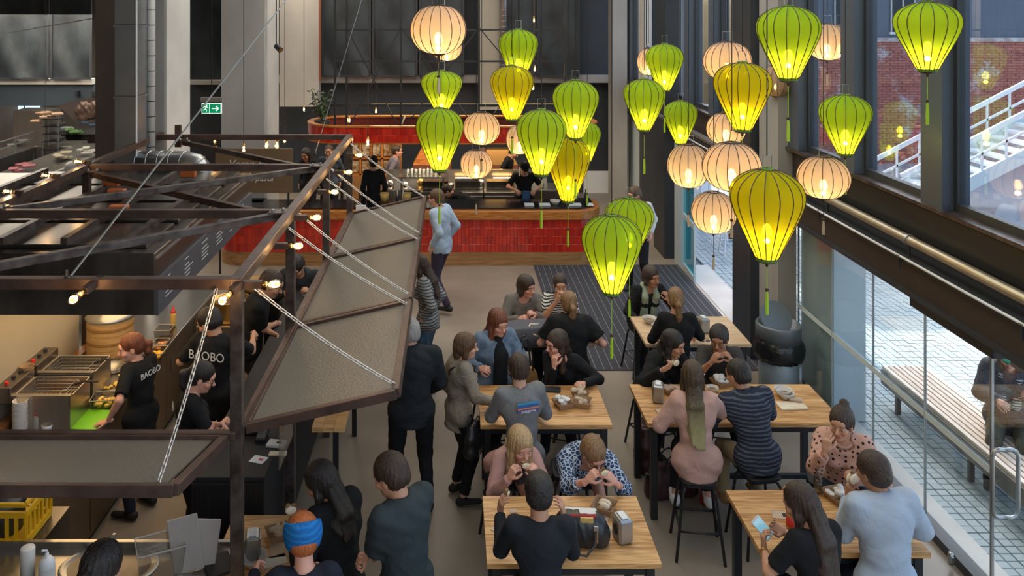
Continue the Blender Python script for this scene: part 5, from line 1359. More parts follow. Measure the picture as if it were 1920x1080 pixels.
    # ---- hands
    for sd in (-1, 1):
        fd, pn, cur = hd[sd]; W = wr[sd]; sdv = nrm(np.cross(pn, fd)) * sd       # thumb side
        thumb_side = sdv
        G = Field(.005 * s); G.cap(W - fd * .03 * s, W + fd * .012 * s, .022 * s, .021 * s, n=pn, sq=.85, k=.01)
        lens = [.070, .078, .073, .056]; offs = [.027, .009, -.009, -.026]
        for j in range(4):
            k0 = W + fd * (.018) * s + thumb_side * offs[j] * .55 * s; k1 = W + fd * (.082 - abs(offs[j] - .009) * .25) * s + thumb_side * offs[j] * s
            G.cap(k0, k1, .0155 * s, .0115 * s, n=pn, sq=.9, k=.012 * s)
            d = fd; p0 = k1; r_ = .0094 * s
            for g_, seg in enumerate((.46, .30, .24)):
                an_ = R((14 + 56 * cur) * (1 if g_ else .8)); ca_, sa_ = math.cos(an_), math.sin(an_); pd = nrm(pn - d * (pn @ d)); pd = nrm(np.cross(np.cross(d, pn), d)) if np.linalg.norm(np.cross(d, pn)) > .05 else -fd
                d = nrm(d * ca_ + pd * sa_); p1 = p0 + d * lens[j] * seg * s + thumb_side * offs[j] * .10 * s
                G.cap(p0, p1, r_, r_ * .9, k=.003 * s); p0 = p1; r_ *= .9
        tb = W + fd * .025 * s + thumb_side * .022 * s; t1 = tb + (fd * .55 + thumb_side * .75 + pn * (.2 + .4 * cur)) * .036 * s; t2 = t1 + nrm(fd * .9 + thumb_side * .25 + pn * (.3 + .7 * cur)) * .030 * s; t3 = t2 + nrm(fd * .9 - thumb_side * .2 * cur + pn * (.3 + .8 * cur)) * .024 * s
        G.cap(tb, t1, .0145 * s, .011 * s, k=.010 * s).cap(t1, t2, .0105 * s, .0095 * s, k=.004).cap(t2, t3, .0092 * s, .008 * s, k=.004)
        V3, Q3 = G.surface(.0052 * max(q, .95) * s); Vs.append(V3); Qs.append(Q3); Cs.append(np.tile(A3(sk) * .97, (len(V3), 1))); Ms.append(np.zeros(len(Q3)))
    off = 0; Qa = []
    for v_, q_ in zip(Vs, Qs): Qa.append(q_ + off); off += len(v_)
    me = np_mesh('body', np.concatenate(Vs), np.concatenate(Qa), [M['skin'], M['eye_white'], M['iris']], np.concatenate(Ms), np.concatenate(Cs))
    body = link('body', me, t)
    # ---- top
    wave = lambda amp, sc_: (lambda X, Y, Z: amp * (np.sin(X * 31 * sc_ + 5 * np.sin(Z * 9)) * np.sin(Z * 23 * sc_ + 4 * np.sin(Y * 11)) + .6 * np.sin(Y * 37 * sc_ + 3 * np.sin(Z * 17) + X * 12)))
    tm, tk = top; g = .012 + loose; res = .0125 * max(1, q)
    T = Field(.035 * s)
    T.cap(spine(.02) - br_ * .075 * s, spine(.02) + br_ * .075 * s, .120 * s + g, n=bf, sq=.86)
    T.cap(spine(.05), spine(.42, .015), .112 * s * bw + g * 1.2, .112 * s * bw + g, n=bf, sq=.86)
    T.cap(spine(.42, .015), spine(.78, .02), .115 * s * bw + g, .125 * s * bw + g, n=bf, sq=.82)
    T.cap(spine(.72, .01) - br_ * .065 * s, spine(.72, .01) + br_ * .065 * s, .110 * s * bw + g, n=bf, sq=.80)
    T.cap(spine(.91) - br_ * sw * .86, spine(.91) + br_ * sw * .86, .055 * s + g * .5, k=.05)
    if fem:
        for sd in (-1, 1): T.ell(spine(.66) + bf * .085 * s + br_ * sd * .068 * s, [.062 * s + g * .5] * 3, k=.04)
    for sd in (-1, 1):
        ua, fa = (el[sd] - sh[sd]), (wr[sd] - el[sd]); gs = .010 + loose * .8
        if sl <= .5:
            fr = sl * 2; e_ = sh[sd] + ua * fr; T.cap(sh[sd], e_ + ua * .12, .054 * s + gs, .046 * s + gs * 1.5, cut=[(e_, nrm(ua))])
        else:
            T.cap(sh[sd], el[sd], .054 * s + gs, .042 * s + gs); fr = (sl - .5) * 2; e_ = el[sd] + fa * fr * .97
            T.cap(el[sd], e_ + fa * .08, .042 * s + gs, .028 * s + gs * .9, cut=[(e_, nrm(fa))], k=.02)
    T.cap(spine(.985), hb - hu * .05 * s, .058 * s + neck * .02, .07 * s, k=.012, op='s')
    T.ell(spine(1.0) + bf * .05 * s, [.075 * s + .03 * neck, .075 * s + .03 * neck, .05 * s + .05 * neck], k=.012, op='s') if neck >= 0 else None
    if neck < 0: T.cap(spine(.95), spine(1.09), .068 * s, .062 * s, k=.02).cap(spine(1.0), spine(1.3), .052 * s, .055 * s, k=.006, op='s')
    hemc = pelvis - ax * hem * s
    T.p = [p_ for p_ in T.p]
    if hem > .06:
        T.p.insert(1, ('u', 'c', *[np.array(v, np.float32) for v in (spine(.02), hemc - ax * .03)], .125 * s + g, .130 * s + g * 1.3, np.array(bf, np.float32), .88, None, .03))
    V, Qd = T.surface(res, wave(.0028 + loose * .05, 1.0), clip=[(hemc, -ax)])
    tp = link(tk, np_mesh(tk, V, Qd, [tm]), t)
    # ---- bottom
    if bottom:
        bm_, bk, bl = bottom; Bf = Field(.035 * s); gb = .013
        Bf.cap(spine(.02) - br_ * .065 * s, spine(.02) + br_ * .065 * s, .105 * s + gb, n=bf, sq=.88).cap(spine(.02), spine(.16), .112 * s * bw + .004, .100 * s * bw, n=bf, sq=.84)
        for sd in (-1, 1):
            Bf.cap(hip[sd], kn[sd], .086 * s * (1.05 if fem else 1) + gb, .056 * s + gb, k=.03)
            e_ = kn[sd] + (an[sd] - kn[sd]) * bl
            if bl > 0: Bf.cap(kn[sd], e_ + (an[sd] - kn[sd]) * .05, .054 * s + gb, lerp(.050, .036, bl) * s + gb, cut=[(e_, nrm(an[sd] - kn[sd]))], k=.03)
        V, Qd = Bf.surface(res * 1.15, wave(.003, 1.1), clip=[(spine(.17), ax)])
        link(bk, np_mesh(bk, V, Qd, [bm_]), t)
    # ---- shoes
    for sd in (-1, 1):
        S_ = Field(.02); a_ = an[sd]; tv = toe[sd]; dn = nrm(tv - a_ + up * .05)
        S_.cap(a_ - dn * .035 * s - up * .035 * s, a_ - up * .02 * s, .040 * s, .045 * s).cap(a_ - up * .040 * s, tv, .042 * s, .036 * s, n=up, sq=.75)
        V, Qd = S_.surface(.010 * max(1, q * .9)); link('shoe', np_mesh('shoe', V, Qd, [M[shoes]]), t)
    # ---- hair
    st, hcn, hl = hair[:3]
    if st != 'none':
        Hf = Field(.014 * s); eh = lambda c, rr, k=.014, op='u': Hf.ell(X(*c), [q_ * s for q_ in rr], axm, k * s, op)
        s = s0 * HEADS; vol = hair[3] if len(hair) > 3 else (0.004 if st == 'short' else .010)
        eh((0, -.016, .040), (.078 * hs + vol, .098 + vol, .086 + vol)); eh((0, -.045, -.005), (.072 * hs + vol, .068 + vol, .075))
        facecut = [((0, .100, -.045), (.070, .085, .088)), ((0, .115, .01), (.052, .06, .062))]
        if st in ('bob', 'long', 'wavy') or (st == 'fringe'): facecut = [((0, .105, -.045), (.052, .085, .085)), ((0, .118, .015), (.042, .06, .050))]
        down = -up; bk = nrm(-hf0); tp_ = neck_b - X(0, 0, 0)
        gstrand = .0022
        if st == 'short':
            for sx_ in (-1, 1): eh((sx_ * .08, .02, -.03), (.03, .035, .045), .01, 's')
            Hf.cap(X(0, -.03, -.13), X(0, -.05, -.082), .06 * s, .05 * s, k=.008, op='s'); Hf.p[-1] = Hf.p[-1]
        if st in ('long', 'wavy', 'bob'):
            for sx_ in (-1, 1):
                a0 = X(sx_ * .066 * hs, -.005, .02); a1 = X(sx_ * .074 * hs, .000, -.055); a2 = a1 + down * max(hl - .12, .02) * .5 + r * sx_ * .0 + bk * .01; 
                vs_ = .006 if len(hair) > 4 else 0
                Hf.cap(a0, a1, (.026 + vs_) * s, (.026 + vs_) * s, k=.02).cap(a1, a2, (.026 + vs_) * s, (.030 + vs_) * s if hl > .2 else .022 * s, k=.02)
                if hl > .26:
                    a3 = neck_b + hr * sx_ * (.085 if hl < .4 else .045) * s - ax * (hl - .22) + (bf * (.10 if hair[4] == 'front' else -.115) * s if len(hair) > 4 else -bf * (.120 + loose) * s)
                    mid = (a2 + a3) / 2 + (-bf * .02 if len(hair) < 5 else bf * .02); Hf.cap(a2, mid, .032 * s, .030 * s, k=.02).cap(mid, a3, .030 * s, .016 * s, k=.02)
            b0 = X(0, -.075, .0); b1 = X(0, -.072, -.075) ; Hf.cap(b0 - hr * .03, b0 + hr * .03, .035 * s, .035 * s, k=.02).cap(b0, b1, .05 * s, .052 * s, k=.02)
            if hl > .2:
                b2 = neck_b - bf * (.095 + loose) * s - ax * .05 * s; b3 = neck_b - bf * (.140 + loose) * s - ax * (hl - .16) * s
                Hf.cap(b1 - hr * .02, b2 - br_ * .03, .045 * s, .042 * s, k=.03).cap(b1 + hr * .02, b2 + br_ * .03, .045 * s, .042 * s, k=.03)
                for jj in (-.055, -.02, .02, .055): Hf.cap(b2 + br_ * jj * .8, b3 + br_ * jj * .75 + ax * rnd.uniform(0, .05), .034 * s, .014 * s, n=bf, sq=.75, k=.012)
        if st == 'pony':
            c0 = X(0, -.108, .02); c1 = X(0, -.145, -.02); c2 = X(0, -.13, -.06) + down * hl * .4; c3 = X(0, -.12, -.06) + down * hl
            Hf.cap(X(0, -.07, .03), c0, .04 * s, .02 * s).cap(c0, c1, .020 * s, .030 * s).cap(c1, c2, .032 * s, .034 * s).cap(c2, c3, .032 * s, .010 * s)
        if st == 'bun': eh((0, -.075, .125) if hl > 0 else (0, -.13, .0), (.036, .036, .034), .01); gstrand = .003
        if st == 'curly': gstrand = .004
        for c_, r_ in facecut: eh(c_, r_, .008, 's')
        nz = lambda X_, Y_, Z_: gstrand * s * (np.sin(np.arctan2((Y_ - hb[1]), (X_ - hb[0]) + 1e-6) * 22 + 3 * np.sin(Z_ * 9)) + .7 * np.sin((X_ + Y_) * 170 + 3 * np.sin(Z_ * 14)) * np.sin((X_ - Y_) * 150 + 2 * np.sin(Z_ * 11)))
        if st == 'curly': nz = lambda X_, Y_, Z_: .0045 * np.sin(X_ * 190) * np.sin(Y_ * 190) * np.sin(Z_ * 190)
        V, Qd = Hf.surface(.0075 * q * s, nz)
        link('hair', np_mesh('hair', V, Qd, [HM[hcn]]), t); s = s0
    if glasses:
        gb_ = MB()
        for sx_ in (-1, 1):
            c = X(sx_ * .033, .103, .003); gb_.tube([Vector(c + (hr * math.cos(a) * .024 + hu * math.sin(a) * .018) * s) for a in [2 * math.pi * k_ / 12 for k_ in range(12)]], .0022 * s, 5, closed=True)
            gb_.tube([Vector(X(sx_ * .057, .100, .006)), Vector(X(sx_ * .077, .0, .006))], .002 * s, 5)
        gb_.tube([Vector(X(-.010, .105, .006)), Vector(X(.010, .105, .006))], .002 * s, 5); gb_.build('glasses', M['black_metal'], t)
    info = dict(t=t, base=B0, hb=hb, hr=hr, hf=hf, hu=hu, s=s, spine=spine, bf=bf, br=br_, ax=ax, hand={sd: wr[sd] + hd[sd][0] * .07 * s for sd in (-1, 1)}, wr=wr, X=X, pelvis=Pv, yaw=yaw, f=f, r=r, sh=sh, el=el, hd=hd)
    if mode == 'sit' and stool: make_stool(Pv[0], Pv[1], seat - .01, yaw, stool)
    return info
# ---- stools
STL = None
def make_stool(x, y, h, yaw, label):
    global STL
    if STL is None:
        STL = thing('bar_stool', 'x', 'stool', (0, 0, 0), group='black steel bar stools'); H = .67
        pts = []
        for (cx, cy) in ((.11, .11), (-.11, .11), (-.095, -.10), (.095, -.10)):
            for k in range(5):
                a = math.atan2(cy, cx) + R(-45 + 22.5 * k); pts.append((cx + .055 * math.cos(a), cy + .055 * math.sin(a)))
        MB().prism(pts, H - .025, H).build('seat', M['black_matte'], STL, bevel=.008)
        MB().prism([(q[0] * .88, q[1] * .88) for q in pts], H - .05, H - .025).build('seat_frame', M['black_metal'], STL)
        for sx in (-1, 1):
            for sy in (-1, 1):
                MB().tube([(sx * .10, sy * .10, H - .03), (sx * .135, sy * .135, H - .10), (sx * .20, sy * .20, .0)], .013, 8).build('leg', M['black_metal'], STL, smooth=True)
        z = .25; q = .165; c = [(-q, -q), (q, -q), (q, q), (-q, q)]
        for k in range(4): MB().tube([(*c[k], z), (*c[(k + 1) % 4], z)], .010, 8).build('footrest', M['black_metal'], STL, smooth=True)
        t = STL
    else: t = copy_tree(STL)
    t.location = (x, y, 0); t.rotation_euler = (0, 0, -R(yaw)); t.scale = (1, 1, h / .67)
    t['label'] = label if isinstance(label, str) else 'black steel bar stool'
    return t
# ================================================================== TABLES AND WHAT STANDS ON THEM
TZ = .90
def table(label, x0, x1, y0, y1, wood='table_top', planks=5):
    o = Vector(((x0 + x1) / 2, (y0 + y1) / 2, 0)); t = thing('high_table', label, 'table', o, group='high timber tables on black steel frames')
    L, W = x1 - x0, y1 - y0; w = W / planks; r2 = random.Random(int(x0 * 100))
    for k in range(planks): MB().cbox((0, -W / 2 + w * (k + .5), TZ - .019 + r2.uniform(-.0006, .0006)), (L, w - .0035, .038), b=.002).build('plank', M[wood], t)
    for sx in (-1, 1):
        for sy in (-1, 1): MB().cbox((sx * (L / 2 - .07), sy * (W / 2 - .06), (TZ - .04) / 2), (.06, .06, TZ - .04)).build('leg', M['black_metal'], t, bevel=.003)
        MB().bar((sx * (L / 2 - .07), -W / 2 + .06, TZ - .07), (sx * (L / 2 - .07), W / 2 - .06, TZ - .07), .04, .06).build('end_rail', M['black_metal'], t)
        MB().bar((-L / 2 + .07, sx * (W / 2 - .06), TZ - .07), (L / 2 - .07, sx * (W / 2 - .06), TZ - .07), .04, .06).build('apron', M['black_metal'], t)
    MB().bar((-L / 2 + .07, 0, .20), (L / 2 - .07, 0, .20), .04, .04).build('foot_bar', M['black_metal'], t)
    return t
table('front timber table with the black handbag and the open food box on it', .247, 1.44, 5.67, 6.46)
table('timber table with the black wallet and two crumpled food boxes on it', .27, 1.47, 7.55, 8.35)
table('long timber table with the white bowls, near the grey waste bin', 1.795, 3.60, 7.58, 8.37)
table('pale timber table by the entrance mat, with a bowl at its left corner', 2.2, 3.385, 9.36, 10.2, 'table_pale')
table('timber table beside the glass wall with two phones lying on it', 2.16, 3.34, 5.78, 6.54)
table('timber table mostly hidden under the grey rucksack', .45, 1.45, 9.36, 10.1)
def onT(px, py, z=TZ): return PZ(px, py, z)
# napkin dispensers
M['napkin_art'] = mat('dispenser_art', (.30, .27, .22), .5, noise=(30, .9, (.06, .05, .05)))
def dispenser(px, py, rz, label, side='white_paint'):
    p = onT(px, py); t = thing('napkin_dispenser', label, 'dispenser', p, R(rz), 'metal napkin dispensers')
    MB().cbox((0, 0, .085), (.10, .13, .17), b=.012).build('casing', M['galv'], t)
    MB().cbox((-.0515, 0, .085), (.004, .105, .14)).build('printed_face', M['napkin_art'], t)
    MB().cbox((.0515, 0, .085), (.004, .105, .14)).build('side_plate', M['stainless'], t)
    MB().cbox((0, -.0665, .085), (.078, .004, .14)).build('end_plate', M['galv'], t)
    m = MB(); m.lathe([(0, 0), (.035, 0), (.035, .002), (0, .002)], 16); o = m.build('round_emblem', M['black_matte'], t); o.rotation_euler = (0, R(-90), 0); o.location = (-.054, 0, .085)
    MB().cbox((0, .0, .175), (.05, .09, .012), b=.003).build('napkins', M['white_paint'], t)
    return t
dispenser(1167, 1012, 14, 'metal napkin dispenser on the front table, right of the handbag')
dispenser(1011, 764, 20, 'metal napkin dispenser on the table with the black wallet')
dispenser(1234, 752, -14, 'metal napkin dispenser at the left end of the long table with the bowls')
dispenser(1319, 622, 8, 'small metal napkin dispenser on the pale table by the entrance mat')
dispenser(474, 1045, 12, 'grey napkin dispenser on the timber table at bottom left beside the post')
# cardboard food boxes
M['card'] = mat('brown_card', (.38, .25, .14), .8, noise=(8, .4, (.30, .19, .10)))
M['bread'] = mat('bao_bread', (.80, .70, .52), .6, noise=(12, .5, (.62, .45, .25)), bump=(14, .2)); M['filling'] = mat('filling', (.16, .07, .025), .5, noise=(40, .9, (.26, .15, .05)), bump=(30, .5))
M['paper'] = mat('brown_paper', (.55, .42, .30), .85, noise=(10, .5, (.42, .31, .21)), bump=(10, .5)); M['white_paper'] = mat('white_paper', (.72, .70, .66), .8, bump=(10, .4))
def foodbox(px, py, rz, label, fill='bao', sc=1.0):
    p = onT(px, py); t = thing('food_box', label, 'food box', p, R(rz), 'brown card food boxes'); a, h = .085 * sc, .055; k = .062 * sc
    for s_ in ((1, 0), (-1, 0), (0, 1), (0, -1)):
        x, y = s_; b = MB()
        if x: b.add([(x*k, -k, .001), (x*k, k, .001), (x*a, a, h), (x*a, -a, h), (x*(k-.003), -k, .001), (x*(k-.003), k, .001), (x*(a-.003), a, h), (x*(a-.003), -a, h)], [(0,1,2,3), (7,6,5,4), (3,2,6,7)])
        else: b.add([(-k, y*k, .001), (k, y*k, .001), (a, y*a, h), (-a, y*a, h), (-k, y*(k-.003), .001), (k, y*(k-.003), .001), (a, y*(a-.003), h), (-a, y*(a-.003), h)], [(0,1,2,3), (7,6,5,4), (3,2,6,7)])
        b.build('side', M['card'], t)
    MB().cbox((0, 0, .002), (k * 2, k * 2, .003)).build('bottom', M['card'], t)
    r2 = random.Random(int(px))
    if fill == 'bao':
        for j in range(2):
            F_ = Field(.01); F_.ell((-.02 + j * .042, 0, .045), (.022, .05, .03)); V, Q = F_.surface(.006); o = link('bun', np_mesh('bun', V, Q, [M['bread']]), t)
        F_ = Field(.008)
        for j in range(9): F_.ell((r2.uniform(-.045, .045), r2.uniform(-.05, .05), r2.uniform(.03, .06)), (.015, .012, .009))
        V, Q = F_.surface(.006); link('filling', np_mesh('filling', V, Q, [M['filling']]), t)
    else:
        F_ = Field(.012)
        for j in range(10): F_.ell((r2.uniform(-.05, .05), r2.uniform(-.05, .05), r2.uniform(.03, .085)), (r2.uniform(.015, .04), r2.uniform(.012, .035), r2.uniform(.008, .03)))
        V, Q = F_.surface(.007, lambda X, Y, Z: .004 * np.sin(X * 210 + 40 * Z) * np.sin(Y * 180) * np.sin(Z * 150)); link('crumpled_paper', np_mesh('crumpled_paper', V, Q, [M['paper'] if fill == 'paper' else M['white_paper']]), t)
foodbox(1133, 957, 62, 'card box with a filled bun and chips on the front table')
foodbox(1056, 762, 20, 'card box with white crumpled paper, left one on the table with the wallet', 'white')
foodbox(1091, 760, 70, 'card box of crumpled paper at the right end of the table with the wallet', 'paper')
foodbox(1088, 744, 40, 'smaller heap of crumpled brown wrapping behind the card box near the wallet', 'paper', .8)
foodbox(1571, 936, 15, 'card box with white paper between the two people at the glass wall table', 'white', 1.1)
foodbox(1258, 738, 30, 'crumpled brown wrapping box behind the dispenser on the long table', 'paper', .8)
foodbox(1352, 722, 20, 'card box in front of the man with glasses on the long table', 'white')
def bowl(px, py, label, m_='pale', sc=1.0, z=TZ, fill=True):
    p = onT(px, py, z); t = thing('food_bowl', label, 'bowl', p, group='pale bowls'); o = link('bowl_body', bowl_me, t); o.scale = (sc * .85,) * 3
    if fill: MB().lathe([(0, .045), (.03, .048), (.055, .042), (.060, .036)], 16).build('leftovers', M['filling'], t, smooth=True).scale = (sc,) * 3
bowl(1468, 742, 'stacked pale bowl with leftovers on the right half of the long table')
bowl(1473, 748, 'lower pale bowl under another one on the long table', fill=False)
bowl(1217, 606, 'pale soup bowl at the left corner of the table by the entrance mat')
bowl(1232, 618, 'white bowl left of the ponytailed woman on the pale table', fill=False, sc=.8)
bowl(1336, 735, 'pale bowl in front of the man with glasses', sc=.7)
def flat(name, label, cat, px, py, rz, sz, m_, z=TZ, b=.002, grp=None):
    p = onT(px, py, z); t = thing(name, label, cat, p, R(rz), grp); MB().cbox((0, 0, sz[2] / 2 + .0005), sz, b=b).build('body', M[m_] if isinstance(m_, str) else m_, t); return t
w1 = flat('wallet', 'black folded wallet at the far edge of the table left of the dark-haired woman', 'wallet', 1033, 732, -8, (.19, .10, .022), 'black_matte', b=.008)
MB().box(-.095, .051, .004, .095, .054, .018).build('zip', M['galv'], w1)
mc = flat('menu_card', 'brown loyalty card with a dark square on the front table before the bag', 'card', 1134, 992, 25, (.12, .15, .002), 'paper'); MB().cbox((-.01, .035, .003), (.05, .04, .001)).build('printed_square', M['black_matte'], mc)
for k in range(5): MB().cbox((-.005, -.0 - .014 * k, .003), (.08, .004, .001)).build('printed_line', M['mill_steel'], mc)
flat('napkin', 'crumpled tan napkin under the food box on the front table', 'napkin', 1121, 968, -20, (.16, .10, .006), 'paper')
flat('napkin', 'tan paper napkin at the left edge of the front table', 'napkin', 942, 995, 50, (.10, .15, .004), 'paper')
flat('napkin', 'small beige scrap left of the man in black on the front table', 'napkin', 962, 958, 10, (.06, .05, .003), 'paper')
flat('spoon', 'flat wooden spoon at the left of the table with the wallet', 'spoon', 940, 736, 60, (.10, .02, .003), 'paper')
m2 = flat('menu_card', 'brown card with a dark square on the table by the glass wall', 'card', 1466, 966, -10, (.14, .10, .002), 'paper'); MB().cbox((.03, 0, .003), (.05, .05, .001)).build('printed_square', M['black_matte'], m2)
flat('card_box', 'small brown card lying before the dispenser on the long table', 'card', 1240, 772, 12, (.10, .08, .012), 'paper')
flat('tray', 'pale wooden tray under the bowls on the long table', 'tray', 1484, 762, 4, (.26, .15, .015), 'bread')
flat('napkin', 'crumpled grey napkin on the tray beside the bowls', 'napkin', 1492, 752, -20, (.12, .06, .03), 'paper', b=.01, z=TZ + .015)
ph1 = flat('phone', 'black phone lying at the middle of the glass wall table, left of the blue shirt', 'phone', 1589, 977, 50, (.075, .15, .009), 'black_metal'); MB().cbox((0, 0, .010), (.068, .14, .001)).build('screen', mat('phone_glass', (.01, .01, .012), .05), ph1)
flat('phone', 'black phone by the food box, in front of the spotted blouse', 'phone', 1614, 942, 20, (.075, .12, .009), 'black_metal')
for px, py, lb in ((1180, 760, 'crumb of bread at the front edge of the table'),): pass
# drinks
def drink(px, py, label, liquid, lab=None, h=.2, r=.031, z=TZ):
    t = thing('drink_bottle', label, 'bottle', onT(px, py, z))
    MB().lathe([(0, 0), (r, 0), (r, h * .62), (r * .45, h * .82), (r * .42, h), (0, h)], 20).build('bottle_glass', M['plastic_clear'], t, smooth=True)
    MB().lathe([(0, .004), (r * .92, .004), (r * .92, h * .55), (0, h * .55)], 20).build('drink', liquid, t, smooth=True)
    if lab: MB().lathe([(r * 1.02, h * .15), (r * 1.03, h * .15), (r * 1.03, h * .48), (r * 1.02, h * .48)], 20, cap=False).build('label_band', lab, t, smooth=True)
    return t
drink(1482, 992, 'small bottle of orange drink with a red band beside the dark-haired woman with the phone', mat('orange_drink', (.75, .30, .06), .2), mat('red_band', (.65, .03, .02), .4))
drink(1534, 925, 'clear empty bottle behind the dark-haired woman at the glass wall table', M['plastic_clear'])
drink(1590, 952, 'clear glass tumbler between box and phone at the glass wall table', M['plastic_clear'], h=.10)
drink(1300, 612, 'small dark blue glass jar next to the dispenser on the pale table', M['blue_steel'], h=.09)
drink(1400, 742, 'tall clear cup beside the wristwatch of the man in the striped shirt', mat('cola', (.06, .025, .015), .2), h=.15)
sg = thing('sunglasses', 'dark sunglasses folded on the pale table by the dispenser', 'sunglasses', onT(1322, 640))
for s_ in (-1, 1): MB().lathe([(0, 0), (.024, .0), (.024, .004), (0, .004)], 14, (s_ * .03, 0, .004)).build('lens', M['blue_steel'], sg)
MB().tube([(-.055, 0, .012), (-.05, .07, .006), (.05, .06, .006), (.055, 0, .012)], .003, 6).build('temple', M['black_metal'], sg)
# handbags
M['leather'] = mat('black_leather', (.018, .019, .022), .38, bump=(22, .3)); M['grey_canvas'] = mat('grey_canvas', (.085, .085, .105), .8, bump=(14, .5)); M['tan_leather'] = mat('tan_leather', (.30, .16, .055), .45, bump=(16, .4)); M['red_cloth'] = mat('red_cloth', (.30, .015, .02), .7)
M['wine'] = mat('wine_leather', (.055, .018, .022), .45, bump=(14, .4))
def bag(name, label, p, rz, sz, m_, lid=None, handles=True, sag=.0, hh=.16, cat='bag', straps='leather'):
    t = thing(name, label, cat, p, R(rz)); a, b_, h = sz; F_ = Field(.07)
    F_.cap((-a / 2 + .05, 0, .055), (a / 2 - .05, 0, .055), b_ / 2, n=(0, 1, 0), sq=1); F_.cap((-a / 2 + .06, 0, h * .55), (a / 2 - .06, 0, h * .55), b_ / 2 * .9); F_.cap((-a / 2 + .08, 0, h - .05), (a / 2 - .08, 0, h - .05), b_ / 2 * .55)
    V, Q = F_.surface(.011, lambda X, Y, Z: .004 * np.sin(X * 40 + 9 * Z) * np.sin(Z * 31 + 5 * np.sin(X * 20)), clip=[((0, 0, .003), (0, 0, -1)), ((0, 0, h), (0, 0, 1))])
    link('bag_body', np_mesh('bag_body', V, Q, [M[m_]]), t)
    if handles:
        for y in (-b_ * .28, b_ * .28):
            MB().tube([(-a * .25, y, h * .8)] + [(a * .25 * -math.cos(math.pi * k / 8), y * 1.1, h * .82 + hh * math.sin(math.pi * k / 8)) for k in range(9)] + [(a * .25, y, h * .8)], .008, 6).build('handle', M[straps], t, smooth=True)
    return t
hb_ = bag('handbag', 'open black leather handbag with tan strap tab on the front table', onT(1088, 1018), -4, (.34, .17, .22), 'leather', handles=False)
MB().cbox((0, .02, .20), (.24, .09, .04), b=.012).build('white_cloth', M['white_paper'], hb_); MB().cbox((-.01, -.03, .205), (.24, .03, .03), b=.006).build('red_purse', M['red_cloth'], hb_); MB().cbox((.04, -.06, .20), (.09, .012, .035)).build('yellow_notebook', M['yolk'], hb_)
MB().tube([(-.13, -.085, .16), (-.12, -.13, .10), (-.05, -.17, .03), (.03, -.17, .02), (.09, -.14, .08), (.10, -.095, .16)], .009, 8).build('handle', M['leather'], hb_, smooth=True)
MB().cbox((.10, -.10, .12), (.03, .012, .11), b=.004).build('tan_tab', M['tan_leather'], hb_); MB().cbox((.10, -.106, .17), (.03, .006, .03)).build('buckle', M['galv'], hb_)
rs = bag('rucksack', 'slumped grey canvas rucksack with pale straps on the far left table', onT(990, 640), 10, (.46, .34, .20), 'grey_canvas', handles=False)
MB().tube([(-.02, -.10, .19), (.02, -.16, .14), (.10, -.17, .10), (.17, -.10, .13), (.12, -.02, .19), (.02, -.02, .20), (-.02, -.10, .19)], .012, 6).build('strap', M['bread'], rs, smooth=True)
bag('floor_bag', 'dark wine leather bag standing on the floor under the pink jumper woman', PZ(1272, 955, 0) + Vector((0, .25, 0)), 10, (.42, .22, .30), 'wine')
bag('floor_bag', 'red cloth bag leaning on the floor behind the stool legs', PZ(1335, 948, 0) + Vector((0, .12, 0)), 70, (.32, .14, .34), 'red_cloth', handles=False)
bag('floor_bag', 'dark red rucksack at the left foot of the long table', PZ(1215, 880, 0) + Vector((0, .1, 0)), 80, (.34, .24, .42), 'wine', handles=False)
bag('tan_bag', 'tan fringed shoulder bag hanging behind the man in grey', P(985, 705, 8.75) - Vector((0, 0, .15)), 20, (.28, .12, .26), 'tan_leather', hh=.35)
# bin
def bin_():
    p = PZ(1458, 800, 0); p = Vector((3.92, 9.95, 0)); t = thing('waste_bin', 'round grey waste bin with a half-open swing lid and black liner by the column', 'bin', p)
    MB().lathe([(.20, 0), (.225, .02), (.235, .78), (.225, .78)], 32).build('drum', M['galv'] if 0 else mat('bin_drum', (.30, .36, .40), .4, .3), t, smooth=True)
    F_ = Field(.02); 
    MB().lathe([(.238, .52), (.262, .50), (.285, .56), (.292, .63), (.272, .70), (.256, .73), (.245, .74)], 40, cap=False, wob=[1, 1.035, .98, 1.045, .965]).build('black_liner', mat('liner', (.012, .013, .015), .22, bump=(18, .8)), t, smooth=True)
    MB().lathe([(.25, .72), (.258, .72), (.262, .90), (.25, .92), (.235, .92), (.235, .72)], 40).build('rim_ring', mat('bin_rim', (.15, .17, .19), .35, .2), t, smooth=True)
    F2 = MB(); n = 24; vs = [(.0, 0, 0)]
    l = MB().lathe([(0, 0), (.195, 0), (.195, .012), (0, .014)], 32); o = l.build('swing_lid', mat('bin_lid', (.16, .19, .21), .35, .2), t, smooth=False); o.location = (-.03, .0, .98); o.rotation_euler = (R(58), R(10), 0)
bin_()
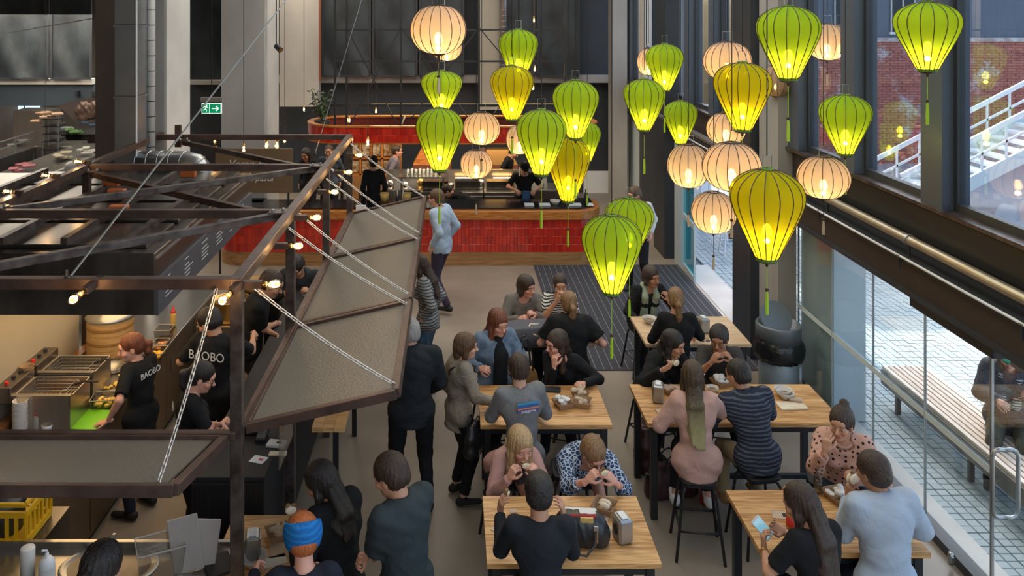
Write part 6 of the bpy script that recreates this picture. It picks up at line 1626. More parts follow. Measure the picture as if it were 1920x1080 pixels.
# ================================================================== THE CROWD
def orient(o, x, y, z, loc):
    m = Matrix(((x[0], y[0], z[0], loc[0]), (x[1], y[1], z[1], loc[1]), (x[2], y[2], z[2], loc[2]), (0, 0, 0, 1))); o.matrix_local = m
def back_text(I, s_, size, m_, name='shirt_print', tt=.74, dx=0, off=.155, front=False):
    z = np.cross(I['br'], I['ax']); sg = 1
    p = I['spine'](tt) + z * off * I['s'] + I['br'] * dx
    if front: z = -z; p = I['spine'](tt) + z * off * I['s'] - I['br'] * dx
    o = text(s_, size, m_, I['t'], (0, 0, 0), (0, 0, 0), name=name, ext=.0015); orient(o, I['br'] * (-1 if front else 1), I['ax'], z, p); return o
def headgear(I, kind, m_, name='cap'):
    X, s = I['X'], I['s'] * HEADS; ax = np.array([I['hr'], I['hf'], I['hu']]); F_ = Field(.008)
    if kind == 'cap':
        F_.ell(X(0, -.012, .055), [q * s for q in (.088, .106, .078)], ax, cut=[(X(0, 0, .035), -I['hu'])]); F_.ell(X(0, .105, .045), [q * s for q in (.065, .07, .009)], ax)
        h = .007
    if kind == 'band':
        F_.ell(X(0, -.015, .045), [q * s for q in (.108, .128, .125)], ax, cut=[(X(0, 0, -.045), -I['hu']), (X(0, 0, .098), I['hu'])])
        F_.ell(X(0, -.015, .12), [q * s for q in (.082, .100, .075)], ax, op='s'); F_.ell(X(0, .12, -.05), [q * s for q in (.08, .09, .07)], ax, op='s'); h = .006
    nz = (lambda x, y, z: .003 * np.sin(z * 420) * np.sin(np.arctan2(y - I['hb'][1], x - I['hb'][0]) * 40)) if kind == 'band' else None
    V, Q = F_.surface(h, nz); return link(name, np_mesh(name, V, Q, [m_]), I['t'])
def scarf(I, m_, name='scarf', n=2, w=.035, L=.75):
    F_ = Field(.02); sp, bf, br, s = I['spine'], I['bf'], I['br'], I['s']
    for sd in (-1, 1):
        F_.cap(sp(1.02) + br * sd * .065 * s - bf * .02, sp(.86) + br * sd * .075 * s + bf * .10 * s, w * s, w * s).cap(sp(.86) + br * sd * .075 * s + bf * .10 * s, sp(1 - L) + br * sd * .055 * s + bf * .155 * s, w * s * 1.1, w * s * 1.3, n=bf, sq=.6)
    F_.cap(sp(1.02) - br * .06 * s - bf * .03, sp(1.02) + br * .06 * s - bf * .03, w * s)
    V, Q = F_.surface(.009, lambda x, y, z: .003 * np.sin(x * 120 + 10 * z)); return link(name, np_mesh(name, V, Q, [m_]), I['t'])
def collar(I, m_, name='collar', r=.062):
    sp, bf, br, s = I['spine'], I['bf'], I['br'], I['s']; c = sp(1.0); pts = []
    for k in range(14):
        a = 2 * math.pi * k / 14; pts.append(Vector(c + (br * math.cos(a) + bf * math.sin(a)) * r * s + I['ax'] * (-.02 * math.sin(a) * s)))
    return MB().tube(pts, .016 * s, 8, closed=True).build(name, m_, I['t'], smooth=True)
def strap(I, m_, sd=1, name='bag_strap', end=.2):
    sp, bf, br, s = I['spine'], I['bf'], I['br'], I['s']
    pts = [sp(.15) - br * sd * .19 * s, sp(.5) - bf * .10 * s - br * sd * .08 * s, sp(.85) - bf * .15 * s + br * sd * .05 * s, sp(1.0) - bf * .03 * s + br * sd * .085 * s, sp(.9) + bf * .13 * s + br * sd * .06 * s, sp(.5) + bf * .16 * s - br * sd * .08 * s, sp(.15) - br * sd * .19 * s]
    return MB().tube([Vector(p) for p in pts], .009, 6).build(name, m_, I['t'], smooth=True)
def watch(I, sd, m_='galv'):
    w = I['wr'][sd]; d = Vector(nrm(I['wr'][sd] - I['el'][sd])); o = MB().tube([Vector(w) - d * .035, Vector(w) - d * .012], .031 * I['s'], 14).build('wristwatch', M[m_], I['t'])
def bao(px, py, D, label, rz=0, sc=1.0, name='bao_bun'):
    p = P(px, py, D); t = thing(name, label, 'food', p, R(rz), 'buns held in the hand'); F_ = Field(.004)
    F_.ell((0, -.014, 0), (.043 * sc, .013 * sc, .030 * sc)).ell((0, .014, 0), (.041 * sc, .012 * sc, .028 * sc)); V, Q = F_.surface(.005); link('bread', np_mesh('bread', V, Q, [M['bread']]), t)
    G = Field(.006); r2 = random.Random(int(px))
    for j in range(6): G.ell((r2.uniform(-.035, .035) * sc, .003, .028 * sc + r2.uniform(-.008, .01)), (.012, .012, .009))
    V, Q = G.surface(.005); link('filling', np_mesh('filling', V, Q, [M['filling']]), t)

black = cloth('black_cotton', (.011, .012, .014)); black2 = cloth('charcoal_knit', (.016, .02, .025), bump=.5); navy = cloth('navy_denim', (.018, .024, .042)); blackj = cloth('black_denim', (.012, .013, .016))
Tn = lambda m, n='jumper': (m, n); Jn = (navy, 'jeans', 1); Jb = (blackj, 'trousers', 1)
fwd = lambda *a: a
# --- front table
I = person('man in a black jumper seen from behind at the front table, holding food up', (1010, 925), 5.55, 0, pitch=12, sex='m', skin='mid', hair=('curly', 'black', 0, .010), top=Tn(black2), bottom=Jb, build=1.04, seat=.62,
           hands=[((938, 945, 5.85), {'hint': (-.25, 0, -1), 'pn': (.8, .3, 0), 'dir': (.1, -.1, 1)}), ((1054, 950, 5.85), {'hint': (.25, 0, -1), 'pn': (-.8, .3, 0), 'dir': (-.1, -.1, 1)})], stool='black bar stool under the man in the black jumper at the front table', curl=.4)
bao(950, 925, 5.86, 'piece of bun held up by the man in the black jumper', 70, .6)
I = person('blonde woman in a dusty pink top eating with both hands at the front table', (976, 836), 6.75, 172, hyaw=160, pitch=14, skin='rosy', hair=('long', 'blonde', .34, .018, 'front'), top=Tn(cloth('dusty_pink', (.40, .225, .195), pattern='marl', c2=(.46, .28, .25)), 'top'), bottom=Jn, seat=.62, sl=1, curl=.6,
           hands=[((1004, 884, 6.48), {'hint': (.5, 0, -1), 'pn': (-.7, .5, -.2), 'dir': (-.4, -.1, .9)}), ((962, 886, 6.48), {'hint': (-.6, 0, -1), 'pn': (.7, .5, -.2), 'dir': (.4, -.1, .9)})], stool='black bar stool under the blonde woman')
scarf(I, cloth('grey_scarf', (.10, .10, .12)), L=.5)
bao(985, 872, 6.46, 'bun held to the mouth of the blonde woman', 10, .75)
I = person('short-haired woman in glasses and blue patterned shirt eating at the front table', (1112, 852), 6.75, 182, hyaw=160, pitch=34, skin='rosy', hair=('short', 'light', 0, .014), glasses=True, top=Tn(cloth('blue_lattice', (.02, .045, .12), pattern='lattice', c2=(.42, .50, .60)), 'shirt'), bottom=Jn, build=1.28, seat=.60, sl=.78, loose=.012, curl=.6,
           hands=[((1146, 897, 6.42), {'hint': (.7, 0, -1), 'pn': (-.7, .5, -.2), 'dir': (-.6, -.1, .7)}), ((1112, 893, 6.42), {'hint': (-.7, 0, -1), 'pn': (.7, .5, -.2), 'dir': (.6, -.1, .7)})], stool='black bar stool under the woman in the patterned blue shirt')
bao(1132, 886, 6.40, 'bun held by the woman in the patterned blue shirt', 20, .8)
# --- table with the wallet
I = person('standing woman in a beige jumper with a shoulder bag left of the tables', (874, 650), 7.95, 72, hyaw=88, pitch=6, mode='stand', skin='fair', hair=('bob', 'brown', .20, .014), top=Tn(cloth('beige_marl', (.22, .19, .155), pattern='marl', c2=(.33, .29, .24), bump=.6)), bottom=(black, 'leggings', .9), loose=.010, hem=.16,
           hands=[None, ((940, 757, 7.85), {'hint': (-.2, -.8, -.6), 'pn': (0, 0, -1), 'dir': (1, .1, -.1), 'curl': .2})])
strap(I, M['leather'], 1)
b_ = bag('shoulder_bag', 'black fringed shoulder bag hanging at the hip of the standing woman in beige', P(888, 850, 7.72), 70, (.30, .12, .30), 'leather', hh=.1)
for k in range(9): MB().tube([(-.12 + k * .03, -.07, .22), (-.12 + k * .03, -.075, .02)], .004, 5).build('fringe', M['leather'], b_)
I = person('man in a grey t-shirt with a striped print on the back, beside the standing woman', (972, 692), 7.42, 342, hyaw=350, pitch=6, sex='m', skin='fair', hair=('short', 'dark', 0, .008), top=Tn(cloth('grey_marl', (.17, .175, .18), pattern='marl', c2=(.23, .235, .24)), 't_shirt'), bottom=Jb, sl=.9, seat=.62, build=1.02, loose=.006,
           hands=[((925, 775, 7.75), {'hint': (-.6, -.2, -1)}), ((1002, 772, 7.8), {'hint': (.6, -.2, -1)})], stool='black bar stool under the man in the grey t-shirt')
z = np.cross(I['br'], I['ax'])
for k, (c, h) in enumerate((((.05, .30, .55), .016), ((.02, .12, .38), .016), ((.60, .22, .16), .014), ((.10, .08, .22), .030))):
    o = MB().cbox((0, 0, 0), (.20, h, .004)).build('print_stripe', mat('print_%d' % k, c, .7), I['t']); orient(o, I['br'], I['ax'], z, I['spine'](.79) + z * .160 + I['br'] * .01 - I['ax'] * (.02 * k - .035))
o = text('patagonia', .036, 'white_paint', I['t'], (0, 0, 0), (0, 0, 0), name='shirt_print', ext=.001); orient(o, I['br'], I['ax'], z, I['spine'](.79) + z * .164 + I['br'] * .01 - I['ax'] * .026)
I = person('red-haired woman in a denim jacket at the far side of the table with the wallet', (934, 606), 8.62, 155, hyaw=150, pitch=14, skin='rosy', hair=('long', 'auburn', .30, .014), top=Tn(cloth('washed_denim', (.10, .15, .22), pattern='denim', c2=(.20, .27, .36)), 'jacket'), bottom=Jb, build=1.22, seat=.60, loose=.018, q=1.1,
           hands=[((980, 690, 8.4), {'hint': (.6, 0, -1)}), ((908, 695, 8.35), {'hint': (-.6, 0, -1)})], stool='black bar stool under the woman in the denim jacket')
F_ = Field(.03); sp, bf, br = I['spine'], I['bf'], I['br']
F_.cap(sp(.95) + bf * .045, sp(.7) + bf * .155, .05, .075, n=bf, sq=.5).cap(sp(.7) + bf * .155, sp(.15) + bf * .165, .075, .085, n=bf, sq=.5)
V, Q = F_.surface(.012); link('black_top', np_mesh('black_top', V, Q, [black]), I['t'])
I = person('dark long-haired woman with glasses in black, chin on her hand', (1044, 645), 8.5, 205, hyaw=243, pitch=10, skin='rosy', hair=('long', 'dark', .50, .010), glasses=True, top=Tn(black), bottom=Jb, seat=.56, build=1.05, q=1.1,
           hands=[((1088, 722, 8.2), {'hint': (1, 0, -.6), 'pn': (0, 0, -1)}), ((1040, 676, 8.3), {'hint': (-.1, -.2, -1), 'pn': (.4, .4, .3), 'dir': (0, .1, 1), 'curl': .8})], stool='black bar stool under the dark-haired woman with glasses')
# --- table with the rucksack
I = person('broad woman in a black t-shirt with tied fair hair seen from behind', (1066, 570), 9.25, 2, hyaw=350, pitch=8, skin='rosy', hair=('pony', 'light', .10, .010), top=Tn(black, 't_shirt'), bottom=Jb, build=1.32, seat=.62, sl=.36, loose=.02, q=1.1, hem=.2,
           hands=[((1030, 640, 9.5), {'hint': (-.8, -.2, -1)}), ((1110, 640, 9.4), {'hint': (.8, -.3, -1)})], stool='black bar stool under the broad woman in black')
I = person('brown-haired woman in a grey long-sleeved top leaning on the far left table', (987, 538), 10.2, 172, hyaw=140, pitch=8, skin='rosy', hair=('bob', 'dark', .19, .016), top=Tn(cloth('grey_jersey', (.17, .155, .14), pattern='marl', c2=(.22, .20, .18)), 'top'), bottom=Jn, build=1.2, seat=.54, q=1.2, loose=.01,
           hands=[((998, 588, 9.9), {'hint': (.8, 0, -1)}), ((982, 597, 9.9), {'hint': (-.8, 0, -1)})], stool='black bar stool under the woman in the grey top')
I = person('woman in a black and white striped top with hands clasped at her mouth', (1050, 535), 10.2, 184, hyaw=180, pitch=8, skin='mid', hair=('bun', 'dark', 0, .006), top=Tn(cloth('breton', (.62, .60, .56), pattern='stripes', c2=(.012, .012, .015)), 'striped_top'), bottom=Jn, build=1.12, seat=.54, q=1.2, sl=.42,
           hands=[((1056, 553, 9.95), {'hint': (.6, 0, -1), 'pn': (-.8, .4, 0), 'dir': (-.3, 0, 1), 'curl': .7}), ((1048, 555, 9.95), {'hint': (-.6, 0, -1), 'pn': (.8, .4, 0), 'dir': (.3, 0, 1), 'curl': .7})], stool='black bar stool under the woman in stripes')
# --- pale table by the mat
I = person('woman in a black cardigan and pale green scarf facing the viewer beside the entrance mat', (1221, 520), 10.45, 170, hyaw=150, pitch=6, skin='tan', hair=('bob', 'dark', .16, .012), top=Tn(black, 'cardigan'), bottom=Jb, build=1.15, seat=.58, q=1.2,
           hands=[((1252, 556, 10.2), {'hint': (.8, 0, -1), 'dir': (-.3, 0, 1), 'pn': (-.6, .6, 0)}), ((1205, 612, 10.1), {'hint': (-.8, 0, -1)})], stool='black bar stool under the woman with the green scarf')
scarf(I, cloth('sage', (.36, .42, .30)), w=.042, L=.8)
I = person('woman in black with a fair ponytail seen from behind at the pale table', (1267, 562), 9.15, 4, hyaw=2, pitch=6, skin='rosy', hair=('pony', 'light', .20, .006), top=Tn(black), bottom=Jn, build=1.08, seat=.62, q=1.1, hem=.16,
           hands=[((1235, 630, 9.45), {'hint': (-.7, -.2, -1)}), ((1300, 628, 9.5), {'hint': (.7, -.2, -1)})], stool='black bar stool under the ponytailed woman')
# --- long table
I = person('black-haired woman in a black coat holding a bun at the long table', (1262, 645), 8.55, 160, hyaw=128, pitch=16, skin='mid', hair=('long', 'black', .27, .010), top=Tn(black, 'coat'), bottom=Jb, seat=.56, build=1.05, q=1.05, loose=.012,
           hands=[((1290, 695, 8.25), {'hint': (.7, 0, -1)}), ((1253, 690, 8.22), {'hint': (-.8, 0, -1), 'pn': (.3, .5, .6), 'dir': (.7, -.1, .4)})], stool='black bar stool under the black-haired woman in the coat')
bao(1266, 680, 8.2, 'bun held by the black-haired woman in the coat', 30, .95)
I = person('man with black-rimmed glasses and a grey t-shirt at the long table', (1348, 636), 8.6, 190, hyaw=208, pitch=14, sex='m', skin='tan', hair=('short', 'black', 0, .012), glasses=True, top=Tn(cloth('dark_grey_tee', (.045, .042, .040), pattern='marl', c2=(.07, .065, .06)), 't_shirt'), bottom=Jb, seat=.54, sl=.40, q=1.05,
           hands=[((1366, 668, 8.35), {'hint': (.7, .1, -1), 'pn': (-.8, .3, 0), 'dir': (-.5, -.1, .8), 'curl': .7}), ((1342, 670, 8.32), {'hint': (-.6, 0, -1), 'pn': (.8, .3, 0), 'dir': (.5, -.1, .8), 'curl': .7})], stool='black bar stool under the man with glasses')
I = person('woman in a loose pale pink jumper with green-tipped long hair, seen from behind', (1298, 706), 7.30, 8, hyaw=8, pitch=6, skin='fair', hair=('long', 'ombre', .52, .010), top=Tn(cloth('pale_pink', (.58, .36, .30), bump=.5)), bottom=(blackj, 'jeans', .85), seat=.66, build=.98, loose=.014, hem=.14, leanyaw=338, shoes='white_paint',
           hands=[((1248, 775, 7.6), {'hint': (-.8, -.2, -1)}), ((1338, 740, 7.75), {'hint': (.8, -.2, -1)})], stool='black bar stool under the woman in the pale pink jumper')
for sh_ in [c for c in I['t'].children if c.name.startswith('shoe')]: pass
I = person('man in a striped navy shirt and beige trousers at the long table', (1384, 703), 7.48, 352, hyaw=330, pitch=18, sex='m', skin='mid', hair=('short', 'black', 0, .006), top=Tn(cloth('navy_stripe', (.020, .028, .048), pattern='fine', c2=(.09, .10, .13)), 'shirt'), bottom=(cloth('khaki', (.30, .235, .145)), 'trousers', 1), seat=.66, build=1.12, loose=.008, hem=.12, leanyaw=335, shoes='tan_leather',
           hands=[((1352, 742, 7.75), {'hint': (-.7, -.3, -1), 'curl': .7}), ((1398, 762, 7.85), {'hint': (.8, -.2, -1)})], stool='black bar stool under the man in the navy striped shirt')
collar(I, cloth('navy_plain', (.045, .05, .06))); watch(I, -1, 'black_metal')
make_stool(P(1530, 0, 7.35).x, 7.15, .66, 20, 'black bar stool standing empty at the right near corner of the long table')
make_stool(P(1068, 0, 7.3).x, 7.28, .66, 5, 'black bar stool standing empty before the table with the wallet')
# --- glass wall table
I = person('woman with a bun and a pink blouse with black spots, hand at her mouth', (1578, 795), 6.78, 205, hyaw=222, pitch=6, skin='mid', hair=('bun', 'dark', 1, .010), top=Tn(cloth('spotted_pink', (.62, .36, .28), pattern='dots', c2=(.012, .010, .012)), 'blouse'), bottom=Jn, build=1.15, seat=.60, sl=.92, loose=.012, hem=.14,
           hands=[((1598, 893, 6.55), {'hint': (1, 0, -.7), 'pn': (-.3, .2, -1)}), ((1550, 832, 6.55), {'hint': (-.5, -.2, -1), 'pn': (.5, .6, 0), 'dir': (.2, .1, 1), 'curl': .7})], stool='black bar stool under the woman in the spotted blouse')
collar(I, cloth('spotted_collar', (.60, .35, .27)), r=.066)
I = person('woman with long dark straight hair in black looking down at her phone', (1502, 946), 5.55, 338, hyaw=322, pitch=26, skin='mid', hair=('long', 'dark', .46, .008), top=Tn(black, 'top'), bottom=Jb, build=1.10, seat=.62, sl=.40, curl=.5,
           hands=[((1428, 1012, 5.72), {'hint': (-.8, -.5, -.8), 'pn': (.5, .2, .6), 'dir': (.0, .4, 1)}), ((1452, 990, 5.85), {'hint': (.6, -.3, -1), 'pn': (-.7, -.1, .5), 'dir': (-.8, .2, .3)})], stool='black bar stool under the woman looking at her phone', hem=.14)
watch(I, -1, 'brass')
X = I['X']; MB().tube([Vector(X(sx, .05, .118) + I['hr'] * 0) for sx in (-.07, -.035, 0, .035, .07)], .007, 6).build('hair_clip', M['honey_wood'], I['t'], smooth=True)
t = thing('held_phone', 'white phone with a lit blue screen held by the dark-haired woman', 'phone', P(1430, 990, 5.82)); b_ = MB().cbox((0, 0, 0), (.075, .009, .15), b=.003).build('phone_body', M['white_paint'], t)
sb = MB().cbox((0, -.0055, 0), (.066, .001, .125)).build('screen', mat('lit_screen', (.1, .25, .35), .1, emit=((.25, .5, .6), .6)), t); t.rotation_euler = (R(-38), R(-35), R(20))
I = person('man in a light blue shirt holding a bun at the glass wall table', (1637, 885), 5.78, 350, hyaw=335, pitch=12, sex='m', skin='tan', hair=('curly', 'dark', 0, .010), top=Tn(cloth('sky_shirt', (.42, .50, .60), bump=.5, wr=7), 'shirt'), bottom=Jn, seat=.66, build=1.14, loose=.018, hem=.12,
           hands=[((1592, 918, 6.0), {'hint': (-.5, -.3, -1), 'pn': (.6, .2, .3), 'dir': (.1, .1, 1), 'curl': .6}), ((1650, 985, 6.05), {'hint': (.9, -.2, -.8)})], stool='black bar stool under the man in the light blue shirt')
collar(I, cloth('sky_collar', (.42, .50, .60)))
bao(1597, 897, 5.99, 'filled bun held up by the man in the light blue shirt', 40, 1.15)
# --- in front of the kiosk
I = person('woman with copper hair in a blue knitted headband seen from above at bottom left', (568, 1012), 5.02, 350, hyaw=345, pitch=28, skin='rosy', hair=('curly', 'ginger', 0, .016), top=Tn(cloth('dark_navy_knit', (.014, .018, .030)), 'jumper'), bottom=Jb, seat=.62, build=1.12,
           hands=[((478, 1062, 5.3), {'hint': (-.8, -.3, -.8)}), ((600, 1062, 5.35), {'hint': (.8, -.3, -.8)})], stool=False)
headgear(I, 'band', cloth('blue_knit', (.012, .14, .42), pattern='fine', c2=(.02, .20, .55)), 'headband')
I = person('black-haired woman in a long black coat bending over food by the kiosk', (603, 905), 5.75, 312, hyaw=295, pitch=30, mode='sit', skin='tan', hair=('long', 'black', .34, .014), top=Tn(black, 'coat'), bottom=Jb, seat=.60, build=1.15, loose=.02, hem=.3, stool=False,
           hands=[((546, 968, 5.6), {'hint': (-.4, -.8, -1), 'curl': .6}), ((565, 960, 5.75), {'hint': (.4, .6, -1)})])
bao(545, 955, 5.6, 'bun held by the black-haired woman in the long coat', 20, .9)
I = person('man in a dark grey t-shirt with folded arms at the bottom of the photo', (733, 893), 5.40, 312, hyaw=300, pitch=22, mode='stand', sex='m', skin='mid', hair=('short', 'dark', 0, .010), top=Tn(cloth('slate_tee', (.030, .042, .048), bump=.5), 't_shirt'), bottom=Jb, sl=.44, build=1.10, loose=.012, hem=.2,
           hands=[((722, 1042, 5.66), {'hint': (-.3, -.4, -1), 'pn': (.8, -.6, 0), 'dir': (.6, .7, .15)}), ((672, 1052, 5.42), {'hint': (.3, .3, -1), 'pn': (.8, -.6, 0), 'dir': (-.7, -.6, .1)})])
I = person('grey-haired man in black seen from behind, beside the nearest awning panel', (766, 624), 7.80, 352, hyaw=330, pitch=10, mode='stand', sex='m', skin='rosy', hair=('short', 'grey', 0, .008), top=Tn(black2), bottom=Jb, build=1.25, loose=.012, hem=.12,
           hands=[((722, 730, 8.05), {'hint': (-.9, -.4, -.6)}), ((795, 745, 8.0), {'hint': (.9, -.5, -.6)})])
collar(I, M['white_paint'], r=.058)
I = person('long-haired woman in an off-shoulder grey striped top and jeans behind the awning', (786, 500), 10.05, 285, hyaw=280, pitch=22, mode='stand', skin='rosy', hair=('long', 'dark', .42, .008), top=Tn(cloth('grey_stripe', (.30, .30, .31), pattern='fine', c2=(.06, .065, .07)), 'top'), bottom=(cloth('mid_jeans', (.05, .10, .18), pattern='denim', c2=(.10, .17, .27)), 'jeans', 1), sl=.9, q=1.2, hem=.1, loose=.01)
I = person('walking man in a light blue shirt and dark trousers crossing before the red bar', (818, 372), 12.95, 300, hyaw=300, pitch=10, mode='walk', sex='m', skin='rosy', hair=('short', 'brown', 0, .006), top=Tn(cloth('pale_blue_shirt', (.38, .47, .58)), 'shirt'), bottom=(cloth('plum_trousers', (.045, .035, .06)), 'trousers', 1), q=1.4, stance=.20, build=1.05, loose=.01)
# --- kiosk staff
M['tee_white'] = mat('print_white', (.70, .72, .74), .7)
I = person('kitchen worker with auburn ponytail in a black t-shirt reaching to the green board', (246, 652), 7.72, 292, hyaw=246, pitch=14, mode='stand', skin='rosy', hair=('pony', 'auburn', .06, .004), top=Tn(black, 't_shirt'), bottom=Jn, sl=.42, hem=.16, build=1.08,
           hands=[((187, 797, 7.42), {'hint': (.1, -.8, -.5), 'pn': (0, 0, -1), 'dir': (-.9, -.2, -.15), 'curl': .15}), ((225, 730, 8.1), {'hint': (.2, .6, -1)})])
back_text(I, 'BAOBO', .075, 'tee_white', tt=.80, off=.152)
for c in list(I['t'].children):
    if c.name.startswith('shoe'): MB().cbox((0, 0, 0), (.01, .01, .01))
I = person('kitchen worker with glasses and dark tied hair behind the corner post', (378, 708), 7.05, 70, hyaw=80, pitch=24, mode='stand', skin='rosy', hair=('pony', 'black', .10, .005), glasses=True, top=Tn(black, 't_shirt'), bottom=Jb, sl=.42, hem=.16,
           hands=[((420, 800, 6.9), {'hint': (-.5, -.3, -1)}), ((430, 790, 7.2), {'hint': (.6, -.3, -1)})])
back_text(I, 'BAO', .06, 'tee_white', tt=.78, off=.150)
I = person('tall kitchen worker in a black t-shirt with white print across the back', (393, 605), 8.05, 18, hyaw=290, pitch=26, mode='stand', sex='m', skin='mid', hair=('short', 'black', 0, .010), top=Tn(black, 't_shirt'), bottom=Jb, sl=.44, hem=.18, build=1.12,
           hands=[((372, 640, 8.4), {'hint': (-.8, 0, -1)}), ((480, 625, 8.5), {'hint': (.8, -.2, -1)})])
back_text(I, 'BAOBO', .115, 'tee_white', tt=.74, off=.160)
I = person('kitchen worker in a black t-shirt leaning towards the customer counter', (508, 533), 9.2, 80, hyaw=85, pitch=30, mode='stand', lean=14, sex='m', skin='mid', hair=('short', 'dark', 0, .004), top=Tn(black, 't_shirt'), bottom=Jb, sl=.42, hem=.16, build=1.12, q=1.1,
           hands=[((520, 632, 9.1), {'hint': (-.2, -.6, -1)}), ((530, 612, 9.5), {'hint': (0, .4, -1)})])
back_text(I, 'B', .06, 'tee_white', tt=.78, off=.155)
I = person('person in a dark grey jacket bending by the second kiosk post', (556, 500), 10.6, 185, hyaw=190, pitch=40, mode='stand', lean=18, sex='m', skin='mid', hair=('short', 'black', 0, .01), top=Tn(cloth('suit_grey', (.035, .04, .05)), 'jacket'), bottom=Jb, build=1.15, q=1.3,
           hands=[((575, 545, 10.3), {'hint': (.6, 0, -1)}), ((540, 548, 10.3), {'hint': (-.6, 0, -1)})])
I = person('dark-haired head of a worker at the sink bench, bottom left', (190, 1072), 4.45, 10, pitch=20, mode='stand', skin='mid', hair=('bun', 'black', 0, .012), top=Tn(black, 't_shirt'), bottom=Jb, sl=.4)
# --- bar
I = person('cook in a black cap wiping his hands with a blue cloth behind the bar', (984, 316), 16.35, 180, hyaw=178, pitch=24, mode='stand', sex='m', skin='rosy', hair=('short', 'dark', 0, .004), top=Tn(black, 't_shirt'), bottom=Jb, sl=.40, build=1.12, q=1.5,
           hands=[((1000, 361, 16.1), {'hint': (.9, 0, -.7)}), ((972, 361, 16.1), {'hint': (-.9, 0, -.7)})])
headgear(I, 'cap', black); 
c = I['hand'][1] * .5 + I['hand'][-1] * .5; MB().cbox(Vector(c) + Vector((0, -.03, -.10)), (.14, .03, .26), b=.012).build('blue_cloth', cloth('blue_cloth', (.05, .12, .24)), I['t'])
I = person('person in black bending down behind the bar left of the stoves', (838, 358), 16.5, 262, hyaw=262, pitch=50, mode='stand', lean=62, big=.95, skin='rosy', sex='m', hair=('short', 'dark', 0, .006), top=Tn(black, 't_shirt'), bottom=Jb, sl=.42, q=1.6, floor=0)
I = person('man in a lilac grey shirt in profile behind the bar, right of the lit cabinet', (744, 284), 18.1, 80, hyaw=88, pitch=4, mode='stand', sex='m', skin='rosy', hair=('short', 'dark', 0, .004), top=Tn(cloth('lilac_grey', (.17, .155, .19)), 'shirt'), bottom=Jb, q=1.7, build=1.1)
I = person('cook in black looking down behind the small cream lantern, left of the capped cook', (963, 286), 18.25, 110, hyaw=110, pitch=30, mode='stand', sex='m', skin='rosy', hair=('short', 'dark', 0, .004), top=Tn(black, 't_shirt'), bottom=Jb, q=1.7, build=1.15, sl=.4)
I = person('person in black at the back of the bar between the two ovens', (905, 287), 18.5, 180, mode='stand', sex='m', skin='rosy', hair=('short', 'brown', 0, .004), top=Tn(black, 't_shirt'), bottom=Jb, q=1.8)
I = person('person in black with dark hair seen from behind beside the timber till stand', (700, 305), 16.2, 350, mode='stand', skin='mid', hair=('bun', 'black', 0, .004), top=Tn(black, 'top'), bottom=Jb, q=1.6)
I = person('man with a shaved head in a blue grey shirt beyond the kiosk corner', (617, 284), 17.4, 184, mode='stand', sex='m', skin='mid', hair=('short', 'dark', 0, .0), top=Tn(cloth('blue_grey', (.06, .075, .10)), 'shirt'), bottom=Jb, q=1.7)
I = person('person with dark hair in black beyond the far crossbeam, left of the shaved man', (574, 290), 17.2, 200, mode='stand', pitch=20, skin='tan', hair=('long', 'black', .3, .008), top=Tn(black, 'top'), bottom=Jb, q=1.7)
# --- entrance, plaza, kitchen
I = person('person in a white top and black trousers at the doorway behind the lime lanterns', (1190, 366), 13.7, 205, hyaw=240, mode='stand', pitch=16, sex='m', skin='rosy', hair=('short', 'brown', 0, .008), top=Tn(cloth('white_cotton', (.62, .62, .62)), 'shirt'), bottom=Jb, q=1.5, build=1.05)
I = person('person in a green cap and dark jacket sitting on the bench outside the glass', (1893, 668), 8.25, 215, hyaw=215, pitch=18, seat=.46, skin='rosy', hair=('long', 'light', .34, .014), top=Tn(cloth('dark_jacket', (.045, .045, .055), pattern='marl', c2=(.16, .15, .15)), 'jacket'), bottom=(cloth('olive', (.09, .08, .05)), 'trousers', 1), build=1.25, loose=.03, q=1.1, stool=False, hem=.15,
           hands=[((1930, 745, 8.0), {'hint': (.6, 0, -1)}), ((1880, 760, 8.0), {'hint': (-.6, 0, -1)})])
headgear(I, 'cap', cloth('green_cap', (.02, .16, .10))); scarf(I, cloth('check_scarf', (.55, .53, .50), pattern='stripes', c2=(.03, .03, .05)), w=.03, L=.6)
I = person('pedestrian in blue jeans walking in the sun outside, left one of two', (1580, 308), 16.1, 60, mode='walk', skin='fair', hair=('long', 'brown', .3, .01), top=Tn(cloth('grey_coat', (.2, .2, .22)), 'top'), bottom=(cloth('blue_jeans', (.06, .12, .22)), 'jeans', 1), q=1.7, stance=.2)
I = person('pedestrian in bright blue jeans walking in the sun outside, right one of two', (1628, 322), 15.35, 70, mode='walk', sex='m', skin='fair', hair=('short', 'brown', 0, .01), top=Tn(cloth('orange_top', (.5, .12, .03)), 'top'), bottom=(cloth('bright_jeans', (.05, .18, .34)), 'jeans', 1), q=1.7, stance=.22)
def white_stool(px, py, lb):
    p = PZ(px, py, 0); t = thing('cafe_stool', lb, 'stool', p, group='white outdoor stools'); MB().lathe([(0, 0), (.18, 0), (.18, .03), (0, .03)], 20, (0, 0, .72)).build('seat', M['bread'], t)
    for k in range(4):
        a = math.pi / 4 + k * math.pi / 2; MB().tube([(.12 * math.cos(a), .12 * math.sin(a), .72), (.22 * math.cos(a), .22 * math.sin(a), 0)], .016, 8).build('leg', M['white_paint'], t)
    for k in range(4): a, b2 = math.pi / 4 + k * math.pi / 2, math.pi / 4 + (k + 1) * math.pi / 2; MB().tube([(.19 * math.cos(a), .19 * math.sin(a), .25), (.19 * math.cos(b2), .19 * math.sin(b2), .25)], .01, 6).build('footrest', M['white_paint'], t)
white_stool(1368, 478, 'white-legged round-seat stool outside the door, nearer of two'); white_stool(1345, 455, 'white-legged round-seat stool outside the door, farther of two')
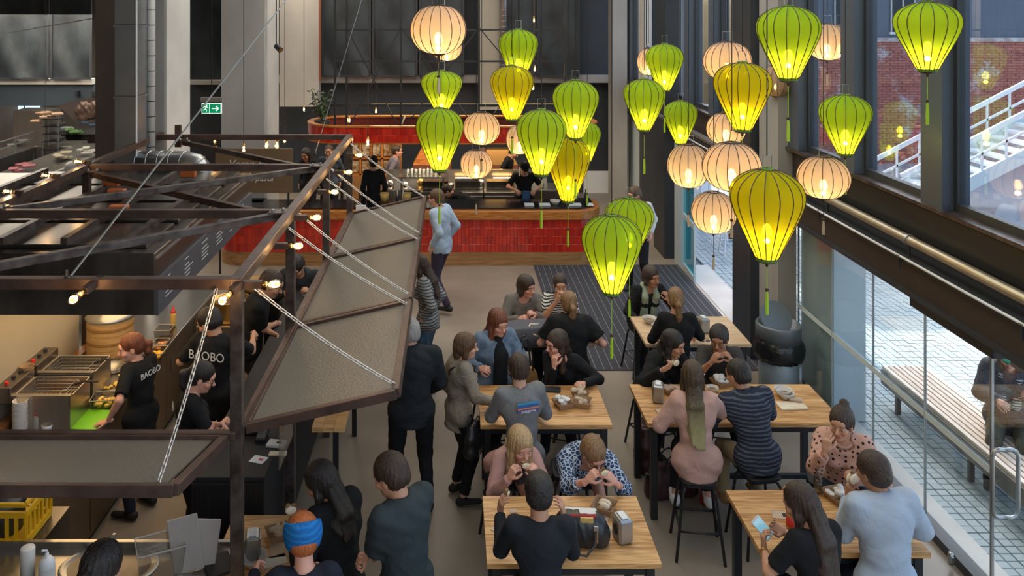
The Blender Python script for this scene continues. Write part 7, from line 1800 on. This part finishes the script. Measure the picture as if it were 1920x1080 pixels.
I = person('person in a blue top sitting on a stool outside the entrance door', (1385, 385), 16.6, 200, seat=.74, sex='m', skin='fair', hair=('short', 'brown', 0, .006), top=Tn(cloth('cobalt', (.03, .10, .32)), 'jumper'), bottom=Jn, q=1.7, stool=False)
for k, (px, x2, lb) in enumerate(((1325, 1345, 'tall white panel outside the entrance, left one'), (1358, 1368, 'tall white panel outside the entrance, right one'))):
    a = P(px, 0, 17.5); tag(MB().cbox((0, 0, 1.05), ((x2 - px) * 17.5 / F, .12, 2.1), b=.01).build('display_panel', M['white_paint'], loc=(a.x, 17.6 + k, 0)), lb, 'panel')
I = person('cook in black with a pale cap seen from behind in the left kitchen', (132, 318), 15.6, 0, pitch=10, mode='stand', sex='m', skin='mid', hair=('short', 'grey', 0, .008), top=Tn(black, 't_shirt'), bottom=Jb, q=1.6, build=1.2, hands=[((100, 350, 15.8), {'hint': (-1, 0, -.6)}), None])
headgear(I, 'cap', cloth('pale_cap', (.35, .33, .30)))
# ================================================================== KITCHEN THINGS
def fryers():
    def one(y0, lb, food):
        t = thing('deep_fryer', lb, 'fryer', (-3.62, y0 + .22, .95)); w_, d_, h = .52, .42, .30
        for a in ((-w_/2, -d_/2, -w_/2 + .012, d_/2), (w_/2 - .012, -d_/2, w_/2, d_/2)): MB().box(a[0], a[1], 0, a[2], a[3], h).build('side_wall', M['stainless'], t, bevel=.004)
        for a in ((-w_/2, -d_/2, w_/2, -d_/2 + .012), (-w_/2, d_/2 - .012, w_/2, d_/2)): MB().box(a[0], a[1], 0, a[2], a[3], h).build('end_wall', M['stainless'], t, bevel=.004)
        MB().box(-w_/2, -d_/2, h, w_/2, -d_/2 + .05, h + .012).build('rim', M['stainless'], t); MB().box(-w_/2 + .012, -d_/2 + .012, .02, w_/2 - .012, d_/2 - .012, .17).build('oil', mat('oil', (.16, .08, .02), .05) if food else M['hood'], t)
        cb = MB().box(-w_/2 - .16, -d_/2, h - .06, -w_/2, d_/2, h + .08).build('control_box', M['hood'], t, bevel=.006)
        for k in range(3): MB().lathe([(.02, 0), (.018, .02), (0, .02)], 12, (-w_/2 - .08, -d_/2 + .08 + k * .12, h + .08)).build('knob', M['black_metal'] if k else M['ketchup'], cb)
        bk = MB()
        for k in range(9):
            x = -.19 + k * .045; bk.tube([(x, -.14, h + .02), (x, -.13, .19), (x, .13, .19), (x, .14, h + .02)], .0022, 4)
        for k in range(5): z = .20 + k * .032; q = .13 + .01 * k / 5; bk.tube([(-.20, -q, z), (.19, -q, z), (.19, q, z), (-.20, q, z)], .0022, 4, closed=True)
        bo = bk.build('wire_basket', M['galv'], t); bo['kind'] = 'stuff'
        MB().tube([(.18, 0, h + .01), (.30, 0, h + .05), (.42, 0, h + .045)], .010, 6).build('basket_handle', M['black_metal'], t)
        if food:
            for k in range(2):
                F_ = Field(.01); F_.ell((-.02 + .11 * k, -.02, .185), (.04, .035, .03)); V, Q = F_.surface(.008); link('fried_bun', np_mesh('fried_bun', V, Q, [mat('fried', (.50, .22, .05), .5)]), t)
    one(7.33, 'nearer stainless deep fryer with two buns frying in it', True); one(7.80, 'farther stainless deep fryer with a raised wire basket', False)
fryers()
def steamer():
    p = Vector((-3.62, 8.85, .95)); t = thing('bamboo_steamer', 'tall stack of bamboo steamer baskets under a domed steel lid', 'steamer', p)
    bam = mat('bamboo', (.55, .36, .15), .5, noise=(5, .6, (.38, .22, .08)), stretch=(1, 1, 8), bump=(30, .3))
    for k in range(3):
        z = .02 + k * .145
        MB().lathe([(.20, z), (.235, z), (.235, z + .14), (.225, z + .142), (.20, z + .14)], 40).build('basket_ring', bam, t, smooth=False)
        MB().lathe([(.237, z + .05), (.24, z + .055), (.24, z + .08), (.237, z + .085)], 40, cap=False).build('binding', mat('bamboo_dark', (.30, .16, .05), .6), t)
    MB().lathe([(.245, .455), (.25, .47), (.22, .50), (.14, .55), (.05, .575), (.0, .58)][::1], 40, cap=False).build('domed_lid', M['galv'], t, smooth=True)
    MB().lathe([(.015, .57), (.03, .60), (.02, .615), (0, .618)], 14).build('lid_knob', M['black_metal'], t, smooth=True)
steamer()
def tub(label, p, sz, fill, lidm=None, rz=0, name='food_tub', tilt=None, n=14, grp='clear plastic food tubs'):
    t = thing(name, label, 'tub', p, R(rz), grp); a, b_, h = sz; m = MB(); k = .86
    for x in (-1, 1): m.add([(x*a/2*k, -b_/2*k, 0), (x*a/2*k, b_/2*k, 0), (x*a/2, b_/2, h), (x*a/2, -b_/2, h)], [(0, 1, 2, 3)])
    for y in (-1, 1): m.add([(-a/2*k, y*b_/2*k, 0), (a/2*k, y*b_/2*k, 0), (a/2, y*b_/2, h), (-a/2, y*b_/2, h)], [(0, 1, 2, 3)])
    m.add([(-a/2*k, -b_/2*k, 0), (a/2*k, -b_/2*k, 0), (a/2*k, b_/2*k, 0), (-a/2*k, b_/2*k, 0)], [(0, 1, 2, 3)]); m.build('tub_wall', M['plastic_clear'], t)
    MB().tube([(-a/2, -b_/2, h), (a/2, -b_/2, h), (a/2, b_/2, h), (-a/2, b_/2, h)], .006, 6, closed=True).build('rim', M['frosty'], t)
    if fill:
        F_ = Field(.006); r2 = random.Random(int(a * 1000 + p[0] * 77))
        for j in range(n): F_.ell((r2.uniform(-a*.36, a*.36), r2.uniform(-b_*.36, b_*.36), r2.uniform(h*.15, h*.62)), (r2.uniform(.016, .028), r2.uniform(.016, .026), r2.uniform(.012, .02)))
        V, Q = F_.surface(.008); link('contents', np_mesh('contents', V, Q, [fill]), t)
    if tilt: t.rotation_euler = tilt
    return t
M['frosty'] = mat('frosted_plastic', (.55, .53, .50), .4, alpha=None); M['frosty'].node_tree.nodes['Principled BSDF'].inputs['Transmission Weight'].default_value = .35
egg = mat('egg_pieces', (.75, .62, .38), .5, noise=(18, .9, (.80, .76, .66))); yel = mat('yellow_batter', (.80, .52, .08), .5, noise=(20, .7, (.85, .68, .25))); peach = mat('peach_pieces', (.75, .35, .14), .5); gold = mat('gold_pieces', (.75, .42, .03), .5)
zt = .95
tub('clear tub of boiled egg pieces on the red board beside the near fryer', onT(128, 778, zt), (.17, .17, .19), egg, n=26)
tub('low tub of yellow batter beside the green board', onT(200, 762, zt), (.26, .20, .10), yel, n=30, rz=8)
tub('clear tub with gold pieces at the edge of the kiosk counter, right of the worker', onT(296, 672, zt), (.15, .22, .09), gold, n=18)
tub('clear tub with peach pieces behind the gold ones', onT(302, 655, zt), (.15, .16, .09), peach, n=14)
tub('empty clear box at the edge of the kiosk counter behind the peach pieces', onT(308, 634, zt), (.18, .18, .12), None)
tag(MB().cbox((0, 0, .006), (.30, .36, .012), b=.002).build('green_board', mat('lime_board', (.18, .62, .015), .45), loc=onT(168, 788, zt)), 'bright green chopping board at the front of the kiosk counter', 'board').rotation_euler = (0, 0, R(-6))
tag(MB().cbox((0, 0, .005), (.26, .26, .01), b=.002).build('red_board', M['ketchup'], loc=onT(133, 783, zt)), 'red chopping board under the tub of boiled egg pieces', 'board')
tray = thing('steel_tray', 'steel tray of prepared food right of the near fryer', 'tray', onT(222, 722, zt), R(5)); MB().box(-.14, -.2, 0, .14, .2, .03).build('tray_body', M['stainless'], tray, bevel=.005)
F_ = Field(.008); r2 = random.Random(2)
for j in range(16): F_.ell((r2.uniform(-.1, .1), r2.uniform(-.16, .16), .04), (.02, .02, .015))
V, Q = F_.surface(.008); link('food_pieces', np_mesh('food_pieces', V, Q, [yel]), tray)
wb = thing('wire_bowl', 'steel whisk and bowl beside the fryer', 'bowl', onT(212, 700, zt)); MB().lathe([(.05, 0), (.11, .04), (.13, .08), (.125, .08), (.10, .04), (0, .01)], 24).build('bowl_body', M['galv'], wb, smooth=True)
def squeeze(px, py, lb, cm, z=zt, h=.19):
    t = thing('squeeze_bottle', lb, 'bottle', onT(px, py, z), group='squeeze bottles'); MB().lathe([(0, 0), (.034, 0), (.036, .02), (.036, h * .62), (.028, h * .74), (0, h * .74)], 20).build('bottle_body', cm, t, smooth=True)
    MB().lathe([(.030, h * .72), (.030, h * .80), (.014, h * .86), (.004, h * 1.12), (0, h * 1.12)], 16).build('cap', M['ketchup'], t, smooth=True)
squeeze(70, 806, 'small squeeze bottle with a red cap beside the white cup stack', M['frosty']); squeeze(90, 800, 'squeeze bottle of pale sauce with a red cap, right one of two', M['yolk'], h=.22); squeeze(325, 612, 'squeeze bottle of yellow oil with a red cap at the back of the kiosk counter', M['yolk'], h=.22)
def cupstack(px, py, lb, m_, r, n, z=zt, ph=.024):
    t = thing('cup_stack', lb, 'cups', onT(px, py, z))
    for k in range(n): MB().lathe([(r * .8, 0), (r, .045), (r * 1.05, .05), (r * .96, .05), (r * .76, .006)], 20, (0, 0, k * ph)).build('cup', M[m_], t, smooth=False)
cupstack(38, 812, 'stack of white paper bowls at the left edge of the kiosk counter', 'white_paper', .062, 11)
cupstack(50, 768, 'tall stack of brown card bowls behind the white paper bowls', 'card', .060, 13, ph=.03)
cup = tag(MB().lathe([(0, 0), (.04, 0), (.05, .06), (.046, .06), (.038, .006), (0, .006)], 20).build('small_cup', M['white_paint'], loc=onT(89, 808, zt), smooth=True), 'small white cup in front of the squeeze bottles', 'cup')
tk = thing('pot', 'large steel stock pot at the back of the kiosk by the worker', 'pot', onT(433, 590, .95)); MB().lathe([(0, 0), (.20, 0), (.22, .03), (.22, .24), (.225, .25), (.21, .25), (.205, .03), (0, .02)], 32).build('pot_body', M['brass'], tk, smooth=True); MB().lathe([(0, .2), (.2, .2)], 24, cap=False).build('broth', M['filling'], tk)
tag(MB().box(-.35, -.25, 0, .35, .25, .91).build('pot_stand', M['stainless'], loc=(P(433, 0, 10.1).x, 10.1, 0), bevel=.006), 'stainless stand under the large stock pot', 'stand'); tk.location = (P(433, 0, 10.1).x, 10.1, .91)
bs = thing('round_basket', 'round woven basket beyond the stock pot', 'basket', (P(482, 0, 10.8).x, 10.9, 1.0)); MB().lathe([(0, 0), (.20, 0), (.25, .10), (.24, .10), (.19, .01), (0, .01)], 28).build('basket_body', mat('wicker', (.36, .22, .08), .7, bump=(60, .8)), bs, smooth=True)
tag(MB().box(-.3, -.2, 0, .3, .25, 1.0).build('basket_stand', M['black_matte'], loc=(P(482, 0, 10.8).x, 10.9, 0)), 'dark cabinet under the round woven basket', 'cabinet')
# things on the customer counter
pz = 1.10
pt = thing('card_terminal', 'black point-of-sale tablet on the customer counter', 'terminal', onT(470, 812, pz)); MB().cbox((0, 0, .10), (.24, .03, .18), Matrix.Rotation(R(-25), 3, 'X'), b=.006).build('screen_body', M['black_metal'], pt); MB().cbox((0, .03, .02), (.12, .14, .03), b=.005).build('base', M['black_metal'], pt)
pt2 = thing('card_reader', 'small black card reader by the tablet on the customer counter', 'card reader', onT(492, 822, pz)); MB().cbox((0, 0, .03), (.09, .16, .05), Matrix.Rotation(R(12), 3, 'X'), b=.01).build('reader_body', M['black_metal'], pt2); MB().cbox((0, .03, .058), (.06, .05, .004), Matrix.Rotation(R(12), 3, 'X')).build('reader_screen', M['steel_dark'], pt2)
def card(px, py, lb, sz, rz, m_='white_paper', z=pz, n=1, dark=True):
    t = thing('menu_leaflet', lb, 'leaflet', onT(px, py, z), R(rz))
    for k in range(n): MB().cbox((0, 0, .002 + .004 * k), (sz[0], sz[1], .003)).build('sheet', M[m_], t)
    if dark:
        MB().cbox((.02, .0, .004 * n + .001), (sz[0] * .3, sz[1] * .25, .001)).build('printed_square', M['black_matte'] if dark is True else M[dark], t)
card(519, 834, 'cream leaflet stack with a dark square on the customer counter', (.15, .10), -8, 'white_paper', n=5); card(521, 852, 'blank cream leaflets in front of the printed ones on the customer counter', (.14, .06), 0, 'bread', n=3, dark=False)
card(485, 862, 'white card with a small red emblem on the customer counter', (.12, .10), -18, 'white_paint', dark='ketchup')
# timber table in front of the kiosk, bottom left
wt = table('timber table with the grey napkin dispenser at bottom left, beside the corner post', -1.62, -.92, 4.75, 6.22, 'table_top', planks=4)
card(535, 1030, 'newspaper page on the timber table at bottom left', (.22, .16), 10, 'paper', z=TZ, dark=False); card(515, 1052, 'second printed page partly under the hand at bottom left', (.16, .10), 25, 'white_paper', z=TZ, dark=False)
foodbox(522, 1008, 25, 'open card box with chips on the timber table at bottom left', 'paper'); bowl(476, 1062, 'pale bowl of white rice at the bottom left table edge', sc=1.05, fill=False)
# sink bench things
def basin():
    t = thing('sink_basin', 'oval stainless sink basin with a small strainer in it', 'sink', onT(205, 1062, .95)); s_ = .30
    MB().lathe([(.30, .004), (.29, .012), (.27, .004), (.24, -.0)], 36, cap=False).build('rim', M['galv'], t, smooth=True); MB().lathe([(0, .001), (.25, .003)], 30, cap=False).build('bowl_floor', M['hood'], t, smooth=True)
    t.scale = (1.1, .75, 1)
basin()
tp_ = thing('sink_tap', 'slim steel tap with a dark handle rising from the sink bench', 'tap', onT(214, 1045, .95)); MB().tube([(0, 0, 0), (0, 0, .16)], .011, 10).build('stem', M['galv'], tp_); MB().tube([(0, 0, .14), (0, -.06, .15), (0, -.12, .13)], .009, 10).build('spout', M['galv'], tp_, smooth=True)
def bigtub(px, py, lb, sz, rz, tilt): return tub(lb, onT(px, py, .955), sz, None, rz=rz, tilt=tilt)
bigtub(300, 1068, 'large clear lidded food box lying at the sink', (.30, .22, .18), 25, None)
lid1 = tag(MB().cbox((0, 0, .17), (.20, .012, .34), b=.005).build('box_cover', M['frosty'], loc=onT(355, 1072, .955)), 'upright translucent white lid leaning at the sink', 'lid'); lid1.rotation_euler = (R(-12), R(-10), R(10))
lid2 = tag(MB().cbox((0, 0, .15), (.18, .012, .30), b=.005).build('box_cover', M['frosty'], loc=onT(376, 1066, .955)), 'second translucent lid behind the upright one at the sink', 'lid'); lid2.rotation_euler = (R(-12), R(8), R(10))
tag(MB().cbox((0, 0, .01), (.18, .22, .02), Matrix.Rotation(R(30), 3, 'Z'), b=.004).build('black_tray', M['black_matte'], loc=onT(410, 1062, .955)), 'small black tray beside the corner post on the sink bench', 'tray')
tag(MB().lathe([(0, 0), (.045, 0), (.045, .20), (.042, .205), (0, .205)], 24).build('paper_roll', M['white_paper'], loc=onT(52, 1085, .955), smooth=True), 'white paper roll standing at the left of the sink bench', 'roll')
sd_ = thing('soap_bottle', 'white pump bottle with a label beside the paper roll', 'bottle', onT(88, 1090, .955)); MB().lathe([(0, 0), (.05, 0), (.05, .13), (.03, .155), (.012, .16), (.012, .185), (0, .185)], 20).build('bottle_body', M['white_paint'], sd_, smooth=True); MB().tube([(0, 0, .18), (0, 0, .20), (-.03, -.01, .205)], .007, 8).build('pump', M['white_paint'], sd_); MB().lathe([(.0508, .03), (.0508, .10)], 20, cap=False).build('label_band', M['white_paper'], sd_)
# yellow crate
def crate():
    p = P(10, 1032, 5.9); yl = mat('yellow_plastic', (.72, .40, .01), .45); t = thing('yellow_crate', 'yellow plastic crate with slotted sides at the left edge above the sink', 'crate', (p.x - .05, 5.95, .955)); a, b_, h = .52, .36, .30
    for y in (-b_/2, b_/2):
        for k in range(9): MB().box(-a/2 + k * (a / 8) - .012, y - .006, .03, -a/2 + k * (a / 8) + .012, y + .006, h - .09).build('slat', yl, t)
        MB().box(-a/2, y - .01, h - .10, a/2, y + .01, h - .06).build('rail', yl, t); MB().box(-a/2, y - .012, h - .025, a/2, y + .012, h).build('rim', yl, t); MB().box(-a/2, y - .01, 0, a/2, y + .01, .05).build('rail', yl, t)
    for x in (-a/2, a/2):
        for k in range(7): MB().box(x - .006, -b_/2 + k * (b_ / 6) - .012, .03, x + .006, -b_/2 + k * (b_ / 6) + .012, h - .09).build('slat', yl, t)
        MB().box(x - .01, -b_/2, h - .10, x + .01, b_/2, h - .06).build('rail', yl, t); MB().box(x - .012, -b_/2, h - .025, x + .012, b_/2, h).build('rim', yl, t); MB().box(x - .01, -b_/2, 0, x + .01, b_/2, .05).build('rail', yl, t)
    MB().box(-a/2, -b_/2, 0, a/2, b_/2, .012).build('base', yl, t)
    for k in range(1): MB().lathe([(0, .01), (.14, .01), (.16, .2), (.15, .24), (0, .25)], 20).build('dark_liner', M['scrim'], t, smooth=True)
    tag(MB().box(-.4, -.22, 0, .35, .24, .95).build('crate_stand', M['hood'], loc=(p.x - .05, 6.0, 0)), 'steel shelf unit under the yellow crate', 'shelf')
crate()
# pull handle of the glass door
hd_ = thing('pull_handle', 'tall brushed steel pull handle on the nearest glass door', 'handle', (FX, 6.45, 1.0))
for s_ in (-1, 1):
    MB().tube([(s_ * .0, 0, -.26), (s_ * .05, 0, -.265), (s_ * .085, 0, -.25), (s_ * .10, 0, -.21), (s_ * .10, 0, .21), (s_ * .085, 0, .25), (s_ * .05, 0, .265), (0, 0, .26)], .0155, 14).build('grip', M['galv'], hd_, smooth=True)
lk = thing('floor_bolt', 'small steel floor bolt on the base rail of the glass wall', 'bolt', PZ(1783, 1058, .04)); MB().tube([(0, 0, 0), (0, 0, .10)], .022, 12).build('housing', M['galv'], lk, smooth=True); MB().cbox((0, 0, .05), (.03, .06, .05), b=.006).build('keeper', M['galv'], lk)
# ------------------------------------------------------------------ left kitchen across the hall
def lbench(label, x0, x1, y0, y1, z, rail=True):
    t = counter('kitchen_bench', label, x0, y0, x1, y1, z, 'stainless', 'hood', doors=4)
    if rail:
        o = t.location
        for y in np.arange(y0 + .1, y1, 1.2): MB().bar((x1 - o.x - .04, y - o.y, z), (x1 - o.x - .04, y - o.y, z + .38), .03).build('upright', M['galv'], t)
        for h in (.2, .38): MB().bar((x1 - o.x - .04, y0 - o.y, z + h), (x1 - o.x - .04, y1 - o.y, z + h), .03).build('rail', M['galv'], t)
    return t
lbench('long stainless kitchen bench with rails in the left kitchen, farther of two', -12.3, -11.0, 15.0, 23.8, 1.0)
lbench('stainless kitchen bench nearer the kiosk in the left kitchen', -10.2, -9.0, 15.5, 22.8, .95, False)
lbench('stainless island bench with towels behind the brown column', -11.7, -10.2, 24.2, 26.6, 1.0)
ct = counter('cream_counter', 'cream-fronted counter with a timber edge below the left roof beam', -6.6, 10.6, -5.9, 16.5, 1.05, 'stainless', 'cream')
for k in range(3):
    g = tag(MB().box(-.004, 0, 0, .004, 1.6, .34).build('sneeze_guard', M['glass_teal'], loc=(-6.5, 10.9 + k * 1.8, 1.05)), ('first', 'second', 'third')[k] + ' teal glass guard on the cream counter, counted from the left edge', 'glass guard'); MB().box(-.012, 0, .34, .012, 1.6, .36).build('guard_rail', M['galv'], g)
boxthing('steel_cabinet', 'tall stainless cabinet with dark shelves standing in the left kitchen', 'cabinet', (P(70, 0, 22.5).x, 22.5, 1.45), (.95, .7, .95), 'stainless')
rk = thing('steel_rack', 'open rack of dark trays right of the stainless cabinet in the left kitchen', 'rack', (P(103, 0, 22.3).x, 22.3, 0)); 
for x in (-.2, .2): MB().bar((x, -.25, 0), (x, -.25, 1.85), .035).build('upright', M['galv'], rk)
for k in range(7): MB().box(-.22, -.27, .5 + k * .2, .22, .2, .52 + k * .2).build('tray', M['black_metal'], rk)
boxthing('steel_table', 'stainless table carrying the steel cabinet', 'table', (P(80, 0, 22.5).x, 22.6, .49), (1.9, 1.0, .97), 'stainless')
wl = sbox('window_60', mat('daylit_window', (.5, .7, .8), .3, emit=((.62, .85, 1), 1.1)), P(27, 0, 26.9).x, 26.92, P(0, 222, 26.9).z, P(73, 0, 26.9).x, 26.98, P(0, 196, 26.9).z)
struct('glazing_bar', MB().box(P(42, 0, 26.8).x, 26.88, P(0, 222, 26.9).z, P(43.5, 0, 26.8).x, 26.92, P(0, 196, 26.9).z), M['steel_dark'], wl)
# brown drape hanging from the beam, sacks and towels
dr = thing('brown_drape', 'brown wooden board and bundled plastic hanging below the blue beam by the brown column', 'panel', P(150, 200, 20.6))
MB().add([Vector(P(108, 197, 20.62)) - dr.location, Vector(P(185, 178, 20.62)) - dr.location, Vector(P(185, 222, 20.64)) - dr.location, Vector(P(143, 230, 20.64)) - dr.location] + [Vector(P(108, 197, 20.62)) - dr.location + Vector((0, .06, 0)), Vector(P(185, 178, 20.62)) - dr.location + Vector((0, .06, 0)), Vector(P(185, 222, 20.64)) - dr.location + Vector((0, .06, 0)), Vector(P(143, 230, 20.64)) - dr.location + Vector((0, .06, 0))],
     [(3, 2, 1, 0), (4, 5, 6, 7), (0, 1, 5, 4), (1, 2, 6, 5), (2, 3, 7, 6), (3, 0, 4, 7)]).build('board', M['fascia'], dr)
MB().box(-.12, -.02, .25, -.06, .30, .38).box(.30, -.02, .25, .36, .30, .38).build('hanger_bar', M['black_metal'], dr)
F_ = Field(.03); r2 = random.Random(9)
for j in range(9): F_.ell(Vector(P(150 + r2.uniform(0, 34), 195 + r2.uniform(0, 28), 20.55)) - dr.location, (.14, .08, .12))
V, Q = F_.surface(.03, lambda X, Y, Z: .015 * np.sin(X * 40) * np.sin(Z * 35)); link('bundled_sheet', np_mesh('bundled_sheet', V, Q, [M['rust_steel']]), dr)
for k, (px, py, D, c, lb) in enumerate(((125, 250, 18.8, (.55, .6, .62), 'folded pale towels on the rail bench in the left kitchen'), (140, 252, 18, (.12, .45, .03), 'lime green cutting board over a white tub in the left kitchen'), (176, 236, 19, (.03, .18, .45), 'blue plastic crate behind the rails in the left kitchen'), (45, 270, 16.5, (.45, .42, .38), 'steel pots on the bench at the far left'), (85, 180 + 44, 19, (.5, .25, .08), 'wire basket of bread hanging in the left kitchen'), (160, 285, 15.5, (.62, .6, .5), 'paper sheets and boxes on the nearer kitchen bench'), (110, 298, 15.5, (.55, .45, .25), 'long rolls of bread on the nearer kitchen bench'), (50, 318, 14.5, (.5, .06, .1), 'red and pink packets on the bench in the left kitchen'))):
    p = PZ(px, py, 1.0) if k != 4 else P(px, py, D); t = thing(('towel_pile', 'cutting_board', 'plastic_crate', 'steel_pots', 'bread_basket', 'paper_boxes', 'bread_rolls', 'packets')[k], lb, 'kitchen item', tuple(p)); r2 = random.Random(k)
    mm = mat('kitchen_item_%d' % k, tuple(q * .35 + .3 * sum(c) / 3 * .5 + .02 for q in c), .5)
    if k == 4: MB().tube([(0, 0, 0), (0, 0, 7.9 - p.z)], .006, 5).build('hanger', M['black_metal'], t)
    for j in range(5): MB().cbox((r2.uniform(-.2, .2), r2.uniform(-.3, .3), j * .035), (r2.uniform(.12, .28), r2.uniform(.15, .3), .05), Matrix.Rotation(r2.uniform(0, 3), 3, 'Z'), b=.01).build(('towel', 'board', 'crate_tier', 'pot', 'loaf', 'box', 'roll', 'packet')[k], mm, t)
# table and chairs in the corridor beyond, over the bulkhead
ft = thing('dining_table', 'brown dining table in the hall behind the red bulkhead', 'table', (P(715, 0, 19).x, 19, 0)); MB().box(-1.0, -.4, 1.98, 1.0, .4, 2.02).build('tabletop', M['bar_wood'], ft)
for x in (-.9, .9): MB().bar((x, 0, 0), (x, 0, 1.98), .06).build('leg', M['black_metal'], ft)
